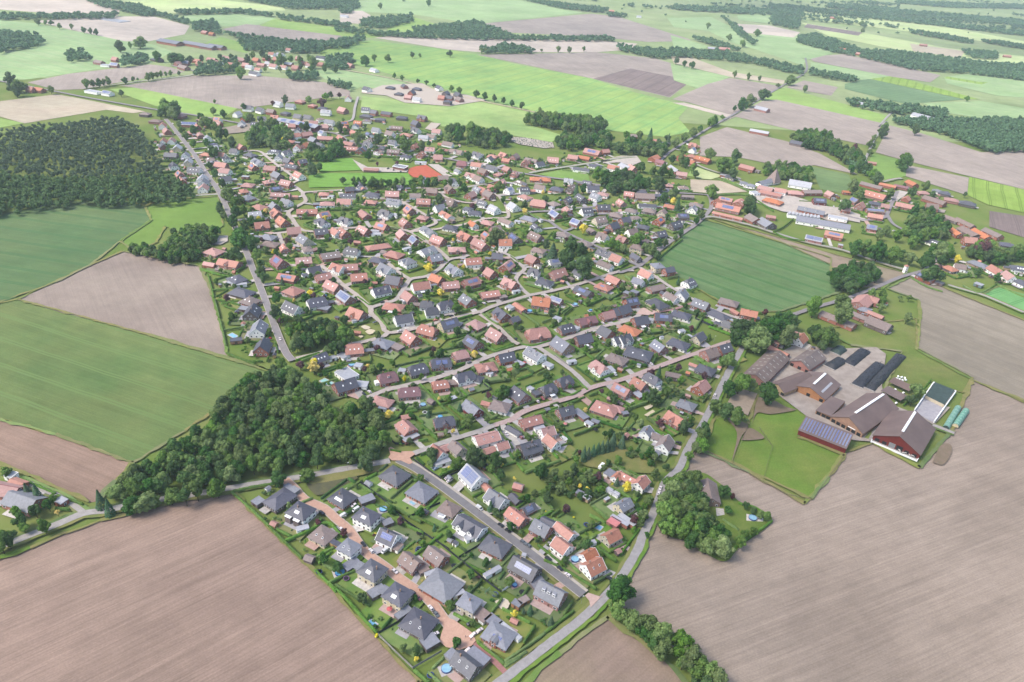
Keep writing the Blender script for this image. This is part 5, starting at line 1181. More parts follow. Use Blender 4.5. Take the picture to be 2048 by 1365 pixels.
(389.1,808.1,16,19.9,'b'), (445.3,810.3,11.1,14.3,'b'), (449.6,796.4,14.6,18.3,'b'), (452.2,751.6,22,24,'b'),
(461.6,787.1,18,22.2,'b'), (509.4,810,8.6,11.4,'y'), (549.7,832,18.9,23.2,'c'), (493.1,818,17.4,21.5,'b'),
(447.1,751.6,11.6,14.8,'b'), (531.6,762.2,8.2,11,'b'), (518,777.6,9.6,12.5,'b'), (279.9,585.1,19,23.4,'b'),
(290.5,599.9,14.6,18.2,'b'), (278,602.4,12.7,16.1,'b'), (500.8,815.2,16.1,20,'b'), (561.6,1051.3,13,16.4,'b'),
(596.3,1082.5,13.3,16.8,'b'), (522.7,1035.5,12.8,16.2,'b'), (475.5,1048.9,16.8,20.8,'b'), (476.8,1025.9,12.7,16.1,'b'),
(431.3,965.2,18.1,22.3,'b'), (534.6,1131.2,16.5,20.5,'b'), (532,1106.7,16.2,20.2,'b'), (527.9,1164.5,15.5,19.4,'b'),
(534.6,1152.1,15.4,19.2,'b'), (649.7,1072.3,5.9,8.3,'b'), (606.6,1188.3,20.1,24,'b'), (591.2,1051.6,9.1,11.9,'b'),
(571.4,1098.4,6.1,8.5,'b'), (511.6,1153.1,12.6,16,'b'), (458.6,887.1,13.5,17,'b'), (442.4,870.3,11.1,14.2,'b'),
(464,869.5,12.2,15.5,'b'), (561.2,890.7,6.8,9.3,'b'), (614.5,1206.2,23.1,24,'b'), (554,1259.9,16,19.9,'c'),
(659.4,1404,17.6,21.7,'b'), (610.6,1333.3,8.4,11.2,'b'), (615.8,1327.9,7,9.5,'b'), (586.1,1271.2,10.8,13.9,'b'),
(258.3,984.3,17.2,21.3,'b'), (301,939.6,18.6,22.9,'b'), (295.7,924.8,16.4,20.3,'b'), (-591.9,1196,11.2,14.4,'b'),
(-603.6,1241.8,16.2,20.1,'b'), (-573.6,1205.3,24.8,24,'b'), (-597.1,1207.2,10.2,13.2,'b'), (-524.3,1241.7,9.3,12.2,'b'),
(-501,1229.1,9.2,12.1,'b'), (-528.5,1205.5,7.9,10.6,'b'), (-509.1,1163.6,13.1,16.6,'b'), (-496,1155.5,14.1,17.8,'b'),
(-481.5,1139.9,11.8,15.1,'b'), (-459.3,1102.1,15.7,19.5,'b'), (-540.3,1145.3,8.7,11.4,'b'), (-524.1,1117.5,9.5,12.5,'b'),
(-502.7,1081.9,11.3,14.5,'b'), (-478.8,1049.2,13,16.5,'b'), (-505.4,1114.1,12.7,16.1,'b'), (-426.4,1057.5,15.1,18.9,'b'),
(-432.6,1008,15.5,19.3,'b'), (-452.1,1106.9,11.5,14.8,'b'), (-464.1,1059.3,9.1,12,'b'), (-398.8,923.4,9.9,12.9,'b'),
(-421.8,961.2,8.4,11.1,'b'), (-376.6,891,11.4,14.6,'b'), (-454.9,1207.1,14.7,18.4,'b'), (-225,1049.3,11,14.2,'b'),
(-207,1023.3,4.9,7.2,'c'), (-180.7,1030.6,5.9,8.3,'c'), (-200.3,1153.1,8.7,11.5,'b'), (-181.1,1102.1,19.8,24,'b'),
(-156.2,1110.7,12.6,16,'b'), (-227.5,1136.3,13.9,17.5,'b'), (-256.5,1121.9,20.1,24,'b'), (-126.1,1088.6,12.4,15.8,'b'),
(-149.6,1140.9,7.5,10.2,'b'), (-82.7,1077.6,12.3,15.6,'b'), (-236.2,937.4,8.2,10.9,'b'), (-222.6,942.3,7.3,9.9,'b'),
(-214.9,936.4,8.2,10.9,'b'), (-209,943.4,8.3,11,'b'), (-197.3,940.2,11,14.1,'b'), (-185.6,940.9,9.2,12,'b'),
(-177.1,944.6,8.3,11,'b'), (-167.3,946.8,8.3,11,'b'), (-158.5,949.6,9.2,12.1,'b'), (-145.7,956.3,7.4,10,'b'),
(-136.9,960.2,9.3,12.2,'b'), (-126.1,955.8,8.3,11.1,'b'), (-115.6,953.2,9.3,12.1,'b'), (-104.9,957.5,8.4,11.1,'b'),
(-97,962.1,8.4,11.2,'b'), (-86.9,964.3,8.4,11.2,'b'), (-92,1160.9,8.8,11.6,'b'), (-121.8,1191.9,20.1,24,'b'),
(-108.4,1204.4,22.5,24,'b'), (-90.8,1209.3,24.9,24,'b'), (-77.1,1178.2,22.1,24,'b'), (-107.3,1170,19.8,24,'b'),
(-122.5,1168.7,15.4,19.2,'b'), (-219.7,1084.1,6.2,8.6,'c'), (-209.2,1148,9.7,12.7,'b'), (-362.2,1093.6,9.4,12.3,'y'),
(-398.7,1158.3,18.5,22.8,'b'), (-396.2,1163.6,15.3,19.1,'b'), (-359.3,1183,8.9,11.7,'b'), (-349.5,1176.6,12.2,15.5,'b'),
(-436,1349.6,11.2,14.4,'b'), (-398.3,1367,11.3,14.5,'b'), (-365.6,1334,16,19.9,'c'), (-374.8,1399.2,12.9,16.3,'b'),
(-369.8,1415.1,10.4,13.5,'b'), (-450.6,1323.7,7.4,10,'c'), (-355.9,1422.1,7.8,10.5,'c'), (-287.7,1172.2,8.8,11.6,'b'),
(-297.2,1180.5,14.4,18.1,'b'), (-303.3,1049.4,15,18.8,'b'), (-272.7,1056.7,20.1,24,'b'), (-280.7,961.3,14.9,18.6,'b'),
(-279.1,983.3,12.3,15.7,'b'), (-288,971.4,10.3,20.6,'s'), (-308,1244.5,7,9.5,'b'), (-433,1207.2,9.1,11.9,'b'),
(-447.1,1202.8,12.4,15.8,'b'), (-485.4,1279.3,9.5,12.4,'b'), (-348.7,841,15,18.7,'b'), (-357.6,851.6,15.1,18.9,'b'),
(-339.5,826.8,13.1,16.6,'b'), (-339,842.9,10,13,'b'), (-352.1,815.5,8.9,11.8,'b'), (-344.4,799.4,9.6,12.5,'b'),
(-337.1,788.1,7.9,10.6,'b'), (-324.8,794.4,11.9,15.2,'b'), (-321.1,806.3,9.7,12.6,'b'), (-317.8,764.2,12.3,15.7,'b'),
(-292.9,717.5,23.4,24,'b'), (-279.3,709,15.9,19.8,'b'), (-285.2,677.4,16.8,20.8,'b'), (-266,685.3,10.6,13.7,'b'),
(-342.1,743.2,9.8,12.8,'b'), (-326.8,738.7,10.5,13.6,'b'), (-331.3,740.4,9,11.9,'b'), (-332.5,715,8.8,11.6,'b'),
(-303.1,759.3,10.7,13.8,'b'), (-299.2,770.4,10.9,14,'b'), (-249,731.8,6.7,9.2,'c'), (-250.4,700.6,7.2,9.8,'b'),
(-263.4,704.9,6.5,9,'b'), (-239.8,713.4,7.3,9.9,'b'), (-255.9,669.1,7.6,10.3,'b'), (-247.1,649,8.8,11.6,'b')]
CARS=[(-108.6,333.9,138,'k'), (-94.9,333.1,50,'W'), (-90.6,342.2,228,'w'), (-93.5,321.2,-40,'w'), (-78.2,310.7,-49,'k'), (-72.7,306,131,'w'), (-64.9,306.7,234,'W'), (-56.7,292.2,-39,'w'), (-88.7,338.5,230,'W'), (-44.8,278.5,145,'k'), (-41,274.9,-35,'r'), (-33.4,268.8,129,'w'), (-30,265.1,-51,'g'), (-9.5,253.7,227,'w'), (-6.3,256.7,47,'w'), (-11.5,244.4,227,'w'), (-29,252.6,39,'w'), (-11.5,260.7,39,'k'), (-36,373.7,49,'w'), (-34.5,371,49,'w'), (-13.1,347.5,-41,'W'), (1,334,139,'k'), (5.6,329.8,-41,'k'), (15.1,321.2,-43,'g'), (18.1,318.9,137,'g'), (29.8,309.6,137,'k'), (36.7,302.7,-43,'k'), (41,298.2,137,'w'), (64.1,298.3,145,'k'), (-4.1,324.8,49,'k'), (-33.9,525,139,'w'), (-33.8,517.9,49,'g'), (0.6,425.3,304,'w'), (11.1,422.4,124,'r'), (26.6,473.2,303,'r'), (22.8,469,123,'w'), (115.8,541.6,126,'W'), (118.7,536.4,306,'w'), (114.3,534.7,307,'k'), (86.2,515.8,300,'W'), (41.5,424.6,143,'W'), (-46.8,384.4,237,'w'), (-44.8,382.1,49,'b'), (-195.5,534.1,298,'w'), (-204.1,533.5,208,'r'), (-57.1,596.3,37,'k'), (-70.5,585.7,35,'o'), (-123.1,574.1,221,'g'), (-123.6,613.4,45,'k'), (-98.7,561.7,-155,'w'), (3.2,562.5,121,'k'), (82.6,602.7,120,'w'), (-28.9,625.7,137,'w'), (-109.6,462.6,124,'k'), (-106,465.9,135,'w'), (104.8,378.2,250,'w'), (103.1,373.2,70,'w'), (125.1,429.1,153,'k'), (164.7,494.9,65,'w'), (42.3,423.2,143,'W'), (11.4,422.5,124,'r'), (-423.9,952.4,302,'w'), (-525.7,1108.6,124,'w'), (-466.3,1022.4,123,'w'), (-560,1167.1,305,'w'), (-191,1015.8,245,'k'), (-182.3,1011.3,93,'k'), (-171.9,1007.3,93,'g'), (291,924.5,424,'k'), (299.8,928.9,236,'w'), (427.3,985.3,256,'w'), (406.5,950,239,'k'), (398,953.8,256,'g'), (543.8,1054.5,61,'w'), (525.1,1031.3,61,'w'), (514.9,994.1,332,'w'), (477.1,905.4,17,'w')]
TRAMPOLINES=[(-98.2,288,'b'), (-47.2,322.8,'k'), (-45.7,310.2,'b'), (-27.1,320.2,'k'), (-24,299.1,'g'), (53.7,339.5,'b'), (-98.1,288,'b'), (-82.3,284.7,'p'), (0.4,280.9,'b'), (-28.3,228.9,'b'), (-45.9,308.8,'b'), (8,290.8,'b'), (15.3,283.7,'k'), (-60.6,444.3,'w'), (-16.3,491.2,'k'), (94,441.3,'k'), (65.5,438,'k'), (37.1,445.4,'k'), (96.5,430.8,'b')]
POOLS=[(-72.2,340.7,'c','4.6'), (-86.8,288.8,'c','5.2'), (-55.3,348.4,'r','4'), (-21,233.2,'c','5'), (-62.2,256.9,'r','4.5'), (45.5,310.7,'c','4.6'), (59.9,339.4,'r','7'), (11,288.5,'c','2.6'), (-127.8,502.4,'c','5'), (-63.3,454.1,'c','4.2'), (-141.3,475.6,'r','10'), (-48.8,440.4,'c','3.5'), (14.4,616.8,'c','5'), (58.1,637,'c','5'), (72.7,626.9,'c','3'), (122.7,594.7,'r','5'), (160.7,356.1,'c','5'), (-235.7,535.2,'r','8'), (-245,846.7,'c','5'), (50.8,934.3,'c','3'), (-179.1,618.8,'c','3')]
LAMPS=[(-129.1,359.9), (-92.7,327), (-102.3,375.6), (-190.8,534.2), (-2.2,637.8), (65.6,690.8), (-67.7,588.7), (70.3,499.8), (47.7,279.3), (181.4,583)]
PEOPLE=[(-76.7,302.9), (-13.3,252.3), (-10.3,250.5), (-76.8,302.5)]
COWS=[(288.3,438.4), (291.1,441.1), (291.5,437.6), (289.3,435.3), (291.4,435.1), (293.9,436.3), (295.8,434.9), (293.6,432.6), (295.6,432.1), (288.1,436.3)]
PARASOLS=[(-54.8,265.2,'r'), (43.2,440.5,'p'), (-118,607.8,'w'), (11.6,521.8,'r')]
SWINGS=[(-46.7,315.1), (-3.9,281.8), (-3.8,283)]
FENCES=[('dark',[(-91.5,364),(-74.7,350.2),(-57.3,332.4),(-38.7,318.7),(-28.1,311.4)]),
('dark',[(-55.7,335.4),(-37.9,349.9)]),
('grey',[(-58,250),(-47.4,240.7),(-37.5,232.2),(-24.4,242.9)]),
('dark',[(-57.9,251),(-48.8,258.9),(-38,268.3)]),
('dark',[(-21.8,306),(-9.3,317.9)]),
('dark',[(-38.5,319.6),(-21.7,304.7),(-4.9,290),(3.5,283)]),
('white',[(4.1,283.5),(11.7,291.1)]),
('dark',[(4.1,283.5),(10.2,289.8)]),
('dark',[(-82.3,411.8),(-75.8,405.4),(-68.7,406.2)]),
('dark',[(-90.4,426.3),(-77.1,436.4)]),
('dark',[(-61.2,390.4),(-51.2,381.3),(-40,372.4)]),
('dark',[(-39.1,372.5),(-32.4,378.4),(-25.1,385.2)]),
('dark',[(172.4,626.6),(191.1,643.6)]),
('dark',[(172.1,625.1),(185.4,612),(202.2,626.1)]),
('dark',[(-20.5,474.9),(-13.2,480.2),(-19.7,487.7)]),
('wood',[(141.4,423.5),(160.5,408.2),(190,381),(205.4,378)]),
('wood',[(159.9,409.6),(181.8,456.7)]),
('wood',[(205.4,378),(244.9,427.9)]),
('wood',[(179,398.5),(194.1,433.3),(189.8,455.9)]),
('wood',[(185.9,469.5),(200.8,499.3)]),
('grey',[(37.2,538.9),(48,524.7)]),
('wood',[(-10.6,318.7),(0.1,312.7)])]
HEDGES=[[(-168.3,346.7),(-150.4,332.2),(-136.4,320.1)],
[(-136.4,320.1),(-123.9,308.8),(-110.3,297)],
[(-100.8,289.3),(-92,281.5),(-85.7,275.2)],
[(-123.5,308.9),(-114.4,316.3),(-103.1,325.6),(-91.9,315.8)],
[(-102.6,298.5),(-96.1,305.4),(-88.3,312.6)],
[(-167.8,347.2),(-154,353.3),(-140.7,357.8)],
[(-110.6,344.5),(-100.9,352.6),(-90.4,365.7)],
[(-89,365.9),(-82.5,373.1)],
[(-122.8,341.3),(-117.2,345.9)],
[(-91.5,280),(-85.1,286),(-77.7,291.4)],
[(-90.7,280.4),(-80.7,272.6),(-66.4,258.1),(-58.8,251.2)],
[(-7.2,250.2),(-0.1,244.2),(7.4,237.9)],
[(7.4,237.9),(12.8,241.4),(18.2,246)],
[(7.5,236.6),(15.5,242.9)],
[(-7,249.5),(-1.1,244.8),(7,239.1)],
[(7,239.1),(17.2,248.2),(28,258.4)],
[(28,258.8),(39.2,269.9),(43.5,273.8)],
[(-36.6,231.3),(-28.8,225.3)],
[(27.5,308.4),(37.3,303.5),(49.6,294.9),(56.7,290)],
[(58.7,320.8),(69.7,311.5)],
[(32.1,345.1),(37.7,351.5)],
[(56.3,348.4),(65.5,342.6)],
[(-31.5,330.3),(-36.9,325.2)],
[(72.7,316.9),(86.3,338.9)],
[(-69.4,480.5),(-59.5,467.7),(-50,455)],
[(-50,455),(-40.2,462.1),(-30.7,468.9)],
[(-30.7,468.9),(-36.8,476.7)],
[(-49.3,453.7),(-41.1,445.3),(-34.6,437)],
[(-30.7,468.4),(-24.9,463),(-19.7,457.2)],
[(-19.7,457.2),(-12.1,443.9),(-5.9,448.2)],
[(6.4,498.1),(18.7,507.5)],
[(22.1,507.4),(30.6,515.9)],
[(-7.2,515.2),(0.6,504.6)],
[(1,437.7),(9.4,429.4),(18.1,423.1)],
[(-61.3,427.9),(-53.5,421.4),(-47.5,413.2)],
[(-20.6,544.9),(-13.1,538.4)],
[(-13.1,538.4),(1.9,550.4)],
[(20.3,450.4),(38.3,463.3)],
[(25.5,450.1),(33.7,441.5)],
[(-67,503.2),(-59.2,494.8)],
[(71.1,487.3),(81.3,477.9),(91.8,468.4)],
[(92.8,467.6),(101.5,473.8),(109.8,479.5)],
[(56.6,459.2),(63.5,451.1),(71.2,442.9)],
[(49.1,429.9),(59.1,436.8),(68.7,443.9)],
[(40.7,482.5),(48.8,480.6),(56.8,488.4)],
[(32.3,465.4),(38.8,469.9)],
[(44.7,467.8),(59.7,479.1)],
[(53.1,505.1),(62.4,490.1)],
[(94.5,524.2),(104.5,531)],
[(109.5,456.5),(118,449.6),(127.1,441.3)],
[(63.1,482.4),(71.2,488.2)],
[(93.1,435.7),(101.6,442.6)],
[(-8.9,580.7),(0.3,568.1),(9.8,553.6)],
[(9.8,553.6),(18.3,553),(32.3,562.8)],
[(-20.3,551.8),(-14.8,540.2)],
[(-14.8,540.2),(-6.8,546.6),(2,553.7)],
[(-28.8,604.4),(-21,593.4),(-13.6,585.9)],
[(45.8,642.9),(55.5,629.7)],
[(4.5,614.9),(13.9,603.9),(24.3,589.4)],
[(-6.4,627.5),(13.3,643.8)],
[(26.2,596.3),(36.5,605.9)],
[(50.6,560.4),(61.6,548.9),(70.6,538.6)],
[(67.4,578.8),(77.3,586.6)],
[(-6.9,639.2),(6.3,651.8)],
[(35.1,654.8),(45.8,644.4)],
[(55.5,629.7),(46.4,614.2)],
[(72.4,568.3),(86.1,554.6)],
[(-145.6,563.6),(-137.1,569.9),(-128.5,576.3)],
[(-127,593.9),(-115.9,575.6),(-107.7,564)],
[(-107.7,564),(-98.5,567.9)],
[(-55,588.4),(-46.8,595),(-38.4,601.6)],
[(-121.3,584),(-108.1,595.3)],
[(-100.2,602),(-90.1,611.9)],
[(-86.5,578.6),(-78.6,585)],
[(-152,642.2),(-137.5,647.6)],
[(-47.9,607.1),(-34.4,617.5)],
[(-154.6,677.2),(-142.9,661)],
[(-67,567.3),(-55.2,555.4)],
[(-51.9,558.3),(-40.2,563.6)],
[(-134.7,606.6),(-119.5,623.3)],
[(-148.9,621.6),(-134.7,606.6)],
[(-80.7,555.5),(-70.3,541.4)],
[(-80.8,630.7),(-72.1,624.7)],
[(111.4,568.9),(119.6,574.9),(128,581.7)],
[(128,581.7),(142.2,593.3),(156.6,603.2)],
[(128.4,580.5),(134.3,573.2)],
[(146.1,593.8),(151.2,585.6)],
[(123.5,651.8),(132.1,638.4)],
[(116.6,592.2),(121.8,582.7)],
[(158.5,576.6),(164.8,570.1)],
[(135.3,608.1),(140.4,598.2)],
[(121.3,656),(133.8,662.5)],
[(149,718.9),(156.8,701.4)],
[(113.5,711.3),(120.1,697.1)],
[(-283.4,613.8),(-274.9,617.4),(-266.3,621)],
[(-266.3,589.3),(-259.5,593.1),(-252.6,597)],
[(-246.8,542.3),(-237.9,547.2),(-228.6,551.6)],
[(-185.7,620.3),(-172.7,607.9)],
[(-172.7,607.9),(-157.8,589.3)],
[(-300.7,646.4),(-287.9,622.1),(-276.4,599)],
[(-274.7,596.4),(-265.4,578.6),(-258,563.8)],
[(-255.5,559.1),(-245.3,538.3),(-235.7,518.6)],
[(-172.9,502.8),(-165.4,510.3),(-157.4,516.9)],
[(-198.2,529.5),(-190.9,513.5)],
[(-222.9,627.9),(-214.9,636.8)],
[(-230.8,506.9),(-215.6,499.2),(-203.2,495.6)],
[(-298,650.1),(-286.7,647.1),(-276.6,645.6)],
[(-317.3,809.3),(-298.1,815.4)],
[(-274.2,763),(-265.5,769.8),(-255.8,776.9)],
[(-246.9,787.2),(-229.8,776.5)],
[(-229.8,776.5),(-211,783.3)],
[(-263.2,693.9),(-249.8,701.6),(-237.3,711.1)],
[(-237,714.8),(-220.6,725.2),(-204.9,733.7)],
[(-236.9,687.8),(-222.6,668.1)],
[(-222.6,668.1),(-212.4,676.5)],
[(-283.1,827.7),(-273.9,841.6)],
[(-268.5,883.1),(-257,859.8),(-247.3,861.8)],
[(-263.6,897.4),(-248.3,903.4),(-233.2,908)],
[(-233.8,711.7),(-214.4,702.3)],
[(-312.2,656.5),(-287.9,646.7)],
[(-287.7,790.3),(-280,794)],
[(-182.2,757.5),(-173.3,763.2),(-159.8,757.6)],
[(-153.1,766.9),(-138.5,782)],
[(-151.1,798.9),(-137.1,797.2)],
[(-120.4,787.5),(-105.2,769.5)],
[(-136.8,830.8),(-124.6,837.9)],
[(-233.2,908),(-203,913.1)],
[(-203.2,914.4),(-172.7,919.5)],
[(-172.7,919.5),(-138.1,929.7)],
[(-69.4,812.2),(-45.5,799.3)],
[(-83.9,728.6),(-74.2,715.7)],
[(-78.1,692.2),(-69.1,709.4)],
[(-152,678.2),(-142,670.7)],
[(-192.6,776.1),(-177,758.5)],
[(-107.3,880.3),(-95.4,875.2)],
[(-118.1,722.7),(-105.5,728.6)],
[(11.2,886.6),(31.4,894.4)],
[(44.5,888.2),(62.5,899.4),(77,906.1)],
[(82.3,871.2),(95.9,881.1)],
[(-9,862.9),(2.8,872.5)],
[(-13.9,833.9),(1.3,825.5)],
[(8.7,878.6),(22.7,859.6)],
[(5.6,817.5),(12.3,810)],
[(41.3,792.1),(57.5,799.2)],
[(-8,741.8),(1.5,726.8)],
[(-40.9,736.1),(-27.7,742.2)],
[(17.5,980.5),(57.8,989.2)],
[(41.9,954),(58.9,960.4)],
[(-33.9,848.6),(-25.4,847.9)],
[(84.3,750.2),(101.7,729.3)],
[(-37.6,854.9),(-19.9,858.4)],
[(-0.5,803.3),(14.3,781)],
[(109.5,723.5),(122.6,734.6)],
[(138.6,879.7),(151.7,872.6)],
[(162.4,881.9),(177.1,887.2)],
[(219.6,1003.3),(257.3,1002.4)],
[(272.9,1002.8),(297,1010.9),(316.1,1009)],
[(154.7,760.5),(171.5,790.8),(193.3,826.1)],
[(215.8,962.4),(226.9,961.9)],
[(157,866.6),(162.5,856)],
[(-122.9,491.7),(-114.1,481.7),(-105.5,471.5)],
[(-96.2,500.4),(-88.2,490.1),(-81.9,481.8)],
[(-91.4,476.7),(-85.5,480.4)],
[(-70.6,479.3),(-62.4,470.7),(-55.3,462.1)],
[(-169.3,503),(-162.1,509.9),(-155.4,516.8)],
[(-130.1,470.8),(-121.7,457.7)],
[(-74.7,443.5),(-66.5,447.1)],
[(-68.5,439.9),(-59.7,431.5)],
[(-85.7,456.5),(-80.7,451.7)],
[(-60.2,429),(-54.7,421.4),(-48.9,414.8)],
[(-32.1,428.9),(-26.1,435.5)],
[(-60.5,410.3),(-54,412.6)],
[(-77.9,398.3),(-70.5,396.8)],
[(50.1,431.3),(59.5,437.4),(68.6,443.9)],
[(34.6,409.6),(44.1,402.2)],
[(6.6,432.1),(12.3,427.8),(18.3,422.8)],
[(56.3,457.9),(63.4,451.6),(68.7,445.2)],
[(26.3,449.9),(34,442.1)],
[(47.7,407.2),(51.3,413.8)],
[(140.8,353),(148.8,344.3)],
[(142.8,328.8),(158.1,341.8),(172.5,354.4)],
[(154.5,368.9),(164.1,366.2),(172.8,358)],
[(60.9,321.9),(69.5,311.8)],
[(-300.5,345.7),(-284.5,339.5),(-271.8,334.5)],
[(-269.8,333),(-259.5,329.6),(-250.9,327)],
[(-264.8,322.2),(-256.5,322.2)],
[(436.7,758.9),(444,738.6),(456.1,727.5)],
[(488,748.2),(495.6,731.1),(516.5,744.8)],
[(516.5,744.8),(530.3,757.7)],
[(530.3,757.7),(537.2,740.3),(543.8,728.5)],
[(312.5,869.7),(331,890.4),(353.6,923.1)],
[(313.4,869.9),(324.9,853),(345.6,847.4)],
[(352.8,920.3),(372.1,903.3),(389.4,899)],
[(323.1,987.3),(329.2,968),(335,949.4)],
[(268.2,1000.1),(292.5,1008.3),(318.5,1013.8)],
[(284.3,1078.9),(303,1055.7),(323.9,1027.6)],
[(384.4,1000),(403,1000.8)],
[(176.7,1087.3),(194.6,1073.6),(224.3,1076.8)],
[(295.3,1078.8),(313.1,1048.8)],
[(161.2,477.4),(172.7,471.5),(184.1,462.2)],
[(317.9,500.1),(338.1,518.2),(358.8,541.5)],
[(-203.6,1115.1),(-184.3,1101),(-162.9,1098.9)],
[(-114.6,1043.3),(-98.3,1030.5)],
[(48.5,1080.1),(72.9,1098.1)],
[(54.4,1067.8),(73.7,1063.8),(93.8,1058.4)]]
BARNS=[('red',299.2,457.1,-37.7,32.8,42.8,4.5,12.5),
('timber',277.9,479.6,-48.6,25.7,55.4,4.5,11.5),
('orange',251.9,515.3,-40.8,26.8,31.2,4.2,9),
('board',232.5,517.1,-56.1,14.4,37.5,4.2,8),
('long',217.5,540.1,-37.1,19.1,52.4,4,8),
('purple',257.5,555.5,-44.8,17.1,29.9,4.5,9),
('lean',253.9,486.7,-40.4,11.7,28.8,3.4,4.4),
('solar',236.3,447.7,-33.5,34.4,16.5,4.2,7.5),
('canopy',327.2,527.9,-47.8,17.4,9.6,2.8,3.4),
('canopy',315,512.8,-51.6,17.2,10.6,2.8,3.4)]
SILAGE=[('black',[(274.9,551),(292.4,566.9)],11),('black',[(294.4,559.2),(320.7,587.3)],11),('black',[(289.2,524),(325.2,564.4)],11),('black',[(297.9,520),(351.1,583)],9),('green',[(288.5,576.9),(299.8,588.1)],11)]
TUNNELS=[[(338.3,471.2),(362.6,501.4)],[(347.3,474.8),(367.4,498.2)]]
CLAMP=[(323,492.2),(331.9,477.7),(371.3,524.3),(358.2,536.1)]
HUTCHES=[(316.8,525.6),(320.8,522.8),(325.8,518.6),(304.3,510),(307.5,506.4),(313.1,502.5)]
BALES=[(329.1,540.2),(331,539.1),(333.2,538.1),(336.2,538.9),(331.8,543.7),(334.4,543),(336.7,542)]
TOWER=[(435.3,774.4)]
CHURCH=[(368.7,1078.1),(348.2,1061.5)]
SAWTOOTH=[(348.7,935.1),(388.3,926.7)]
GLASSHOUSE=[(71,371),(74.6,368.1)]
CLUBHOUSE=[(-174.1,1020.4)]
GRAVES=[(-32.8,1219.5),(-19.4,1231.7),(-0.9,1232.3),(44,1213.9),(45.9,1185.4),(29.1,1177.1),(-11.4,1191.2)]
BOAT=[(66.9,396)]
FARSHEDS=[(-861.5,1853.7),(-802.3,1848.9),(-761.7,1828.4),(-744.4,1835.9),(-1148.2,2147.6)]
HALL=[(-369.9,1203.6)]
# ---------------------------------------------------------------- materials
def srgb(r,g,b):
    f=lambda c:(c/255/12.92 if c<=10 else ((c/255+0.055)/1.055)**2.4)
    return (f(r),f(g),f(b))
MATS={}
def node(nt,t,**k):
    n=nt.nodes.new(t)
    for a,v in k.items(): setattr(n,a,v)
    return n
def start(name,rough,spec=0.25):
    m=bpy.data.materials.new(name); m.use_nodes=True; nt=m.node_tree
    b=nt.nodes['Principled BSDF']; b.inputs['Roughness'].default_value=rough; b.inputs['Specular IOR Level'].default_value=spec
    return m,nt,b
def mixrgb(nt,fac,a,b,blend='MIX'):
    n=node(nt,'ShaderNodeMix',data_type='RGBA',blend_type=blend)
    for s,v in ((n.inputs['Factor'],fac),(n.inputs['A'],a),(n.inputs['B'],b)):
        if hasattr(v,'links'): nt.links.new(v,s)
        elif isinstance(v,(int,float)): s.default_value=v
        else: s.default_value=(*v,1)
    return n.outputs['Result']
def math_(nt,op,a,b=0.0,c=None):
    n=node(nt,'ShaderNodeMath',operation=op)
    for i,v in enumerate((a,b) if c is None else (a,b,c)):
        if hasattr(v,'links'): nt.links.new(v,n.inputs[i])
        else: n.inputs[i].default_value=v
    return n.outputs[0]
def noise(nt,vec,scale,detail=3,rough=.55):
    n=node(nt,'ShaderNodeTexNoise'); n.inputs['Scale'].default_value=scale; n.inputs['Detail'].default_value=detail; n.inputs['Roughness'].default_value=rough
    nt.links.new(vec,n.inputs['Vector']); return n.outputs['Fac']
def ramp(nt,fac,lo,hi):
    n=node(nt,'ShaderNodeMapRange'); n.inputs['From Min'].default_value=lo; n.inputs['From Max'].default_value=hi; n.clamp=True
    nt.links.new(fac,n.inputs['Value']); return n.outputs['Result']
def plain(name,c1,c2=None,scale=.6,rough=.85,rand=0.12,fine=0.0,spec=.25,metal=0,obj=False,hue=.012):
    """colour patches between c1 and c2, brightness different on every object"""
    m,nt,b=start(name,rough,spec); b.inputs['Metallic'].default_value=metal
    if obj: v=node(nt,'ShaderNodeTexCoord').outputs['Object']
    else: v=node(nt,'ShaderNodeNewGeometry').outputs['Position']
    c2=c2 or tuple(x*.78 for x in c1)
    col=mixrgb(nt,ramp(nt,noise(nt,v,scale),.34,.66),c1,c2)
    if fine:
        col=mixrgb(nt,fine,col,mixrgb(nt,ramp(nt,noise(nt,v,3.1,2),.35,.65),(.45,.45,.45),(1.0,1.0,1.0)),'MULTIPLY')
    if rand:
        oi=node(nt,'ShaderNodeObjectInfo'); hs=node(nt,'ShaderNodeHueSaturation')
        nt.links.new(math_(nt,'MULTIPLY_ADD',oi.outputs['Random'],2*rand,1-rand),hs.inputs['Value']); nt.links.new(col,hs.inputs['Color'])
        r2=math_(nt,'FRACT',math_(nt,'MULTIPLY',oi.outputs['Random'],7.31))
        nt.links.new(math_(nt,'MULTIPLY_ADD',r2,hue,.5-hue/2),hs.inputs['Hue']); nt.links.new(math_(nt,'MULTIPLY_ADD',r2,.35,.65),hs.inputs['Saturation']); col=hs.outputs['Color']
    nt.links.new(col,b.inputs['Base Color']); MATS[name]=m; return m
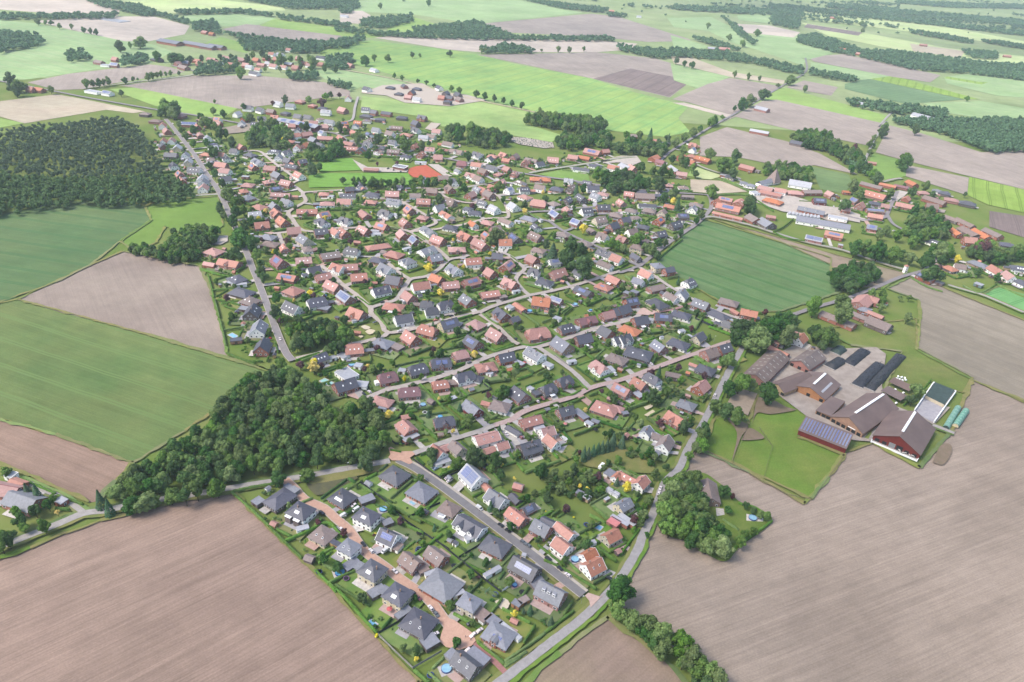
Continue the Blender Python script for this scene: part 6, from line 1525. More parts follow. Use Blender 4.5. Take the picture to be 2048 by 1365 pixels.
def field(name,c1,c2,ang=0,rows=.25,tram=0,rowscale=.7,patch=.012,tramc=None):
    """crop or soil: broad patches, drilled rows along ang and wheel tracks every tram metres"""
    m,nt,b=start(name,.95,.1)
    pos=node(nt,'ShaderNodeNewGeometry').outputs['Position']
    mp=node(nt,'ShaderNodeMapping'); mp.inputs['Rotation'].default_value=(0,0,-math.radians(ang)); nt.links.new(pos,mp.inputs['Vector'])
    st=node(nt,'ShaderNodeMapping'); st.inputs['Scale'].default_value=(.02,1,1); nt.links.new(mp.outputs[0],st.inputs['Vector'])
    col=mixrgb(nt,ramp(nt,noise(nt,pos,patch,5,.6),.32,.68),c1,c2)
    col=mixrgb(nt,.75,col,mixrgb(nt,ramp(nt,noise(nt,pos,.0065,5,.62),.33,.67),(.78,.77,.76),(1.14,1.12,1.1)),'MULTIPLY')
    col=mixrgb(nt,.5,col,mixrgb(nt,ramp(nt,noise(nt,pos,.05,5,.7),.35,.65),(.8,.8,.8),(1.12,1.12,1.12)),'MULTIPLY')
    rw=ramp(nt,noise(nt,st.outputs[0],rowscale,4,.7),.3,.7)
    col=mixrgb(nt,rows,col,mixrgb(nt,rw,(.42,.42,.42),(1.25,1.25,1.25)),'MULTIPLY')
    st2=node(nt,'ShaderNodeMapping'); st2.inputs['Scale'].default_value=(.01,.22,1); nt.links.new(mp.outputs[0],st2.inputs['Vector'])
    col=mixrgb(nt,rows,col,mixrgb(nt,ramp(nt,noise(nt,st2.outputs[0],rowscale,3,.6),.3,.7),(.62,.62,.62),(1.2,1.2,1.2)),'MULTIPLY')
    col=mixrgb(nt,.5,col,mixrgb(nt,ramp(nt,noise(nt,pos,.9,3,.6),.3,.7),(.72,.72,.72),(1.15,1.15,1.15)),'MULTIPLY')
    if tram:
        xyz=node(nt,'ShaderNodeSeparateXYZ'); nt.links.new(mp.outputs[0],xyz.inputs[0])
        wob=math_(nt,'MULTIPLY',noise(nt,pos,.01,2),6.0)
        t=math_(nt,'FRACT',math_(nt,'DIVIDE',math_(nt,'ADD',xyz.outputs[1],wob),tram))
        d1=math_(nt,'LESS_THAN',math_(nt,'ABSOLUTE',math_(nt,'SUBTRACT',t,.46)),.75/tram)
        d2=math_(nt,'LESS_THAN',math_(nt,'ABSOLUTE',math_(nt,'SUBTRACT',t,.46+2.6/tram)),.75/tram)
        k=math_(nt,'MULTIPLY',math_(nt,'MAXIMUM',d1,d2),.85)
        col=mixrgb(nt,k,col,tramc or tuple(x*.55 for x in c1))
    nt.links.new(col,b.inputs['Base Color']); MATS[name]=m; return m
ALB=.66
S=lambda r,g,b:tuple(c*ALB for c in srgb(r,g,b))      # albedo from the look of the surface under this light
S2=srgb
field('soilA',S(182,158,143),S(168,145,132),42,.4,0,1.0)
field('soilB',S(176,150,134),S(162,137,122),-21,.3)
field('soilC',S(176,162,150),S(160,145,136),-54,.18)
field('soilD',S(172,156,142),S(182,166,152),26,.34,0,.9)
field('soilE',S(170,160,144),S(156,146,132),-46,.3,26,tramc=S(146,136,120))
field('soilF',S(160,152,128),S(172,150,136),-20,.2)
field('soilG',S(166,144,133),S(158,142,120),43,.2)
field('soilL',S(188,175,165),S(174,161,153),-69,.22)
field('soilP',S(224,210,196),S(210,196,184),-8,.15)  # far soil, paled to put distance haze and sunlight into the colour
field('soilV',S(156,140,136),S(144,128,126),65,.3,30)
field('tan',S(212,202,178),S(200,184,164),-10,.15)
field('wheatA',S(104,132,78),S(132,146,90),-20,.25,27,tramc=S(116,140,84))
field('wheatB',S(98,130,84),S(118,140,92),-9,.22,27,tramc=S(80,118,74))
field('wheatB2',S(120,176,110),S(130,180,116),34,.2,24,tramc=S(96,150,90))
field('wheatC',S(104,138,86),S(122,148,100),-38,.25,25,tramc=S(72,120,66))
field('wheatD',S(146,188,112),S(174,202,116),62,.2,34,tramc=S(120,168,104))
field('farland',S(150,172,112),S(172,184,136),-12,.12,patch=.004)  # far ground, hazy brightness put into its pale colour
field('wheatE',S(180,202,128),S(154,188,116),-16,.2)
field('wheatG',S(118,152,108),S(132,160,116),-14,.2,24)
field('greenP',S(164,194,134),S(180,202,150),-29,.15,32,tramc=S(146,186,126))  # far crops, paled in colour to stand in for haze and sunshine
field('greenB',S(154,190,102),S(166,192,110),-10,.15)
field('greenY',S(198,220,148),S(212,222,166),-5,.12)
field('greenF',S(112,140,92),S(128,152,100),-20,.25)
field('lime',S(150,184,80),S(164,192,96),-116,.2,20)
field('pasture',S(120,154,72),S(132,160,80),0,.1)
field('pasture2',S(128,164,84),S(140,170,92),0,.1)
field('pitch',S(118,166,72),S(130,174,80),-3,.12,12,tramc=S(126,172,78))
field('paddock',S(104,140,54),S(132,148,72),20,.08,patch=.03)
field('meadow',S(122,144,70),S(144,150,88),10,.1,patch=.04)
plain('ground',S(112,138,62),S(138,148,84),.02,.95,0,.4,.1)
plain('lawn',S(104,142,52),S(134,154,70),.11,.95,.2,.35,.1)
plain('drylawn',S(155,151,85),S(128,145,66),.12,.95,.12,.35,.1)
plain('garden',S(104,132,56),S(126,142,72),.12,.95,0,.4,.1)
plain('scrub',S(104,104,84),S(118,116,84),.2,.95,0,.5,.1)
plain('tanlawn',S(158,148,98),S(138,142,84),.15,.95,0,.4,.1)
plain('dry',S(152,146,92),S(126,136,74),.09,.95,0,.4,.1)
plain('asphalt',S(146,141,144),S(134,129,132),.25,.9,.03,.25)
plain('street',S(160,152,154),S(148,140,142),.25,.9,.03,.25)
plain('lane',S(186,178,172),S(170,162,158),.3,.9,.03,.25)
plain('old',S(182,177,176),S(168,163,162),.35,.9,.03,.25)
plain('concrete',S(194,186,180),S(178,170,164),.3,.9,.03,.25)
plain('pave',S(202,188,176),S(188,172,162),.35,.9,.06,.25)
plain('yard',S(214,202,192),S(192,182,174),.2,.9,0,.3)
plain('yardc',S(192,180,168),S(168,154,144),.12,.9,0,.3)
plain('gravel',S(194,190,194),S(178,174,180),.3,.9,0,.3)
plain('patio',S(224,216,208),S(196,188,182),.6,.9,.14,.3)
plain('brick',S(222,176,154),S(208,162,142),.5,.9,.05,.3)
plain('redbrick',S(208,172,158),S(194,156,146),.5,.9,.05,.3)
plain('redpath',S(184,122,116),S(170,112,106),.6,.9,.05,.3)
plain('tanroad',S(214,198,168),S(198,180,152),.3,.95,0,.2)
plain('kerb',S(206,196,182),S(190,180,168),.8,.9,0,.2)
plain('sand',S(232,214,176),S(220,200,160),.5,.95,.05,.2)
plain('sandp',S(206,194,180),S(194,180,168),.5,.95,0,.2)
plain('arena',S(178,160,142),S(164,148,130),.3,.95,0,.25)
plain('bare',S(150,130,112),S(136,122,98),.2,.95,0,.4)
plain('dirt',S(156,142,132),S(176,162,146),.15,.95,0,.3)
plain('clay',S(206,110,84),S(192,98,76),.2,.9,0,.2)
plain('roofR',S(208,146,132),S(190,128,116),.7,.75,.16,.3,.3)
plain('roofM',S(164,94,100),S(148,84,90),.7,.7,.1,.3,.35)
plain('roofO',S(214,134,100),S(196,118,88),.7,.75,.13,.3,.3)
plain('roofD',S(104,104,118),S(92,92,106),.7,.55,.16,.3,.4)
plain('roofG',S(152,154,166),S(138,140,152),.7,.65,.13,.3,.35)
plain('roofB',S(164,142,136),S(148,128,122),.7,.8,.13,.3,.3)
plain('roofS',S(196,196,204),S(178,180,190),.4,.5,.1,.2,.4)
plain('roofP',S(222,130,130),S(206,116,118),.4,.7,.05)
plain('rooflight',S(184,176,170),S(172,164,158),.5,.7,.04)
plain('fibre',S(150,130,122),S(128,112,108),.12,.9,.05,.45)
plain('barnroof',S(138,112,104),S(124,100,94),.08,.7,.06,.2,.35)
plain('wallr',S(190,116,96),S(167,99,84),1.2,.9,.15,.35)
plain('wallw',S2(244,241,236),S2(230,227,222),.5,.85,.05,.1)
plain('wallc',S(237,221,186),S(219,201,166),.6,.85,.1,.2)
plain('wallk',S(139,122,120),S(120,106,106),1.2,.9,.16,.35)
plain('wallb',S(185,147,124),S(163,129,112),1.2,.9,.14,.35)
plain('wallo',S(196,130,66),S(180,112,54),.5,.85,.08,.3)
plain('wally',S(206,170,110),S(190,150,96),.6,.85,.08,.3)
plain('walld',S(146,36,40),S(128,30,36),.7,.8,.06,.2)
plain('walls',S(170,168,164),S(150,150,148),.7,.85,.08,.2)
plain('wallg',S(120,150,150),S(110,140,144),.7,.6,.05)
plain('barnred',S(132,44,44),S(118,38,40),.2,.75,.03,.25)
plain('barnwood',S(192,134,72),S(174,116,60),.3,.8,.03,.3)
plain('white',S2(236,236,236),S2(222,222,224),.6,.6,.03)
plain('glass',S(52,60,74),S(70,80,96),.9,.12,.1,0,.6)
plain('doorwood',S(110,84,70),S(90,66,54),1,.6,.2)
plain('panel',S(96,112,166),S(112,126,178),.8,.3,.12,0,.3)  # blue raised so the colour itself carries the sky's reflection
plain('panelline',S(190,194,206),S(180,184,198),.8,.4,0)
plain('trunk',S(96,82,66),S(74,62,50),1.2,.95,.1,.4,.1)
plain('metal',S(150,152,156),S(140,142,146),1,.4,.05,0,.5)
plain('black',S(44,46,52),S(36,38,42),.6,.7,.05)
plain('darkfence',S(66,72,82),S(54,60,70),.8,.7,.08)
plain('greyfence',S(168,164,158),S(150,147,142),.8,.8,.08)
plain('woodfence',S(140,124,102),S(120,106,88),.8,.9,.1)
plain('silage',S(52,54,64),S(70,72,80),.5,.6,.03,.4,.3)
plain('tarp',S(70,96,90),S(60,84,80),.4,.7,.03,.3)
plain('tunnelcloth',S(128,186,160),S(110,170,146),.4,.6,.05)
plain('water',S(96,178,222),S(124,200,234),.7,.12,.06,0,.5)
plain('waterteal',S(150,222,212),S(132,210,206),.7,.12,.03,0,.5)
plain('blue',S(56,92,176),S(48,80,160),1,.5,.1)
plain('purple',S(150,96,150),S(136,84,138),1,.5,.1)
plain('redcloth',S(214,56,60),S(196,46,52),1,.7,.05)
plain('stone',S(190,186,180),S(160,156,152),1.5,.9,.2)
plain('skin',S(206,160,136),S(196,150,126),2,.7,0)
plain('cloth',S(70,80,110),S(60,66,90),2,.9,.3)
plain('cow',S(238,234,228),S(28,26,26),1.1,.8,0,obj=True)
for k,c in dict(w=(250,236,238),W=(238,238,238),k=(44,46,54),r=(190,28,36),g=(112,118,126),b=(150,176,206),o=(228,96,48)).items():
    plain('car'+k,S(*c),S(*[x*.95 for x in c]),.5,.3,.03,0,.5)
def leafmat(name,c1,c2,rand):
    m,nt,b=start(name,.7,.12)
    v=node(nt,'ShaderNodeNewGeometry').outputs['Position']
    oi=node(nt,'ShaderNodeObjectInfo')
    col=mixrgb(nt,ramp(nt,noise(nt,v,.45,3),.3,.7),c1,c2)
    if rand<.16: col=mixrgb(nt,.4,col,mixrgb(nt,ramp(nt,noise(nt,v,.13,2),.38,.62),(.5,.55,.5),(1.3,1.25,1.15)),'MULTIPLY')
    hs=node(nt,'ShaderNodeHueSaturation'); nt.links.new(col,hs.inputs['Color'])
    nt.links.new(math_(nt,'MULTIPLY_ADD',oi.outputs['Random'],2*rand,1-rand),hs.inputs['Value'])
    r2=math_(nt,'FRACT',math_(nt,'MULTIPLY',oi.outputs['Random'],9.7))
    nt.links.new(math_(nt,'MULTIPLY_ADD',r2,.03,.48),hs.inputs['Hue']); nt.links.new(math_(nt,'MULTIPLY_ADD',r2,.3,.72),hs.inputs['Saturation'])
    nt.links.new(hs.outputs[0],b.inputs['Base Color'])
    tr=node(nt,'ShaderNodeBsdfTranslucent'); mx=node(nt,'ShaderNodeMixShader'); mx.inputs[0].default_value=.3
    nt.links.new(hs.outputs[0],tr.inputs[0]); nt.links.new(b.outputs[0],mx.inputs[1]); nt.links.new(tr.outputs[0],mx.inputs[2])
    nt.links.new(mx.outputs[0],nt.nodes['Material Output'].inputs['Surface']); MATS[name]=m
leafmat('leaf',S2(80,118,46),S2(114,144,62),.24)
leafmat('leafdark',S2(56,96,42),S2(78,116,52),.22)
leafmat('leafpine',S2(72,94,66),S2(94,114,84),.15)
leafmat('leafedge',S2(66,108,50),S2(90,130,64),.15)
leafmat('leafconifer',S2(66,104,74),S2(84,120,84),.15)
leafmat('leafyellow',S2(222,208,30),S2(232,216,70),.08)
leafmat('leafcopper',S2(98,62,70),S2(114,76,80),.15)
leafmat('leafwillow',S2(130,150,94),S2(152,168,114),.1)
leafmat('leafhedge',S2(82,124,46),S2(108,142,60),.26)
leafmat('leafshrub',S2(82,122,50),S2(116,148,70),.28)
leafmat('leaffar',S2(84,116,84),S2(102,130,96),0)  # far trees, paler and bluer: distance haze tinted into the leaves
# ---------------------------------------------------------------- object helpers
def mesh(name,verts,faces,mats,midx=None,smooth=False):
    me=bpy.data.meshes.new(name); me.from_pydata(verts,[],faces)
    for m in mats if isinstance(mats,(list,tuple)) else [mats]: me.materials.append(MATS[m])
    if midx is not None: me.polygons.foreach_set('material_index',midx)
    if smooth: me.polygons.foreach_set('use_smooth',[True]*len(me.polygons))
    me.update(); return me
def npmesh(name,V,Q,mat,tri=None):
    """fast mesh from arrays: V (n,3), Q (m,4) quads, tri (k,3)"""
    me=bpy.data.meshes.new(name); V=np.asarray(V,np.float32)
    nq=len(Q); ntr=0 if tri is None else len(tri)
    me.vertices.add(len(V)); me.vertices.foreach_set('co',V.ravel())
    idx=np.asarray(Q,np.int32).ravel()
    if ntr: idx=np.concatenate([idx,np.asarray(tri,np.int32).ravel()])
    me.loops.add(len(idx)); me.loops.foreach_set('vertex_index',idx)
    st=np.concatenate([np.arange(nq)*4,nq*4+np.arange(ntr)*3]).astype(np.int32)
    me.polygons.add(nq+ntr); me.polygons.foreach_set('loop_start',st)
    me.materials.append(MATS[mat]); me.update(calc_edges=True); me.validate(); return me
def obj(name,me,parent=None,loc=None,rot=None,scale=None):
    o=bpy.data.objects.new(name,me); COL.objects.link(o)
    if parent is not None: o.parent=parent
    if loc is not None: o.location=loc
    if rot is not None: o.rotation_euler=rot if not isinstance(rot,(int,float)) else (0,0,rot)
    if scale is not None: o.scale=scale
    return o
def empty(name,x,y,a=0,z=0):
    o=bpy.data.objects.new(name,None); COL.objects.link(o); o.location=(x,y,z); o.rotation_euler=(0,0,a); o.empty_display_size=.5; return o
def tag(o,label,cat,group=None):
    o['label']=label; o['category']=cat
    if group: o['group']=group
    return o
def structure(o): o['kind']='structure'; return o
def stuff(o,label=None): 
    o['kind']='stuff'
    if label: o['label']=label
    return o
BOXF=[(0,3,2,1),(4,5,6,7),(0,1,5,4),(1,2,6,5),(2,3,7,6),(3,0,4,7)]
def boxv(x0,x1,y0,y1,z0,z1): return [(x0,y0,z0),(x1,y0,z0),(x1,y1,z0),(x0,y1,z0),(x0,y0,z1),(x1,y0,z1),(x1,y1,z1),(x0,y1,z1)]
class MB:
    def __init__(s): s.v=[];s.f=[];s.m=[]
    def add(s,v,f,m=0):
        b=len(s.v); s.v+=v; s.f+=[tuple(i+b for i in q) for q in f]; s.m+=[m]*len(f); return s
    def box(s,x0,x1,y0,y1,z0,z1,m=0): return s.add(boxv(x0,x1,y0,y1,z0,z1),BOXF,m)
    def cyl(s,x,y,r,z0,z1,n=12,r1=None,m=0):
        r1=r if r1 is None else r1
        v=[(x+r*math.cos(2*PI*i/n),y+r*math.sin(2*PI*i/n),z0) for i in range(n)]+[(x+r1*math.cos(2*PI*i/n),y+r1*math.sin(2*PI*i/n),z1) for i in range(n)]
        return s.add(v,[(i,(i+1)%n,n+(i+1)%n,n+i) for i in range(n)]+[tuple(range(n,2*n)),tuple(range(n-1,-1,-1))],m)
    def bar(s,a,b,r,n=6,m=0,r1=None):
        a=Vector(a);b=Vector(b);d=(b-a).normalized();u=d.orthogonal().normalized();w_=d.cross(u);r1=r if r1 is None else r1
        v=[tuple(a+r*(u*math.cos(2*PI*i/n)+w_*math.sin(2*PI*i/n))) for i in range(n)]+[tuple(b+r1*(u*math.cos(2*PI*i/n)+w_*math.sin(2*PI*i/n))) for i in range(n)]
        return s.add(v,[(i,(i+1)%n,n+(i+1)%n,n+i) for i in range(n)]+[tuple(range(n,2*n)),tuple(range(n-1,-1,-1))],m)
    def slab(s,top,faces,boundary,t,m=0):
        """a roof skin: top surface faces, thickened downwards by t along its boundary loop"""
        n=len(top); v=list(top)+[(x,y,z-t) for x,y,z in top]
        f=list(faces)+[tuple(i+n for i in reversed(q)) for q in faces]
        k=len(boundary); f+=[(boundary[(i+1)%k],boundary[i],boundary[i]+n,boundary[(i+1)%k]+n) for i in range(k)]
        return s.add(v,f,m)
    def build(s,name,mats,parent=None,loc=None,rot=None,smooth=False):
        mm=mats if isinstance(mats,(list,tuple)) else [mats]
        return obj(name,mesh(name,s.v,s.f,mm,s.m if len(mm)>1 else None,smooth),parent,loc,rot)
# ---------------------------------------------------------------- ground, fields, roads
def sheet(name,pts,z,mat): return structure(obj(name,mesh(name,[(x,y,z) for x,y in pts],[tuple(range(len(pts)))],mat)))
sheet('ground',[(-40000,-2000),(40000,-2000),(40000,60000),(-40000,60000)],-1.3,'ground')
def normals(L):
    L=np.array(L); d=np.gradient(L,axis=0); d/=np.linalg.norm(d,axis=1)[:,None]+1e-9
    return L,np.stack([-d[:,1],d[:,0]],1)
def strip(name,L,N,o0,o1,z,mat,jit=0):
    a=L+N*o0; b=L+N*o1; n=len(L)
    if jit: a=a+N*RNG.normal(0,jit,(n,1)); b=b+N*RNG.normal(0,jit,(n,1))
    v=[(x,y,z) for x,y in a]+[(x,y,z) for x,y in b]
    return structure(obj(name,mesh(name,v,[(i,i+1,n+i+1,n+i) for i in range(n-1)],mat)))
normals_,strip_=normals,strip
def ragged(p,amp):
    out=[]
    for k in range(len(p)):
        a,c=np.array(p[k]),np.array(p[(k+1)%len(p)]); n=max(1,int(np.linalg.norm(c-a)/9)); d=(c-a)/(np.linalg.norm(c-a)+1e-9); nn=np.array([-d[1],d[0]])
        for q in range(n): out.append(tuple(a+(c-a)*q/n+nn*(RNG.normal(0,amp) if q else 0)))
    return out
for i,(m,p) in enumerate(FIELDS):
    near_=min(math.hypot(*q) for q in p)<900
    if near_:
        ed=[np.array(q) for q in p+[p[0]]]
        for a_,c_ in zip(ed[:-1],ed[1:]):
            if np.linalg.norm(c_-a_)<12: continue
            L_,N_=normals_([a_+(c_-a_)*t for t in np.linspace(0,1,max(3,int(np.linalg.norm(c_-a_)/5)))]); wd_=random.uniform(.7,1.8)
            strip_('verge',L_,N_,-wd_,wd_,-.1+i*.002,random.choice(('drylawn','lawn','tanlawn')),.55)
        p=ragged(p,.6)
    sheet('field' if m[0] not in 'pm' else ('meadow' if m!='pitch' else 'football_pitch'),p,-1.1+i*.01,m)
def smooth_line(p,step=4.0):
    """Catmull-Rom through the points"""
    P=[np.array(q) for q in p]
    if len(P)<3: 
        n=max(2,int(np.linalg.norm(P[1]-P[0])/step)); return [P[0]+(P[1]-P[0])*t for t in np.linspace(0,1,n)]
    E=[2*P[0]-P[1]]+P+[2*P[-1]-P[-2]]; out=[]
    for i in range(1,len(E)-2):
        a,b,c,d=E[i-1:i+3]; n=max(1,int(np.linalg.norm(c-b)/step))
        for k in range(n):
            t=k/n; out.append(.5*((2*b)+(c-a)*t+(2*a-5*b+4*c-d)*t*t+(3*b-a-3*c+d)*t**3))
    out.append(P[-1]); return out
ROADL=[]
for i,(m,wd,p,k) in enumerate(ROADS):
    L,N=normals(smooth_line(p)); ROADL.append((L,N,wd,m))
    far=np.median(L[:,1])>1300
    nm={'brick':'brick_street','redbrick':'brick_street','redpath':'brick_path','pave':'paved_lane','yard':'paved_street','concrete':'concrete_street','tanroad':'sand_road'}.get(m,'road')
    strip(nm,L,N,-wd/2,wd/2,.16+i*.004,m,0 if k else .12)
    if k:
        for s in (-1,1):
            strip('kerb',L,N,s*wd/2-.05*s,s*(wd/2+.4),.21+i*.004+.002*s,'kerb')
    if m=='asphalt':
        strip('pavement',L,N,wd/2+.4,wd/2+1.9,.17+i*.004,'kerb'); strip('verge',L,N,-wd/2-2.6,-wd/2-.4,.12,'tanlawn',.3)
    if m in('old','lane') and not far:
        strip('verge',L,N,wd/2,wd/2+2.2,.1+i*.003,'drylawn',.3); strip('verge',L,N,-wd/2-2.2,-wd/2,.101+i*.003,'lawn',.3)
for i,(m,p) in enumerate(PATCHES):
    nm={'brick':'brick_square','sand':'sand_patch','arena':'riding_arena','clay':'clay_court','gravel':'paved_yard','yard':'paved_yard','yardc':'farm_yard','patio':'terrace'}.get(m,'ground_patch')
    L=smooth_line(p+[p[0]],2.0)[:-1] if m in('sand','bare','dirt','garden','scrub','tanlawn','dry') else p
    sheet(nm,[tuple(q) for q in L],(.4 if m in('brick',) else .06)+i*.002,m)
# occupancy raster, 1 m cells, for placing gardens
X0,Y0,NX,NY=-900,150,1900,1350
OCC=np.zeros((NX,NY),np.uint8)
def mark_disc(x,y,r,val=1):
    i0,i1=int(x-r-X0),int(x+r-X0)+1; j0,j1=int(y-r-Y0),int(y+r-Y0)+1
    if i1<0 or j1<0 or i0>=NX or j0>=NY: return
    OCC[max(i0,0):max(i1,0),max(j0,0):max(j1,0)]|=val
def occ(x,y):
    i,j=int(x-X0),int(y-Y0)
    return OCC[i,j] if 0<=i<NX and 0<=j<NY else 255
for L,N,wd,m in ROADL:
    for q in L:
        for t in (-.5,0,.5):
            mark_disc(q[0]+t*2,q[1]+t*2,wd/2+.3,1)
def rect_cells(x,y,a,L,W):
    c,s=math.cos(a),math.sin(a)
    for u in np.arange(-L/2,L/2+.01,.8):
        for v in np.arange(-W/2,W/2+.01,.8): yield x+u*c-v*s,y+u*s+v*c
def mark_rect(x,y,a,L,W,val=2):
    for px,py in rect_cells(x,y,a,L,W):
        i,j=int(px-X0),int(py-Y0)
        if 0<=i<NX and 0<=j<NY: OCC[i,j]|=val
def free_rect(x,y,a,L,W,mask=255): return not any(occ(px,py)&mask for px,py in rect_cells(x,y,a,L,W))
def inpoly(x,y,p):
    c=False; j=len(p)-1
    for i in range(len(p)):
        if (p[i][1]>y)!=(p[j][1]>y) and x<(p[j][0]-p[i][0])*(y-p[i][1])/(p[j][1]-p[i][1])+p[i][0]: c=not c
        j=i
    return c
FB=[(min(q[0] for q in p),max(q[0] for q in p),min(q[1] for q in p),max(q[1] for q in p),p) for m,p in FIELDS if m!='farland']
def in_field(x,y): return any(a<x<b and c<y<d and inpoly(x,y,p) for a,b,c,d,p in FB)
# ---------------------------------------------------------------- houses
WIN=mesh('window',boxv(-.5,.5,-.06,.06,-.5,.5),BOXF,'white')
PANE=mesh('pane',boxv(-.4,.4,-.1,.1,-.4,.4),BOXF,'glass')
_wm=MB(); _wm.box(-.5,.5,-.06,.06,-.5,.5,0).box(-.38,.38,-.09,.09,-.4,.4,1); WINFAR=mesh('window',_wm.v,_wm.f,['white','glass'],_wm.m)
DOOR=mesh('door',boxv(-.5,.5,-.06,.06,0,1),BOXF,'doorwood')
SKYL=mesh('skylight',boxv(-.5,.5,-.5,.5,-.06,.06),BOXF,'white')
SKYG=mesh('pane',boxv(-.38,.38,-.38,.38,-.08,.08),BOXF,'glass')
_cm=MB(); _cm.box(-.3,.3,-.3,.3,-1.2,1.1).box(-.36,.36,-.36,.36,1.1,1.25); CHIM=mesh('chimney',_cm.v,_cm.f,'wallb')
def solar_mesh(nu,nv):
    """rows of framed panels on one rack, 1.05 x 1.7 m each"""
    b=MB(); b.box(-nu*.525,nu*.525,-nv*.85,nv*.85,-.03,.02,1)
    for i in range(nu):
        for j in range(nv):
            x,y=-nu*.525+i*1.05,-nv*.85+j*1.7; b.box(x+.05,x+1.0,y+.06,y+1.64,.02,.06,0)
    return mesh('solar_panel',b.v,b.f,['panel','panelline'],b.m)
SOLAR={}
def solar(nu,nv):
    if (nu,nv) not in SOLAR: SOLAR[nu,nv]=solar_mesh(nu,nv)
    return SOLAR[nu,nv]
ROOFN={'R':'red-roofed','O':'orange-roofed','D':'dark-roofed','G':'grey-roofed','B':'brown-roofed','S':'silver-roofed','M':'maroon-roofed','P':'pink-roofed'}
WALLN={'r':'red brick','w':'white','c':'cream','k':'dark brick','b':'brown brick','d':'red timber','s':'grey','o':'orange timber','y':'timber','g':'blue-grey'}
ORD='first second third fourth fifth sixth seventh eighth ninth tenth eleventh twelfth thirteenth fourteenth fifteenth sixteenth seventeenth eighteenth nineteenth twentieth twenty-first twenty-second twenty-third twenty-fourth twenty-fifth twenty-sixth twenty-seventh twenty-eighth twenty-ninth thirtieth'.split()
def kind_of(code,L,opt,zone):
    t=code[1]; farm=any(k in zone for k in('farm','barn','solar-roofed'))
    if t=='f': return 'flat_roofed_annex' if L<12 else 'flat_roofed_hall'
    if t=='b': return 'shed' if L<14 else 'low_barn'
    if L>=17.5 and (farm or L>24): return 'barn'
    if t=='v': return 'villa'
    if t=='h': return 'bungalow'
    if t=='k': return 'half_hipped_house'
    if 'far' in zone or 'second village' in zone: return 'distant_house'
    return 'house'
CAMXY=Vector((0,0))
def roof_shape(t,L,W,pitch,he):
    """top vertices, faces, boundary loop and a function giving the height over (x,y)"""
    hl,hw=L/2,W/2; o=.45; tan=math.tan(pitch); hr=he+hw*tan
    if t in 'gb':
        a,b,zl=hl+.35,hw+o,he-o*tan
        V=[(-a,-b,zl),(a,-b,zl),(a,0,hr),(-a,0,hr),(a,b,zl),(-a,b,zl)]
        return V,[(0,1,2,3),(3,2,4,5)],[0,1,2,4,5,3],hr
    if t=='k':
        a,b,zl=hl+.35,hw+o,he-o*tan; f=.5; yb=b*(1-f); zb=zl+(hr-zl)*f; c=hl+.35-hw*.42
        V=[(-a,-b,zl),(a,-b,zl),(a,-yb,zb),(c,0,hr),(-c,0,hr),(-a,-yb,zb),(a,b,zl),(-a,b,zl),(a,yb,zb),(-a,yb,zb)]
        return V,[(0,1,2,3,4,5),(6,7,9,4,3,8),(2,8,3),(9,5,4)],[0,1,2,8,6,7,9,5],hr
    a,b,zl=hl+.6,hw+.6,he-.6*tan; r=max(0.05,hl-hw); hr=he+hw*tan
    V=[(-a,-b,zl),(a,-b,zl),(a,b,zl),(-a,b,zl),(-r,0,hr),(r,0,hr)]
    return V,[(0,1,5,4),(2,3,4,5),(1,2,5),(3,0,4)],[0,1,2,3],hr
def on_slope(u,v,s,W,pitch,he):
    """point on the roof slope on side s: u along the ridge, v 0 at the eave to 1 at the ridge"""
    hw=W/2; return (u,s*hw*(1-v),he+hw*v*math.tan(pitch)+.1)
PROTO=0
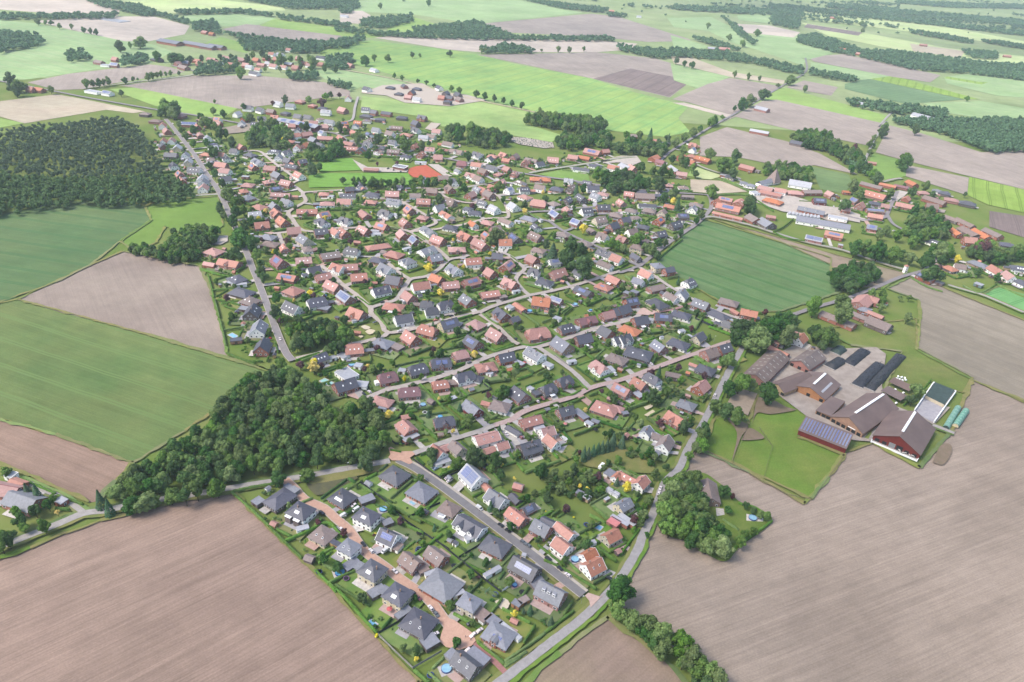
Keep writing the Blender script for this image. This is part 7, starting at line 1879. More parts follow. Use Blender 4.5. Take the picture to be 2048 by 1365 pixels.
def make_house(zi,x,y,ang,code,L,W,opt,nm,label,cat,group):
    global PROTO
    a=math.radians(ang); rc,t,wc=code[0],code[1],code[2]
    near=math.hypot(x,y)<430; mid=math.hypot(x,y)<700; far=math.hypot(x,y)>1150
    big=L>=17.5
    pitch=math.radians({'g':40,'k':42,'h':24,'v':24,'b':22,'f':0}[t]+random.uniform(-3,3)); he={'g':3.9,'k':3.7,'h':3.1,'v':5.6,'b':3.0,'f':3.0}[t]+random.uniform(-.2,.3)
    if big and t=='g': pitch=math.radians(30); he=3.6
    if W<7 and t in'gk': he=2.6
    root=empty(nm,x,y,a); tag(root,label,cat,group)
    wm='wall'+wc; rm='roof'+rc
    hl,hw=L/2,W/2
    # which long side and which end look towards the viewer
    c,s_=math.cos(a),math.sin(a)
    fs=-1 if (-x*-s_*1+ -y*c)<0 else 1      # sign of local y facing the origin
    fe=-1 if (-x*c-y*s_)<0 else 1
    if t=='f':
        b=MB().box(-hl,hl,-hw,hw,-.6,he); b.build('wall',wm,root)
        b=MB().box(-hl-.2,hl+.2,-hw-.2,hw+.2,he,he+.22,0)
        for (p0,p1,q0,q1) in ((-hl-.2,hl+.2,-hw-.2,-hw),(-hl-.2,hl+.2,hw,hw+.2),(-hl-.2,-hl,-hw,hw),(hl,hl+.2,-hw,hw)): b.box(p0,p1,q0,q1,he+.22,he+.42,1)
        b.build('roof',['roof'+rc,'white' if wc=='w' else 'roofG'],root); hr=he+.4
    else:
        V,Fc,B,hr=roof_shape(t,L,W,pitch,he)
        if t in 'gb':
            zt=hr-.12
            V2=[(-hl,-hw,-.6),(hl,-hw,-.6),(hl,hw,-.6),(-hl,hw,-.6),(-hl,-hw,he-.02),(hl,-hw,he-.02),(hl,hw,he-.02),(-hl,hw,he-.02),(-hl,0,zt),(hl,0,zt)]
            F2=[(0,1,5,4),(2,3,7,6),(1,2,6,9,5),(3,0,4,8,7)]
        elif t=='k':
            yb,zb=hw*.5,he+(hr-he)*.5-.1
            V2=[(-hl,-hw,-.6),(hl,-hw,-.6),(hl,hw,-.6),(-hl,hw,-.6),(-hl,-hw,he-.02),(hl,-hw,he-.02),(hl,hw,he-.02),(-hl,hw,he-.02),(-hl,-yb,zb),(-hl,yb,zb),(hl,-yb,zb),(hl,yb,zb)]
            F2=[(0,1,5,4),(2,3,7,6),(1,2,6,11,10,5),(3,0,4,8,9,7)]
        else:
            V2=boxv(-hl,hl,-hw,hw,-.6,he-.02); F2=BOXF[2:]
        obj('wall',mesh('wall',V2,F2,wm),root)
        rb=MB(); rb.slab(V,Fc,B,.22); roof=rb.build('roof',rm,root)
        if mid and t!='b':
            r0=(hl+.3) if t=='g' else (hl+.35-hw*.42 if t=='k' else max(.3,hl-hw))
            MB().box(-r0,r0,-.16,.16,hr-.05,hr+.1).build('ridge_cap',rm if rc!='R' else 'roofM',roof)
            gz=V[0][2]; gy=abs(V[0][1]); 
            for s in(-1,1): MB().box(-abs(V[0][0]),abs(V[0][0]),s*gy-(.12 if s<0 else 0),s*gy+(.12 if s>0 else 0),gz-.2,gz-.06).build('gutter','metal',roof)
        # white verge boards along the gables
        if wc=='w' and t in'g' and mid:
            vb=MB()
            for e in(-1,1):
                for s in(-1,1): vb.bar((e*(hl+.38),s*(hw+.45),he-.45*math.tan(pitch)-.1),(e*(hl+.38),0,hr-.1),.14,4)
            vb.build('verge_board','white',roof)
        if not big and 'S' not in opt and t!='b' and random.random()<.85 and not far:
            obj('chimney',CHIM,roof,(random.uniform(-.25,.25)*L,random.choice((-1,1))*hw*.12,hr+.1))
        rx=fs*pitch*-1
        def lay(name,me,u,v,scale=None,dz=0):
            px,py,pz=on_slope(u,v,fs,W,pitch,he); o=obj(name,me,roof,(px,py,pz+dz),(-fs*pitch,0,0),scale); return o
        slope=hw/math.cos(pitch)
        if 'S' in opt or 's' in opt:
            full='S' in opt
            nu=max(3,int(L*(.92 if full else random.uniform(.5,.75))/1.05)); nv=max(2,int(slope*(.86 if full else .6)/1.7))
            if t in'hv': nu=max(3,int(nu*.62)); nv=max(1,nv-1)
            k=2 if nu>=8 else 1
            for i in range(k):
                n1=nu//k; u=(i-(k-1)/2)*(n1*1.05+.35)
                lay('solar_panel',solar(n1,nv),u+(0 if full else random.uniform(-.6,.6)),.52,dz=.12)
        if 'v' in opt:
            for u in (-.18,.2):
                o=lay('skylight',SKYL,u*L,.5,(1.0,1.3,1.6)); 
                if near: obj('pane',SKYG,roof,o.location+Vector((0,0,.03)),o.rotation_euler.copy(),(1,1.3,1.6))
        if 'V' in opt:
            for u in ((-.24,0,.24) if t!='v' else (-.1,.1)): lay('skylight',SKYL,u*L*(1 if t not in'hv' else .6),.42,(1.5,1.9,1.6) if t in'hv' else (.95,1.2,1.6))
        nd={'d':1,'D':2}
        for k in opt:
            if k in nd:
                for i in range(nd[k]):
                    u=(i-(nd[k]-1)/2)*L*.42; dw=1.9; px,py,pz=on_slope(u,.42,fs,W,pitch,he); dd=1.9
                    b=MB().box(u-dw/2,u+dw/2,min(py,py-fs*dd),max(py,py-fs*dd),pz-.6,pz+1.5)
                    d=b.build('dormer',wm if wc!='r' else 'wallw',roof)
                    MB().slab([(u-dw/2-.2,py+fs*.3,pz+1.4),(u+dw/2+.2,py+fs*.3,pz+1.4),(u+dw/2+.2,py-fs*2.4,pz+1.9),(u-dw/2-.2,py-fs*2.4,pz+1.9)],[(0,1,2,3) if fs<0 else (3,2,1,0)],[0,1,2,3],.14).build('dormer_roof',rm,roof)
                    obj('window',WINFAR,roof,(u,py+fs*.02,pz+.75),None,(1.3,1,1.0))
            if k in 'zy':
                u={'z':L*(.0 if 'y' not in opt else -.22),'y':L*.22}[k]; gw=3.6; gh=he+1.5; gr=min(hr-.25,gh+gw/2*math.tan(math.radians(45))); yo=fs*(hw+.55); yi=0
                gb=MB().add([(u-gw/2,yo,-.6),(u+gw/2,yo,-.6),(u+gw/2,yi,-.6),(u-gw/2,yi,-.6),(u-gw/2,yo,gh),(u+gw/2,yo,gh),(u+gw/2,yi,gh),(u-gw/2,yi,gh),(u,yo,gr-.1),(u,yi,gr-.1)],[(0,1,5,8,4),(1,2,6,5),(3,0,4,7)])
                g=gb.build('cross_gable','wallw' if wc in'wc' else wm,root)
                zz=gh-.35
                MB().slab([(u-gw/2-.35,yo+fs*.35,zz),(u,yo+fs*.35,gr),(u+gw/2+.35,yo+fs*.35,zz),(u-gw/2-.35,yi,zz),(u,yi,gr),(u+gw/2+.35,yi,zz)],[(0,1,4,3),(1,2,5,4)] if fs>0 else [(3,4,1,0),(4,5,2,1)],[0,1,2,5,4,3],.18).build('gable_roof',rm,g)
                for zw in (1.5,he+.9): obj('window',WINFAR,g,(u,yo+fs*.02,zw),None,(1.5,1,1.3))
        if 'b' in opt:      # two flat-topped bays
            for u in (-.27,.2):
                b=MB().box(u*L-2,u*L+2,fs*hw if fs>0 else -hw-2.2,hw+2.2 if fs>0 else -hw,-.6,4.6); q=b.build('bay','wallk',root)
                MB().box(u*L-2.15,u*L+2.15,(fs*hw if fs>0 else -hw-2.35),(hw+2.35 if fs>0 else -hw),4.6,4.85).build('bay_roof','white',q)
    # windows and door
    sides=[('y',fs,L),('x',fe,W)]
    if near: sides+=[('y',-fs,L),('x',-fe,W)]
    if not far:
        for ax,sg,ln in sides:
            n=max(1,int(ln/(3.1 if near else 4.0)))
            rowsz=[1.45]
            if t=='v': rowsz=[1.45,4.2]
            for zc in rowsz:
                for i in range(n):
                    p=(i-(n-1)/2)*ln/n
                    if big and i%2: continue
                    if zc==1.45 and i==n//2 and ax=='y' and sg==fs:
                        obj('door',DOOR,root,(p,sg*hw,-.1),None,(1.1,1,2.1)); continue
                    ws=(1.5+.6*((i*7+int(L*10))%3==0),1,1.5)
                    lc=(p,sg*hw,zc) if ax=='y' else (sg*hl,p,zc); rz=0 if ax=='y' else PI/2
                    o=obj('window',WIN if near else WINFAR,root,lc,rz,ws)
                    if near: obj('pane',PANE,o)
            if ax=='x' and t in'gk' and hr-he>2.4:
                for p in ((-1.3,1.3) if W>8 else (0,)):
                    o=obj('window',WIN if near else WINFAR,root,(sg*hl,p,he+.75),PI/2,(1.15,1,1.2))
                    if near: obj('pane',PANE,o)
    if 'a' in opt:
        yy=fs*hw; b=MB(); b.slab([(-2.6,yy,2.6),(1.6,yy,2.6),(1.6,yy+fs*3,2.25),(-2.6,yy+fs*3,2.25)],[(0,1,2,3) if fs<0 else (3,2,1,0)],[0,1,2,3],.1)
        q=b.build('terrace_roof','white',root)
        for u in (-2.4,1.4): MB().box(u-.06,u+.06,yy+fs*2.8-.06,yy+fs*2.8+.06,-.3,2.2).build('post','white',root)
    if 't' in opt:
        MB().box(-hl-3.2,-hl,-2.2,2.2,-.3,2.5).build('conservatory','white',root)
    if 'c' in opt:
        sg=-fe; MB().box(*sorted((sg*hl,sg*(hl+5.5))),-2.8,2.8,-.4,2.5).build('garage','walls',root); MB().box(*sorted((sg*hl,sg*(hl+5.7))),-3,3,2.5,2.75).build('garage_roof','roofG',root)
    return root,fs,fe
# labels: what it looks like, then which one of those it is in its row
seen={}
rows=[]
for h in HOUSES:
    zi,x,y,ang,code,L,W,opt=h; zone=ZONES[zi]; k=kind_of(code,L,opt,zone)
    noun={'half_hipped_house':'half-hipped house','flat_roofed_annex':'annex','flat_roofed_hall':'flat hall','low_barn':'byre','distant_house':'house'}.get(k,k)
    core=f"{ROOFN[code[0]]} {WALLN[code[2]]} {noun}"
    rows.append([h,k,core,zone])
by={}
for r_ in rows: by.setdefault((r_[2],r_[3]),[]).append(r_)
for key,v in by.items():
    v.sort(key=lambda r:r[0][1]/r[0][2])
    for i,r_ in enumerate(v):
        extra=''
        if len(v)==1:
            op=r_[0][7]
            extra=' with solar panels' if ('s' in op or 'S' in op) else (' with dormers' if ('D' in op) else '')
            lab=f"{r_[2]}{extra} {r_[3]}"
            if len(lab.split())>14: lab=f"{r_[2]} {r_[3]}"
        else:
            lab=f"{ORD[min(i,29)]} {r_[2]} from the left {r_[3]}"
            if len(lab.replace('-',' ').split())>17: lab=f"{ORD[min(i,29)]} {r_[2]} from left {r_[3]}"
        r_.append(lab)
CATS={'house':'house','bungalow':'bungalow','villa':'villa','half_hipped_house':'house','barn':'barn','low_barn':'barn','shed':'shed','flat_roofed_annex':'annex','flat_roofed_hall':'hall','distant_house':'house'}
for r_ in rows:
    zi,x,y,ang,code,L,W,opt=r_[0]; mark_rect(x,y,math.radians(ang),L+2,W+2)
GARDEN=[]
for r_ in rows:
    h,k,core,zone,lab=r_; zi,x,y,ang,code,L,W,opt=h
    root,fs,fe=make_house(zi,x,y,ang,code,L,W,opt,k,lab,CATS[k],zone)
    GARDEN.append((x,y,math.radians(ang),L,W,fs,fe,zone,k))
# outbuildings
cnt={}
SH=[]
for s_ in SHEDS:
    x,y,ang,code,L,W=s_
    z=min(GARDEN,key=lambda g:(g[0]-x)**2+(g[1]-y)**2)[7]
    nm='garden_shed' if L<7.5 else ('carport' if code[1]=='f' else 'outbuilding')
    core=f"{ROOFN[code[0]].replace('-roofed','')} {'flat-roofed' if code[1]=='f' else 'pitched-roof'} {WALLN[code[2]]} {nm.replace('_',' ')}"
    SH.append([s_,nm,core,z]); cnt.setdefault((core,z),[]).append(SH[-1])
for v in cnt.values():
    v.sort(key=lambda r:r[0][0]/r[0][1])
    for i,r_ in enumerate(v): r_.append(f"{ORD[i]+' ' if len(v)>1 else ''}{r_[2]} {r_[3]}")
for s_,nm,core,z,lab in SH:
    x,y,ang,code,L,W=s_; a=math.radians(ang); root=empty(nm,x,y,a); tag(root,lab,nm.split('_')[-1],'outbuildings '+z); mark_rect(x,y,a,L+1,W+1)
    hl,hw=L/2,W/2; he=2.4
    if code[1]=='f':
        MB().box(-hl+.15,hl-.15,-hw+.15,hw-.15,-.4,he-.1).build('wall','wall'+code[2],root)
        b=MB().box(-hl,hl,-hw,hw,he-.1,he+.12,0); 
        for (p0,p1,q0,q1) in ((-hl,hl,-hw,-hw+.15),(-hl,hl,hw-.15,hw),(-hl,-hl+.15,-hw+.15,hw-.15),(hl-.15,hl,-hw+.15,hw-.15)): b.box(p0,p1,q0,q1,he+.12,he+.22,0)
        b.build('roof','roof'+code[0],root)
    else:
        t=code[1]; p=math.radians(30 if t!='h' else 24); V,Fc,B,hr=roof_shape('g' if t in'gbk' else 'h',L,W,p,he)
        V2=[(-hl,-hw,-.4),(hl,-hw,-.4),(hl,hw,-.4),(-hl,hw,-.4),(-hl,-hw,he-.02),(hl,-hw,he-.02),(hl,hw,he-.02),(-hl,hw,he-.02)]; F2=BOXF[2:]
        if t!='h': V2+=[(-hl,0,hr-.1),(hl,0,hr-.1)]; F2=[(0,1,5,4),(2,3,7,6),(1,2,6,9,5),(3,0,4,8,7)]
        obj('wall',mesh('wall',V2,F2,'wall'+code[2]),root); MB().slab(V,Fc,B,.15).build('roof','roof'+code[0],root)
    if L>=4.5: obj('door',DOOR,root,(0,-hw+.12,-.1),None,(2.2 if L>6 else 1,1.4,2.1))
# ---------------------------------------------------------------- gardens: lawn, terrace, drive and auto garage of each house
ROADPTS=np.concatenate([np.column_stack([L,np.full(len(L),wd)]) for L,N,wd,m in ROADL])
AUTOHEDGE=[]; SHRUBS=[]; GTREES=[]
gi=0
for (x,y,a,L,W,fs,fe,zone,k) in GARDEN:
    if math.hypot(x,y)>1250 or k in('shed','flat_roofed_annex','low_barn'): continue
    farmz=any(q in zone for q in('farm','barn','works','church'))
    c,s=math.cos(a),math.sin(a)
    gi+=1
    d2=(ROADPTS[:,0]-x)**2+(ROADPTS[:,1]-y)**2; j=int(np.argmin(d2)); rx,ry=ROADPTS[j,0]-x,ROADPTS[j,1]-y; rd=math.hypot(rx,ry)
    if not farmz:
        gl,gw=L+random.uniform(9,13),W+random.uniform(10,16)
        ox,oy=-rx/(rd+.1)*random.uniform(3,6),-ry/(rd+.1)*random.uniform(3,6)
        cx,cy=x+ox,y+oy
        if not in_field(cx,cy):
            P_=[]
            for u,v in((-1,-1),(1,-1),(1,1),(-1,1)): P_.append((cx+u*gl/2*c-v*gw/2*s,cy+u*gl/2*s+v*gw/2*c))
            if not any(in_field(*q) for q in P_):
                sheet('lawn',P_,-.02+(gi%40)*.0018,'lawn' if random.random()<.72 else 'drylawn')
            for i in range(4):
                p,q=P_[i],P_[(i+1)%4]
                if random.random()<.7: AUTOHEDGE.append((p,q))
            for _ in range(20 if math.hypot(x,y)<900 else 10):
                u,v=random.uniform(-.55,.55)*gl,random.uniform(-.55,.55)*gw
                SHRUBS.append((cx+u*c-v*s,cy+u*s+v*c))
            for _ in range(4):
                u,v=random.uniform(-.55,.55)*gl,random.choice((-1,1))*random.uniform(.35,.55)*gw
                if random.random()<.7: GTREES.append((cx+u*c-v*s,cy+u*s+v*c))
    # terrace on the side turned from the road, drive towards it
    if rd<45 and rd>4:
        ux,uy=rx/rd,ry/rd; e=max(0,rd-ROADPTS[j,2]/2+.3)
        side=random.choice((-1,1))*random.uniform(.15,.4)*L
        bx,by=x+c*side,y+s*side; vx,vy=ROADPTS[j,0]-bx,ROADPTS[j,1]-by; dl=math.hypot(vx,vy)+.01; dw=random.uniform(1.6,3.2); nx,ny=-vy/dl*dw,vx/dl*dw
        sheet('driveway',[(bx+nx,by+ny),(bx-nx,by-ny),(bx+vx-nx,by+vy-ny),(bx+vx+nx,by+vy+ny)],.085+(gi%30)*.0016,random.choice(('patio','patio','gravel','redbrick','concrete')))
    tx,ty=x-rx/(rd+.1)*(W/2+1.5),y-ry/(rd+.1)*(W/2+1.5)
    tl=random.uniform(3.5,6.5)
    if random.random()<.6 and not farmz:
        fx,fy=x+rx/(rd+.1)*(W/2+1.8),y+ry/(rd+.1)*(W/2+1.8); fl=random.uniform(2.5,L/2)
        sheet('forecourt',[(fx+u*fl*c-v*2.4*s,fy+u*fl*s+v*2.4*c) for u,v in((-1,-1),(1,-1),(1,1),(-1,1))],.076+(gi%30)*.0013,random.choice(('patio','gravel','redbrick','concrete')))
    sheet('terrace',[(tx+u*tl*c-v*3*s,ty+u*tl*s+v*3*c) for u,v in((-1,-1),(1,-1),(1,1),(-1,1))],.07+(gi%30)*.0014,random.choice(('patio','patio','redbrick','gravel')))
    mark_rect(tx,ty,a,tl*2,6,4)
GAR=[]; DRIVECARS=[]
for (x,y,a,L,W,fs,fe,zone,k) in GARDEN:
    D_=math.hypot(x,y)
    if D_>1300 or k in('shed','flat_roofed_annex','low_barn','barn','flat_roofed_hall') : continue
    c,s=math.cos(a),math.sin(a)
    for e in random.sample((-1,1),2):
        gl,gw=random.uniform(6,8.5),random.uniform(3.6,6.2); q=e*(L/2+gl/2+.8); off=random.uniform(-.25,.25)*W; gx,gy=x+q*c-off*s,y+q*s+off*c
        if random.random()<.75 and free_rect(gx,gy,a,gl-1,gw,1|2) and not in_field(gx,gy):
            mark_rect(gx,gy,a,gl+.5,gw+.5); GAR.append((gx,gy,a,gl,gw,zone,'garage')); 
            if D_<800 and random.random()<.5:
                vx,vy=gx-x,gy-y; ax,ay=gx-s*(gw/2+3.4)*(-fs),gy+c*(gw/2+3.4)*(-fs)
                if free_rect(ax,ay,a+PI/2,4.5,1.8,1|2): DRIVECARS.append((ax,ay,math.degrees(a)+90,random.choice('wwkkggrb'))); mark_rect(ax,ay,a+PI/2,4.6,2)
            break
    for _ in range(2):
        u,v=random.uniform(-1,1)*(L/2+6),random.choice((-1,1))*(W/2+random.uniform(4,10)); gx,gy=x+u*c-v*s,y+u*s+v*c; sl,sw=random.uniform(2.6,4.6),random.uniform(2.2,3.4)
        if random.random()<.7 and free_rect(gx,gy,a,sl+1,sw+1,255) and not in_field(gx,gy): mark_rect(gx,gy,a,sl,sw); GAR.append((gx,gy,a,sl,sw,zone,'tool_shed'))
gz={}
for g in GAR:
    gx,gy,a,gl,gw,zone,nm=g; flat=nm=='garage' and random.random()<.65 or random.random()<.35; rc=random.choice('GGSDBR' if flat else 'RRDBGO'); wc=random.choice('wrksby' if nm=='garage' else 'yokwwb')
    if flat and rc in'RO': rc='G'
    root=empty(nm,gx,gy,a); hl,hw=gl/2,gw/2; he=2.7 if nm=='garage' else 2.1
    gz.setdefault((ROOFN[rc],WALLN[wc],nm,zone),[]).append((gx/gy,root))
    if flat:
        MB().box(-hl+.12,hl-.12,-hw+.12,hw-.12,-.4,he).build('wall','wall'+wc,root); MB().box(-hl,hl,-hw,hw,he,he+.2).build('roof','roof'+rc,root)
    else:
        V,Fc,B,hr=roof_shape('g',gl,gw,math.radians(32),he); V2=[(-hl,-hw,-.4),(hl,-hw,-.4),(hl,hw,-.4),(-hl,hw,-.4),(-hl,-hw,he-.02),(hl,-hw,he-.02),(hl,hw,he-.02),(-hl,hw,he-.02),(-hl,0,hr-.1),(hl,0,hr-.1)]
        obj('wall',mesh('wall',V2,[(0,1,5,4),(2,3,7,6),(1,2,6,9,5),(3,0,4,8,7)],'wall'+wc),root); MB().slab(V,Fc,B,.15).build('roof','roof'+rc,root)
    obj('door',DOOR,root,(0,-hw+.1,-.1),None,(2.4 if nm=='garage' else .9,1.4,2.1))
for (r1,w1,nm,zone),v in gz.items():
    v.sort(key=lambda e:e[0])
    for i,(_,o) in enumerate(v): tag(o,' '.join((f"{ORD[min(i,17)]} {r1} {w1} {nm.replace('_',' ')} from left {zone}" if len(v)>1 else f"{r1} {w1} {nm.replace('_',' ')} {zone}").split()[:16]),nm.split('_')[-1],f"{r1} {w1} {nm}s {zone}")
# ---------------------------------------------------------------- foliage meshes
def rand_dirs(n): 
    v=RNG.normal(size=(n,3)); return v/np.linalg.norm(v,axis=1)[:,None]
def leaf_quads(C,Nn,size):
    n=len(C); t=np.cross(Nn,RNG.normal(size=(n,3))); t/=np.linalg.norm(t,axis=1)[:,None]+1e-9; b=np.cross(Nn,t)
    sz=(size*RNG.uniform(.6,1.35,n))[:,None] if np.isscalar(size) else (size*RNG.uniform(.6,1.35,n))[:,None]
    t=t*sz; b=b*sz*.8
    V=np.stack([C-t-b,C+t-b,C+t+b,C-t+b],1).reshape(-1,3); Q=np.arange(4*n).reshape(n,4); return V,Q
ICO_V=None
def ico():
    p=(1+5**.5)/2; V=np.array([(-1,p,0),(1,p,0),(-1,-p,0),(1,-p,0),(0,-1,p),(0,1,p),(0,-1,-p),(0,1,-p),(p,0,-1),(p,0,1),(-p,0,-1),(-p,0,1)])/math.sqrt(1+p*p)
    F=np.array([(0,11,5),(0,5,1),(0,1,7),(0,7,10),(0,10,11),(1,5,9),(5,11,4),(11,10,2),(10,7,6),(7,1,8),(3,9,4),(3,4,2),(3,2,6),(3,6,8),(3,8,9),(4,9,5),(2,4,11),(6,2,10),(8,6,7),(9,8,1)]); return V,F
IV,IF=ico()
def broadleaf(nlobe,nleaf,size,tall=1.0,flat=0.0):
    """crown of unit width, its base at z=0: lobes of leaf clumps round a core"""
    C=[];R=[]
    for i in range(nlobe):
        d=rand_dirs(1)[0]; rr=.5*RNG.uniform(.2,.95); z=d[2]*.36*tall*RNG.uniform(.5,1)
        rad=RNG.uniform(.08,.21); wx=math.sqrt(max(.05,1-(z/(.45*tall))**2))
        C.append((d[0]*rr*wx,d[1]*rr*wx,z)); R.append(rad)
    C.append((0,0,0)); R.append(.26); C=np.array(C); R=np.array(R)
    pick=RNG.choice(len(C),nleaf,p=R**2/np.sum(R**2)); D=rand_dirs(nleaf); D[:,2]=np.abs(D[:,2])*RNG.choice([1,1,1,-.7],nleaf)
    P=C[pick]+D*(R[pick]*RNG.uniform(.82,1.12,nleaf))[:,None]
    Nn=D+RNG.normal(0,.45,(nleaf,3)); Nn/=np.linalg.norm(Nn,axis=1)[:,None]
    V,Q=leaf_quads(P,Nn,size)
    T=[];base=len(V);VV=[V]
    for c,r in zip(C,R):
        VV.append(IV*r*.86*RNG.uniform(.9,1.1,(12,1))+c); T.append(IF+base); base+=12
    V=np.concatenate(VV); r_=np.percentile(np.hypot(V[:,0],V[:,1]),96); V[:,:2]*=.5/r_; V[:,2]+=.42*tall; return V,Q,np.concatenate(T)
def conifer(nleaf,size,pine=False):
    h=1.9; z=RNG.uniform(0,1,nleaf)**1.15; a=RNG.uniform(0,2*PI,nleaf); lay=(z*9)%1
    r=.5*(1-z)**.85*(.72+.34*(1-lay)); P=np.stack([r*np.cos(a),r*np.sin(a),z*h+.08-(r*.25)],1)
    Nn=np.stack([np.cos(a)*.8,np.sin(a)*.8,np.full(nleaf,.9)],1)+RNG.normal(0,.35,(nleaf,3)); Nn/=np.linalg.norm(Nn,axis=1)[:,None]
    V,Q=leaf_quads(P,Nn,size); n=8; base=len(V); V=np.concatenate([V,[(.36*math.cos(2*PI*i/n),.36*math.sin(2*PI*i/n),.1) for i in range(n)],[(0,0,h*.95)]])
    return V,Q,np.array([(base+i,base+(i+1)%n,base+n) for i in range(n)])
def trunk_mesh(name,h=1.0,r=.035,limbs=5):
    b=MB(); b.bar((0,0,-.12),(0,0,h*.55),r,6,0,r*.7); b.bar((0,0,h*.55),(.03,.02,h*.95),r*.7,5,0,r*.3)
    for i in range(limbs):
        an=i*2.4; b.bar((0,0,h*(.35+.08*i)),(.24*math.cos(an),.24*math.sin(an),h*(.6+.08*i)),r*.5,4,0,r*.15)
    return mesh(name,b.v,b.f,'trunk')
BL=[broadleaf(int(RNG.integers(16,27)),1700,.03,RNG.uniform(.8,1.2)) for _ in range(9)]
CROWN={}
for key,mt in (('b','leaf'),('d','leafdark'),('y','leafyellow'),('c','leafcopper'),('w','leafwillow')):
    CROWN[key]=[npmesh('crown',V,Q,mt,T) for V,Q,T in BL]
CROWN['s']=[npmesh('crown',*conifer(1100,.045)[:2],'leafconifer',None) for _ in range(3)]
CROWN['p']=CROWN['s']
TRUNK=[trunk_mesh('trunk') for _ in range(2)]
CN=0
def tree(name,x,y,d,h,key,label,cat,group):
    """tapered trunk with limbs and a crown d metres wide, h metres high in all"""
    global CN
    CN+=1; root=empty(name,x,y,random.uniform(0,6.28),-1.0); tag(root,label,cat,group); h+=.6
    me=CROWN[key][CN%len(CROWN[key])]
    if key in 'sp':
        sz=(h-.8)/1.95; obj('crown',me,root,(0,0,1.0),None,(d,d,sz)); th=h*.7
    else:
        ch=min(h*.93,d*1.12); sz=ch/.86; obj('crown',me,root,(0,0,h-ch),None,(d,d*random.uniform(.9,1.08),sz)); th=h-ch*.4
    obj('trunk',TRUNK[CN%2],root,(0,0,.5),None,(d,d,th))
    return root
COLN={'b':'green','d':'dark green','y':'bright yellow','c':'copper-leaved','w':'pale silvery','s':'dark conifer','p':'brownish conifer'}
NAMES={'b':'broadleaf_tree','d':'broadleaf_tree','y':'yellow_tree','c':'copper_tree','w':'willow_tree','s':'conifer_tree','p':'conifer_tree'}
GX=np.array([(g[0],g[1]) for g in GARDEN])
def zone_at(x,y):
    d=np.hypot(GX[:,0]-x,GX[:,1]-y); j=int(np.argmin(d)); return (GARDEN[j][7],d[j])
for (x,y,d,h,k) in TREES:
    if d<2: continue
    z,dist=zone_at(x,y); kk=k
    if k=='b' and random.random()<.45: kk='d'
    far=math.hypot(x,y)>1000
    size='small' if d<6 else ('medium' if d<11 else 'large')
    where=z if dist<60 else ('in the open fields nearest the houses '+z)
    if dist>=60: nm='field_tree'
    elif far: nm='village_tree'
    else: nm=NAMES[kk] if d>=6 or kk in'yc' else 'garden_tree'
    shape='spreading' if d>=11 else ('rounded' if d>=6 else 'bushy')
    lab=f"{size} {shape} {COLN[kk]} tree {where}"
    lab=' '.join(lab.split()[:16])
    tree(nm,x,y,d,h,kk,lab,'tree',f"{size} {COLN[kk]} trees {where}")
    mark_disc(x,y,1.2,8)
# woods: every tree stands on its own
def scatter(poly,sp,jit=.38):
    xs=[p[0] for p in poly]; ys=[p[1] for p in poly]; out=[]; yy=min(ys); row=0
    while yy<max(ys):
        xx=min(xs)+(row%2)*sp/2
        while xx<max(xs):
            px,py=xx+random.uniform(-jit,jit)*sp,yy+random.uniform(-jit,jit)*sp
            if inpoly(px,py,poly): out.append((px,py))
            xx+=sp
        yy+=sp*.87; row+=1
    return out
WOODL={'near wood':('wood_tree','leafy tree in the dense wood beside the big wheat field'),'small wood':('grove_tree','leafy tree in the small wood above the sand playground'),
'copse':('grove_tree','dark leafy tree in the round copse by the white tower'),'lane wood':('grove_tree','leafy tree in the clump hiding the thatched house'),
'farm oaks':('farm_tree','tall dark tree shading the timber barn farm'),'court oaks':('park_tree','tall dark tree in the group between the main road and tan field'),
'green oaks':('park_tree','tall leafy tree around the village green'),'village park':('churchyard_tree','tall leafy tree in the belt behind the graveyard'),
'meadow copse':('copse_tree','dark tree in the long copse inside the wheat field'),'hillside clump':('farm_tree','big tree hiding the lone blue-roofed farmhouse'),
'church trees':('park_tree','leafy tree behind the church tent roof'),'park belt':('belt_tree','leafy tree in the belt below the red works hall'),'orchard':('orchard_tree','x'),'lane shrubs':('orchard_tree','x'),'pasture clump':('farm_tree','bushy tree at the corner of the bright pasture')}
for (n,poly,sp,dr,hr) in WOODS:
    nm,lab=WOODL[n]
    for px,py in scatter(poly,sp):
        if any(abs(px-g[0])<7 and abs(py-g[1])<7 for g in GARDEN): continue
        if occ(px,py)&1: continue
        d=random.uniform(*dr); h=random.uniform(*hr)
        k='d' if n in('copse','farm oaks','court oaks') else random.choice('bbbbddd' if n in('near wood','lane wood') else 'bbdd')
        if k=='w' and random.random()<.6: k='b'
        tone={'b':'green','d':'dark green','w':'pale grey-green'}[k]; tall='tall' if h>sum(hr)/2 else 'low'; broad='broad' if d>sum(dr)/2 else 'narrow'
        cx_,cy_=sum(q[0] for q in poly)/len(poly),sum(q[1] for q in poly)/len(poly); pos=('near' if py<cy_ else 'far')+' '+('left' if px<cx_ else 'right')
        l2=f"{tall} {broad} {tone} tree, {pos} part of {n if n!='near wood' else 'the wood by the wheat field'}" if n!='copse' else f"{tall} {broad} {tone} tree, {pos} part of the round copse"
        tree(nm,px,py,d,h,k,l2,'tree',f"{n} {l2}"); mark_disc(px,py,2,8)
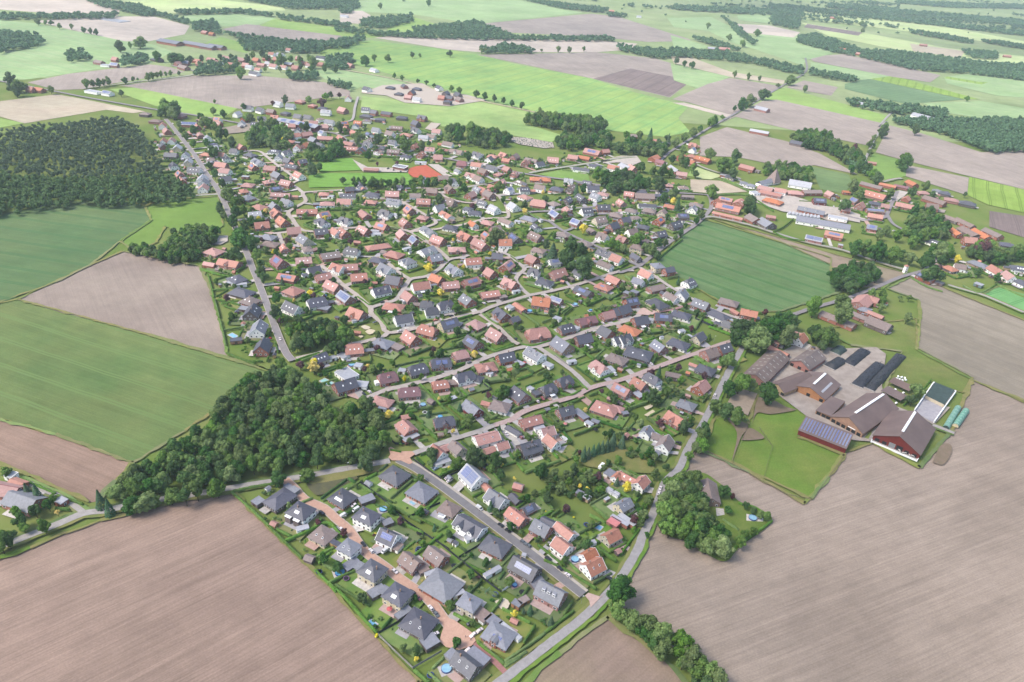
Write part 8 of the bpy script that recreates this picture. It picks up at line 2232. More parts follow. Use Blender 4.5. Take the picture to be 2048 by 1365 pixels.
# forest and far woods read as one mass each
LOW=[broadleaf(7,90,.085) for _ in range(4)]
VLOW=[broadleaf(5,34,.13) for _ in range(4)]
def pine_low():
    V,Q,T=broadleaf(6,80,.085,1.25); V[:,2]*=1.0; return V,Q,T
PLOW=[pine_low() for _ in range(4)]
def mass(name,pts,protos,mat,label):
    VV=[];QQ=[];TT=[];b=0
    for (x,y,d,h) in pts:
        V,Q,T=protos[int(RNG.integers(len(protos)))]; a=RNG.uniform(0,6.28); c,s=math.cos(a),math.sin(a)
        ch=min(h*.85,d*1.15)
        v=np.column_stack([(V[:,0]*c-V[:,1]*s)*d+x,(V[:,0]*s+V[:,1]*c)*d+y,V[:,2]*ch/.86+h-ch-1.0])
        VV.append(v);QQ.append(Q+b);TT.append(T+b);b+=len(v)
    return stuff(obj(name,npmesh(name,np.concatenate(VV),np.concatenate(QQ),mat,np.concatenate(TT))),label)
for kind,poly,sp,dr,hr in FOREST:
    pts=[(px,py,random.uniform(*dr)*random.choice((.8,1,1,1.25)),random.uniform(*hr)*random.uniform(.8,1.1)) for px,py in scatter(poly,sp,.48) if math.sin(px*.035+1)+math.sin(py*.028)+math.sin((px+py)*.06)<2.65 and random.random()>.05]
    mass('forest',pts,PLOW if kind=='pine' else LOW,'leafpine' if kind=='pine' else 'leafedge','dense dark pine forest behind the row of white houses' if kind=='pine' else 'leafy green edge of the forest facing the fields')
pts=[]
for poly in FARWOODS:
    dist=sum(math.hypot(*p) for p in poly)/len(poly); sp=9.5 if dist<1800 else (13 if dist<3500 else 20)
    pts+=[(px,py,random.uniform(.95,1.5)*sp,random.uniform(9,17)) for px,py in scatter(poly,sp,.45) if np.min(np.hypot(GX[:,0]-px,GX[:,1]-py))>17]
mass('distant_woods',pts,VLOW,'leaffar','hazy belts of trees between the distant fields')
pts=[]
for _ in range(420):        # lone trees and bushes strewn over the far country
    yy=random.uniform(3000,9000); xx=random.uniform(-.75,.75)*yy; pts.append((xx,yy,random.uniform(8,16),random.uniform(7,13)))
for _ in range(260):
    yy=random.uniform(3300,11000); xx=random.uniform(-.6,.72)*yy; n=random.randint(15,70); a=random.uniform(-.35,.25); Ln=random.uniform(150,900)
    for i in range(n):
        t=random.uniform(-.5,.5)*Ln; pts.append((xx+t*math.cos(a)+random.gauss(0,14),yy+t*math.sin(a)+random.gauss(0,26),random.uniform(13,26),random.uniform(10,17)))
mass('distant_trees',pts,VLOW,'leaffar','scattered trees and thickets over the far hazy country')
# ---------------------------------------------------------------- hedges and shrubs
def hedge_mesh(pts,w=1.1,h=1.5):
    L,N=normals(smooth_line(pts,2.0) if len(pts)>2 else smooth_line(pts,2.0)); n=len(L)
    wv=w/2*(1+.15*RNG.normal(size=n)); hv=h*(1+.07*RNG.normal(size=n))
    VV=np.concatenate([np.column_stack([L+N*wv[:,None],np.full(n,-.4)]),np.column_stack([L+N*wv[:,None]*.9,hv]),np.column_stack([L-N*wv[:,None]*.9,hv]),np.column_stack([L-N*wv[:,None],np.full(n,-.4)])])
    Q=[(i+k*n,i+1+k*n,i+1+(k+1)*n,i+(k+1)*n) for k in range(3) for i in range(n-1)]+[(0,n,2*n,3*n),(n-1,4*n-1,3*n-1,2*n-1)]
    ln=float(np.sum(np.linalg.norm(np.diff(L,axis=0),axis=1))); m=max(12,int(ln*13))
    t=RNG.uniform(0,n-1.001,m); i=t.astype(int); f=(t-i)[:,None]; C=L[i]*(1-f)+L[i+1]*f; nn=N[i]
    side=RNG.choice([0,0,1,2],m); off=np.where(side==0,RNG.uniform(-1,1,m),np.where(side==1,1,-1))*w/2; z=np.where(side==0,h,RNG.uniform(0,1,m)*h)
    P=np.column_stack([C+nn*off[:,None],z])+RNG.normal(0,.1,(m,3)); D=np.column_stack([nn*np.where(side==0,0,np.where(side==1,1,-1))[:,None],np.where(side==0,1.0,.3)])+RNG.normal(0,.4,(m,3)); D/=np.linalg.norm(D,axis=1)[:,None]
    V2,Q2=leaf_quads(P,D,.2); return np.concatenate([VV,V2]),np.concatenate([np.array(Q),Q2+len(VV)])
hz={}
for i,p in enumerate(HEDGES):
    L=smooth_line(p,2.0); V,Q=hedge_mesh(p,random.uniform(.9,1.4),random.uniform(1.0,1.8))
    mx,my=L[len(L)//2]; z,_=zone_at(mx,my); V=V-np.array([mx,my,0]); o=obj('hedge',npmesh('hedge',V,Q,'leafhedge'),None,(mx,my,0))
    tone='long' if len(L)>14 else 'short'
    hz.setdefault((tone,z),[]).append((mx/my,o))
    for q in L: mark_disc(q[0],q[1],.9,16)
for (tone,z),v in hz.items():
    v.sort(key=lambda e:e[0])
    for i,(s,o) in enumerate(v): tag(o,' '.join((f"{ORD[min(i,17)]} {tone} clipped hedge from the left {z}" if len(v)>1 else f"{tone} clipped green hedge {z}").split()[:16]),'hedge','hedges '+z)
VH=[];QH=[];b=0; made=0; bz={}
for p,q in AUTOHEDGE:
    n=max(3,int(math.hypot(q[0]-p[0],q[1]-p[1])/1.5)); run=[]
    runs=[]
    for i in range(n+1):
        t=i/n; xx,yy=p[0]+(q[0]-p[0])*t,p[1]+(q[1]-p[1])*t
        if occ(xx,yy)&(1|2|16)==0 and not in_field(xx,yy): run.append((xx,yy))
        else:
            if len(run)>4: runs.append(run)
            run=[]
    if len(run)>4: runs.append(run)
    for run in runs:
        for q_ in run: mark_disc(q_[0],q_[1],1.2,16)
        V,Q=hedge_mesh([run[0],run[-1]],random.uniform(.9,1.4),random.uniform(1.0,1.9))
        mx,my=(run[0][0]+run[-1][0])/2,(run[0][1]+run[-1][1])/2
        if made<280 and math.hypot(mx,my)<850:
            made+=1; z,_=zone_at(mx,my); o=obj('garden_hedge',npmesh('garden_hedge',V-np.array([mx,my,0]),Q,random.choice(('leafhedge','leafhedge','leafshrub','leafdark'))),None,(mx,my,0))
            bz.setdefault(z,[]).append((mx/my,o))
        else: VH.append(V);QH.append(Q+b);b+=len(V)
for z,v in bz.items():
    v.sort(key=lambda e:e[0])
    for i,(_,o) in enumerate(v): tag(o,' '.join(f"{ORD[min(i,29)]} boundary hedge from left between plots {z}".split()[:16]),'hedge','boundary hedges '+z)
if VH: stuff(obj('distant_hedge_foliage',npmesh('distant_hedge_foliage',np.concatenate(VH),np.concatenate(QH),'leafhedge')),'hedges of the far gardens')
BUSH=[broadleaf(6,170,.075,.8) for _ in range(5)]
BUSHM={mt:[npmesh('shrub',V,Q,mt,T) for V,Q,T in BUSH] for mt in('leafshrub','leafdark','leafhedge','leafyellow','leafcopper','leafwillow')}
SHRUBS=[q for q in SHRUBS if occ(*q)&(1|2|4|8|16)==0 and not in_field(*q)]
SHRUBS.sort(key=lambda q:math.hypot(*q)); sv=[]
for i,(x,y) in enumerate(SHRUBS):
    d=random.uniform(1.2,3.4)
    if i<290:
        mt=random.choices(list(BUSHM),[10,5,6,1,.8,1])[0]; z,_=zone_at(x,y); size='big' if d>2.4 else 'little'
        cn={'leafshrub':'mid green','leafdark':'dark green','leafhedge':'fresh green','leafyellow':'yellow','leafcopper':'purple','leafwillow':'pale green'}[mt]
        o=obj('shrub',random.choice(BUSHM[mt]),None,(x,y,-.35),random.uniform(0,6),(d,d,d*.95)); tag(o,' '.join(f"{size} {cn} garden shrub {z}".split()[:16]),'shrub',f"{size} {cn} shrubs {z}")
    else: sv.append((x,y,d*1.1,d*1.05+1))
if sv: mass('garden_undergrowth',sv,LOW,'leafshrub','shrubs of the farther gardens')
GT=sorted([q for q in GTREES if occ(*q)&(1|2|8)==0 and not in_field(*q)],key=lambda q:math.hypot(*q))
farb=GT[520:]; GT=GT[:520]
if farb: mass('distant_garden_foliage',[(x,y,random.uniform(3.5,6.5),random.uniform(4.5,8)) for x,y in farb],LOW,'leafedge','garden trees of the far end of the village')
for (x,y) in GT:
    d=random.uniform(3,6.5); z,_=zone_at(x,y); kk=random.choices('bdyscw',[8,5,.5,2,.9,1])[0]
    size='slim' if d<4.5 else 'small'
    tree('garden_tree' if math.hypot(x,y)<650 else 'backyard_tree',x,y,d if kk!='s' else d*.7,d*1.15+1,kk,' '.join(f"{size} {COLN[kk]} garden tree {z}".split()[:16]),'tree',f"{size} {COLN[kk]} garden trees {z}")
# ---------------------------------------------------------------- the timber-barn farm
BI={'red':('barnroof','barnred','large dark red cow barn with white ridge light above the ploughed field'),'timber':('barnroof','barnwood','large orange timber barn with white ridge light beside the solar shed'),
'orange':('barnroof','wallo','orange brick barn with ridge light beside the yard of the timber barns'),'board':('barnroof','wally','brown boarded barn next to the orange brick barn'),
'long':('fibre','wallr','long barn with weathered grey-brown roof at the lane bend'),'purple':('fibre','wallr','red brick barn with purplish roof below the white farmhouse'),
'lean':('barnroof','barnwood','low timber lean-to with dark open bays joined to the big timber barn')}
RLM=mesh('roof_light',boxv(-.5,.5,-.5,.5,-.06,.06),BOXF,'rooflight')
CAN=['upper brown calf canopy beside the black silage heaps','lower brown calf canopy beside the black silage heaps']; ci=0
for (n,x,y,ang,w,dp,he,hr) in BARNS:
    a=math.radians(ang); hw,hd=w/2,dp/2
    if n in BI:
        rm,wm,lab=BI[n]; root=tag(empty('barn',x,y,a),lab,'barn','barns of the timber farm')
        if n=='lean':
            MB().box(-hw,hw,-hd,hd,-.6,he-.1).build('wall',wm,root); MB().slab([(-hw-.3,-hd-.6,he-.1),(hw,-hd-.6,hr-.2),(hw,hd,hr-.2),(-hw-.3,hd,he-.1)],[(0,1,2,3)],[0,1,2,3],.2).build('roof',rm,root)
            for u in(-.3,.05,.35): MB().box(u*w-1.6,u*w+1.6,-hd-.06,-hd+.3,-.3,2.6).build('open_bay','black',root)  # solid black slabs stand in for the shade inside the bays
            continue
        zt=hr-.15; V=[(-hw,-hd,-.6),(hw,-hd,-.6),(hw,hd,-.6),(-hw,hd,-.6),(-hw,-hd,he),(hw,-hd,he),(hw,hd,he),(-hw,hd,he),(0,-hd,zt),(0,hd,zt)]
        obj('wall',mesh('wall',V,[(0,1,5,8,4),(2,3,7,9,6),(1,2,6,5),(3,0,4,7)],wm),root)
        e=.7; zl=he-e*(hr-he)/hw
        roof=MB().slab([(-hw-e,-hd-e,zl),(0,-hd-e,hr),(hw+e,-hd-e,zl),(-hw-e,hd+e,zl),(0,hd+e,hr),(hw+e,hd+e,zl)],[(0,1,4,3),(1,2,5,4)],[0,1,2,5,4,3],.3).build('roof',rm,root)
        nrib=int(dp/5)
        if n in('red','timber','orange'):
            rl=.7 if n!='orange' else .6
            MB().slab([(-.9,-hd*rl,hr+.45),(0,-hd*rl,hr+.75),(.9,-hd*rl,hr+.45),(-.9,hd*.9,hr+.45),(0,hd*.9,hr+.75),(.9,hd*.9,hr+.45)],[(0,1,4,3),(1,2,5,4)],[0,1,2,5,4,3],.35).build('ridge_light','white',roof)
            if n=='orange':
                MB().slab([(hw*.55,-hd*.7,hr-(hr-he)*.55+.15),(hw*.68,-hd*.7,hr-(hr-he)*.68+.15),(hw*.55,hd*.6,hr-(hr-he)*.55+.15),(hw*.68,hd*.6,hr-(hr-he)*.68+.15)],[(0,1,3,2)],[0,1,3,2],.1).build('roof_light','roofS',roof)
        if n in('long','purple'):
            for s in(-1,1):
                for i in range(7 if n=='long' else 3):
                    for q in (.35,.75):
                        v=-hd*.85+i*dp*.85/(6 if n=='long' else 2)*1.0; u=s*hw*(1-q); z=he+(hr-he)*q+.12
                        o=obj('roof_light',RLM,roof,(u,v,z),(0,s*math.atan2(hr-he,hw),0),(2.2,1.0,.8))
        for i in range(6 if n in('red','timber') else 3):
            u=(-.4+i*.8/(5 if n in('red','timber') else 2))*w
            if n=='red' and i in(2,3): MB().box(u-2.2,u+2.2,-hd-.08,-hd+.3,.2,4.2).build('roller_door','metal' if i==2 else 'black',root)
            else: MB().box(u-1.5,u+1.5,-hd-.08,-hd+.3,.2,2.9).build('open_bay','black',root)  # black slab on the wall, painting the dark of an open bay
        if n=='red':
            MB().box(-hw,hw,-hd-3.2,-hd-3.0,-.5,1.1).build('feed_wall','white',root); MB().box(-hw,hw,-hd-3.0,-hd,-.5,.25).build('concrete_apron','concrete',root)
            for i in range(24): MB().box(-hw+i*w/24,-hw+i*w/24+.1,-hd-2.8,-hd-2.7,.25,1.3).build('rail_post','metal',root)
            for s in(-1,1): MB().box(hw*s-(.4 if s>0 else 0),hw*s+(.4 if s<0 else 0),-hd-3,-hd,-.5,1.0).build('end_wall','white',root)
        if n=='timber':
            MB().box(hw*.1,hw*.55,-hd-.1,-hd+.2,3.3,4.0).build('light_strip','white',root)
    elif n=='solar':
        root=tag(empty('solar_shed',x,y,a),'long red shed with a whole roof of solar panels beside the paddock','shed')
        V=[(-hw,-hd,-.6),(hw,-hd,-.6),(hw,hd,-.6),(-hw,hd,-.6),(-hw,-hd,he),(hw,-hd,he),(hw,hd,hr),(-hw,hd,hr)]; obj('wall',mesh('wall',V,BOXF[2:],'barnred'),root)
        k=(hr-he)/dp; roof=MB().slab([(-hw-.4,-hd-.5,he-.5*k+.1),(hw+.4,-hd-.5,he-.5*k+.1),(hw+.4,hd+.5,hr+.5*k+.1),(-hw-.4,hd+.5,hr+.5*k+.1)],[(0,1,2,3)],[0,1,2,3],.2).build('roof','barnroof',root)
        al=math.atan2(hr-he,dp); n_=16
        for i in range(n_):
            u=-hw+(i+.5)*w/n_; nu=max(1,int(w/n_/1.05-.25)); nv=max(2,int(dp/math.cos(al)*.9/1.7))
            obj('solar_panel',solar(nu,nv),roof,(u,0,(he+hr)/2+.25),(al,0,0))
    else:
        root=tag(empty('calf_canopy',x,y,a),CAN[ci],'canopy'); ci+=1
        MB().slab([(-hw,-hd-.5,he),(hw,-hd-.5,he),(hw,hd,hr),(-hw,hd,hr)],[(0,1,2,3)],[0,1,2,3],.2).build('roof','barnroof',root)
        for u in(-.95,-.32,.32,.95):
            for v in(-.8,.9): MB().box(u*hw-.1,u*hw+.1,v*hd-.1,v*hd+.1,-.4,he-.1).build('post','woodfence',root)
def heap(name,p,q,w,h,mat,label,cat,group=None):
    L=math.hypot(q[0]-p[0],q[1]-p[1]); a=math.atan2(q[1]-p[1],q[0]-p[0]); n=max(6,int(L/3)); m=10; V=[];F=[]
    for i in range(n+1):
        t=i/n; k=min(1,min(t,1-t)*6+.25)
        for j in range(m+1):
            s=j/m*2-1; V.append((t*L-L/2,s*w/2+random.gauss(0,.1),max(-.3,h*k*(1-abs(s)**3.2)+random.gauss(0,.08)) if abs(s)<1 else -.4))
    F=[(i*(m+1)+j,(i+1)*(m+1)+j,(i+1)*(m+1)+j+1,i*(m+1)+j+1) for i in range(n) for j in range(m)]
    return tag(obj(name,mesh(name,V,F,mat),None,((p[0]+q[0])/2,(p[1]+q[1])/2,0),a),label,cat,group)
SL=['short black sheeted silage heap nearest the brick barn','black sheeted silage heap with pale cut face beside the yard','broad black sheeted silage heap next to the longest one','longest black sheeted silage heap beside the meadow','small green-netted heap behind the silage yard']
TYRE=None
_t=MB(); _n=10
for i in range(_n):
    a0=2*PI*i/_n
    for r,z in((.22,0),(.42,0),(.42,.2),(.22,.2)): _t.v.append((r*math.cos(a0),r*math.sin(a0),z))
_t.f=[(4*i+k,4*((i+1)%_n)+k,4*((i+1)%_n)+(k+1)%4,4*i+(k+1)%4) for i in range(_n) for k in range(4)]; _t.m=[0]*len(_t.f); TYRE=mesh('tyre',_t.v,_t.f,'black')
for i,(c,pp,wd) in enumerate(SILAGE):
    o=heap('silage_heap',pp[0],pp[1],wd,3.3,'silage' if c=='black' else 'tarp',SL[i],'silage heap','silage heaps')
    L=math.hypot(pp[1][0]-pp[0][0],pp[1][1]-pp[0][1])
    for k in range(int(L/3)): obj('tyre',TYRE,o,(-L/2+2+k*3,random.uniform(-.25,.25)*wd,3.2))
    MB().box(-L/2-1.2,-L/2-.6,-wd/2,wd/2,-.4,1.2).build('end_wall','concrete',o)
for i,pp in enumerate(TUNNELS):
    p,q=pp; L=math.hypot(q[0]-p[0],q[1]-p[1]); a=math.atan2(q[1]-p[1],q[0]-p[0]); root=tag(empty('feed_tunnel',(p[0]+q[0])/2,(p[1]+q[1])/2,a),('left' if i==0 else 'right')+' one of two pale green covered feed tunnels by the silage clamp','tunnel'); b=MB(); n=10; w_=2.5
    V=[(e*L/2,w_*math.cos(PI*j/n),3.0*math.sin(PI*j/n)-.1) for e in(-1,1) for j in range(n+1)]
    b.add(V,[(j,j+1,n+2+j,n+1+j) for j in range(n)]); b.build('cover','tunnelcloth',root,smooth=True)
    for e in(-1,1): MB().add([(e*L/2*.99,w_*.95*math.cos(PI*j/n),2.9*math.sin(PI*j/n)-.1) for j in range(n+1)],[tuple(range(n+1)) if e>0 else tuple(range(n,-1,-1))]).build('end_panel','sand' if i else 'tarp',root)
    for k in range(7): MB().add([(-L/2+(k+.5)*L/7+d,(w_+.06)*math.cos(PI*j/n),3.06*math.sin(PI*j/n)-.1) for d in(-.06,.06) for j in range(n+1)],[(j,j+1,n+2+j,n+1+j) for j in range(n)]).build('hoop','white',root)
# walled silage clamp with a green net over the feed
c0,c1,c2,c3=[Vector(q) for q in CLAMP]; root=tag(empty('silage_clamp',*((c0+c1+c2+c3)/4)),'walled silage clamp with green net and pale cut feed face','silage clamp')
ctr=(c0+c1+c2+c3)/4; cl=lambda p:(p-ctr)
for p,q in((c0,c3),(c1,c2),(c3,c2)):
    d=(q-p).normalized(); nn=Vector((-d.y,d.x))*.35; P_=[cl(p+nn),cl(p-nn),cl(q-nn),cl(q+nn)]
    MB().add([(v.x,v.y,-.4) for v in P_]+[(v.x,v.y,2.4) for v in P_],BOXF).build('clamp_wall','white',root)
m0,m1=c0.lerp(c3,.48),c1.lerp(c2,.48); P_=[cl(p) for p in(m0.lerp(m1,.04),m0.lerp(m1,.96),c3.lerp(c2,.96),c3.lerp(c2,.04))]
MB().add([(v.x,v.y,-.4) for v in P_]+[(v.x*.96,v.y*.96,2.9) for v in P_],BOXF).build('feed_heap','sand',root)
Q_=[v*.97 for v in P_]; MB().add([(v.x,v.y,2.95) for v in Q_]+[(v.x,v.y,3.1) for v in Q_],BOXF).build('net_cover','tarp',root)
P_=[cl(p) for p in(c0,c1,m1,m0)]; obj('clamp_floor',mesh('clamp_floor',[(v.x,v.y,.25) for v in P_],[(0,1,2,3)],'gravel'),root)
# white calf hutches and wrapped bales
hb=MB(); _n=10
hb.add([(1.1*(1-z*.25)*math.cos(2*PI*i/_n),1.1*(1-z*.25)*math.sin(2*PI*i/_n),z*1.1-.1) for z in(0,.8) for i in range(_n)]+[(0,0,1.35)],[(i,(i+1)%_n,_n+(i+1)%_n,_n+i) for i in range(_n)]+[(_n+i,_n+(i+1)%_n,2*_n) for i in range(_n)]); HM=mesh('shell',hb.v,hb.f,'white')
HO=mesh('opening',boxv(-.4,.4,-1.12,-.9,-.1,.8),BOXF,'black')  # solid black block painting the shaded inside of the hutch
for i,(x,y) in enumerate(HUTCHES):
    r=tag(empty('calf_hutch',x,y),f"{ORD[i%3]} white calf hutch from the left under the {'upper' if i<3 else 'lower'} brown canopy",'calf hutch','calf hutches'); obj('shell',HM,r); obj('opening',HO,r)
bb=MB(); _n=12
bb.add([(x*.6,.62*math.cos(2*PI*i/_n),.62+.62*math.sin(2*PI*i/_n)-.05) for x in(-1,1) for i in range(_n)]+[(x*.5,.5*math.cos(2*PI*i/_n),.62+.5*math.sin(2*PI*i/_n)) for x in(-1.28,1.28) for i in range(_n)],[(i,(i+1)%_n,_n+(i+1)%_n,_n+i) for i in range(_n)]+[(2*_n+i,2*_n+(i+1)%_n,(i+1)%_n,i) for i in range(_n)]+[(_n+i,_n+(i+1)%_n,3*_n+(i+1)%_n,3*_n+i) for i in range(_n)]+[tuple(range(3*_n,4*_n)),tuple(range(3*_n-1,2*_n-1,-1))]); BM=mesh('wrapped_bale',bb.v,bb.f,'white',smooth=True)
for i,(x,y) in enumerate(BALES): tag(obj('wrapped_bale',BM,None,(x,y,0),random.uniform(0,3),(1.25,1.25,1.25)),'white wrapped bale in the small stack behind the calf canopies','bale','wrapped bales')
# cows on the apron
def cow():
    me=bpy.data.meshes.new('cow'); V=[(-.95,0,1.15),(-.5,0,1.18),(.1,0,1.1),(.65,0,1.15),(1.0,0,1.3),(1.25,0,1.25),(1.5,0,1.05),(-.9,.25,.75),(-.98,.25,.42),(-.92,.25,0),(-.9,-.25,.75),(-.98,-.25,.42),(-.92,-.25,0),(.6,.23,.7),(.62,.23,.4),(.62,.23,0),(.6,-.23,.7),(.62,-.23,.4),(.62,-.23,0),(-1.1,0,1.1),(-1.15,0,.6),(1.22,.2,1.36),(1.22,-.2,1.36)]
    E=[(0,1),(1,2),(2,3),(3,4),(4,5),(5,6),(0,7),(7,8),(8,9),(0,10),(10,11),(11,12),(3,13),(13,14),(14,15),(3,16),(16,17),(17,18),(0,19),(19,20),(5,21),(5,22)]
    me.from_pydata(V,E,[]); me.materials.append(MATS['cow']); o=bpy.data.objects.new('cow',me); COL.objects.link(o)
    o.modifiers.new('Skin','SKIN'); R=[.36,.4,.43,.38,.24,.17,.11]+[.16,.09,.07]*2+[.14,.08,.07]*2+[.05,.03,.05,.05]
    for i,sv in enumerate(me.skin_vertices[0].data): sv.radius=(R[i],R[i]); sv.use_root=(i==1)
    o.modifiers.new('Sub','SUBSURF').levels=1; o.modifiers['Sub'].render_levels=1
    dg=bpy.context.evaluated_depsgraph_get(); m2=bpy.data.meshes.new_from_object(o.evaluated_get(dg)); bpy.data.objects.remove(o)
    m2.name='cow'; m2.polygons.foreach_set('use_smooth',[True]*len(m2.polygons)); return m2
COWM=cow()
for i,(x,y) in enumerate(COWS): tag(obj('cow',COWM,None,(x,y,.25),random.uniform(0,6.28)),'black and white cow standing on the apron of the dark red barn','cow','cows at the dark red barn')
# ---------------------------------------------------------------- tower, church, works, school, greenhouse, graves
x,y=TOWER[0]; root=tag(empty('transformer_tower',x,y,.3),'slender white tower with red pyramid roof at the lane fork','tower')
MB().add([(-1.8,-1.8,-.6),(1.8,-1.8,-.6),(1.8,1.8,-.6),(-1.8,1.8,-.6),(-1.5,-1.5,8),(1.5,-1.5,8),(1.5,1.5,8),(-1.5,1.5,8)],BOXF[2:]).build('wall','wallw',root)
V,Fc,B,hr=roof_shape('h',3.0,3.0,math.radians(38),8.1); MB().slab(V,Fc,B,.2).build('roof','roofO',root); obj('door',DOOR,root,(0,-1.76,0),None,(1.2,1,2.2))
for z in(4,6.6): obj('window',WINFAR,root,(0,-1.62,z),None,(.8,1.6,1))
(x,y),(nx,ny)=CHURCH; a=math.atan2(ny-y,nx-x)+PI; root=tag(empty('church',x,y,a),'church with steep dark tent roof and long low nave beside the white houses','church','')
MB().box(-7,7,-7,7,-.6,3).build('wall','wallw',root); MB().slab([(-8.5,-8.5,2),(8.5,-8.5,2),(8.5,8.5,2),(-8.5,8.5,2),(2,0,21)],[(0,1,4),(1,2,4),(2,3,4),(3,0,4)],[0,1,2,3],.3).build('roof','roofB',root)
d=math.hypot(nx-x,ny-y); MB().box(-d-9,-6.9,-5,5,-.6,3.6).build('nave','wallw',root); MB().slab([(-d-9.6,-5.6,3.3),(-6,-5.6,3.3),(-6,0,7.5),(-d-9.6,0,7.5),(-6,5.6,3.3),(-d-9.6,5.6,3.3)],[(0,1,2,3),(3,2,4,5)],[0,1,2,4,5,3],.25).build('nave_roof','roofG',root)
MB().bar((2,0,20.5),(2,0,24),.12).bar((1.2,0,22.8),(2.8,0,22.8),.1).build('cross','metal',root)
(x,y),(qx,qy)=SAWTOOTH; L=math.hypot(qx-x,qy-y); a=math.atan2(qy-y,qx-x); root=tag(empty('sawtooth_hall',(x+qx)/2,(y+qy)/2,a),'long white hall with a row of saw-tooth roof lights','hall')
MB().box(-L/2,L/2,-5,5,-.6,4).build('wall','wallw',root); MB().box(-L/2-.3,L/2+.3,-5.3,5.3,4,4.3).build('roof','roofG',root)
for i in range(9):
    u=-L/2+(i+.5)*L/9; MB().add([(u-1.6,-4.5,4.3),(u+1.6,-4.5,4.3),(u+1.6,4.5,4.3),(u-1.6,4.5,4.3),(u+1.4,-4.5,6.2),(u+1.4,4.5,6.2)],[(0,1,4),(1,2,5,4),(2,3,5),(3,0,4,5)]).build('roof_light','roofS',root)
x,y=HALL[0]; root=tag(empty('works_hall',x,y,math.radians(-22)),'long dark red works hall with pale roof on the main road','hall'); L,W=78,20
MB().box(-L/2,L/2,-W/2,W/2,-.6,6).build('wall','barnred',root); roof=MB().slab([(-L/2-.6,-W/2-.6,5.8),(L/2+.6,-W/2-.6,5.8),(L/2+.6,0,8.6),(-L/2-.6,0,8.6),(L/2+.6,W/2+.6,5.8),(-L/2-.6,W/2+.6,5.8)],[(0,1,2,3),(3,2,4,5)],[0,1,2,4,5,3],.25).build('roof','roofS',root)
for i in range(5): MB().box(-L/2+6+i*15,-L/2+10.5+i*15,-W/2-.08,-W/2+.2,-.2,4.4).build('roller_door','white',root)
for i in range(4): obj('solar_panel',solar(9,4),roof,(-26+i*17,-W/4,7.5),(math.atan2(2.8,W/2+.6),0,0))
for i,(x,y) in enumerate(GLASSHOUSE):
    root=tag(empty('greenhouse',x,y,math.radians(-42)),('upper' if i==0 else 'lower')+' small white greenhouse below the red-roofed white house','greenhouse'); MB().box(-2,2,-1.6,1.6,-.3,1.8).build('wall','white',root)
    MB().slab([(-2.1,-1.8,1.7),(2.1,-1.8,1.7),(2.1,0,2.8),(-2.1,0,2.8),(2.1,1.8,1.7),(-2.1,1.8,1.7)],[(0,1,2,3),(3,2,4,5)],[0,1,2,4,5,3],.08).build('glass_roof','roofS',root)
x,y=CLUBHOUSE[0]; root=tag(empty('clubhouse',x,y,math.radians(-18)),'flat grey clubhouse with white roof edge beside the clay court','clubhouse')
MB().box(-9,9,-6,6,-.5,3.2).build('wall','wallr',root); b=MB().box(-9.6,9.6,-6.6,6.6,3.2,3.5,0)
for q in((-9.6,9.6,-6.6,-6),(-9.6,9.6,6,6.6),(-9.6,-9,-6,6),(9,9.6,-6,6)): b.box(*q,3.5,4.0,1)
b.build('roof',['roofG','white'],root)
gs=MB()
for px,py in scatter(GRAVES,2.6,.3):
    if random.random()<.75:
        gs.box(px-.45,px+.45,py-.12,py+.12,-.2,random.uniform(.6,1.1)).box(px-.5,px+.5,py-1.7,py-.2,-.2,.15)
gsh=[(px,py,random.uniform(1,2.4),random.uniform(1.4,3.2)) for px,py in scatter(GRAVES,6.5,.45)]; mass('graveyard_undergrowth',gsh,LOW,'leafconifer','clipped shrubs between the graves')
stuff(gs.build('gravestones','stone'),'pale gravestones of the village graveyard')
for i,(x,y) in enumerate(FARSHEDS[:4]):
    L,W=((64,26),(60,22),(40,20),(44,18))[i]; root=tag(empty('distant_barn',x,y,math.radians(-24)),f"{ORD[i]} long grey-roofed red cattle barn from the left in the distant farm",'barn','long cattle barns')
    MB().box(-L/2,L/2,-W/2,W/2,-1,5).build('wall','wallr',root); MB().slab([(-L/2-1,-W/2-1,4.6),(L/2+1,-W/2-1,4.6),(L/2+1,0,9),(-L/2-1,0,9),(L/2+1,W/2+1,4.6),(-L/2-1,W/2+1,4.6)],[(0,1,2,3),(3,2,4,5)],[0,1,2,4,5,3],.3).build('roof','roofG',root)
x,y=FARSHEDS[4]; root=tag(empty('foil_field',x,y,math.radians(-22)),'pale sheet-covered crop strips on the far tilled field','crop cover')
for i in range(9): MB().box(-45,45,-18+i*4.2,-14.8+i*4.2,-1,.3).build('foil_strip','roofS',root)
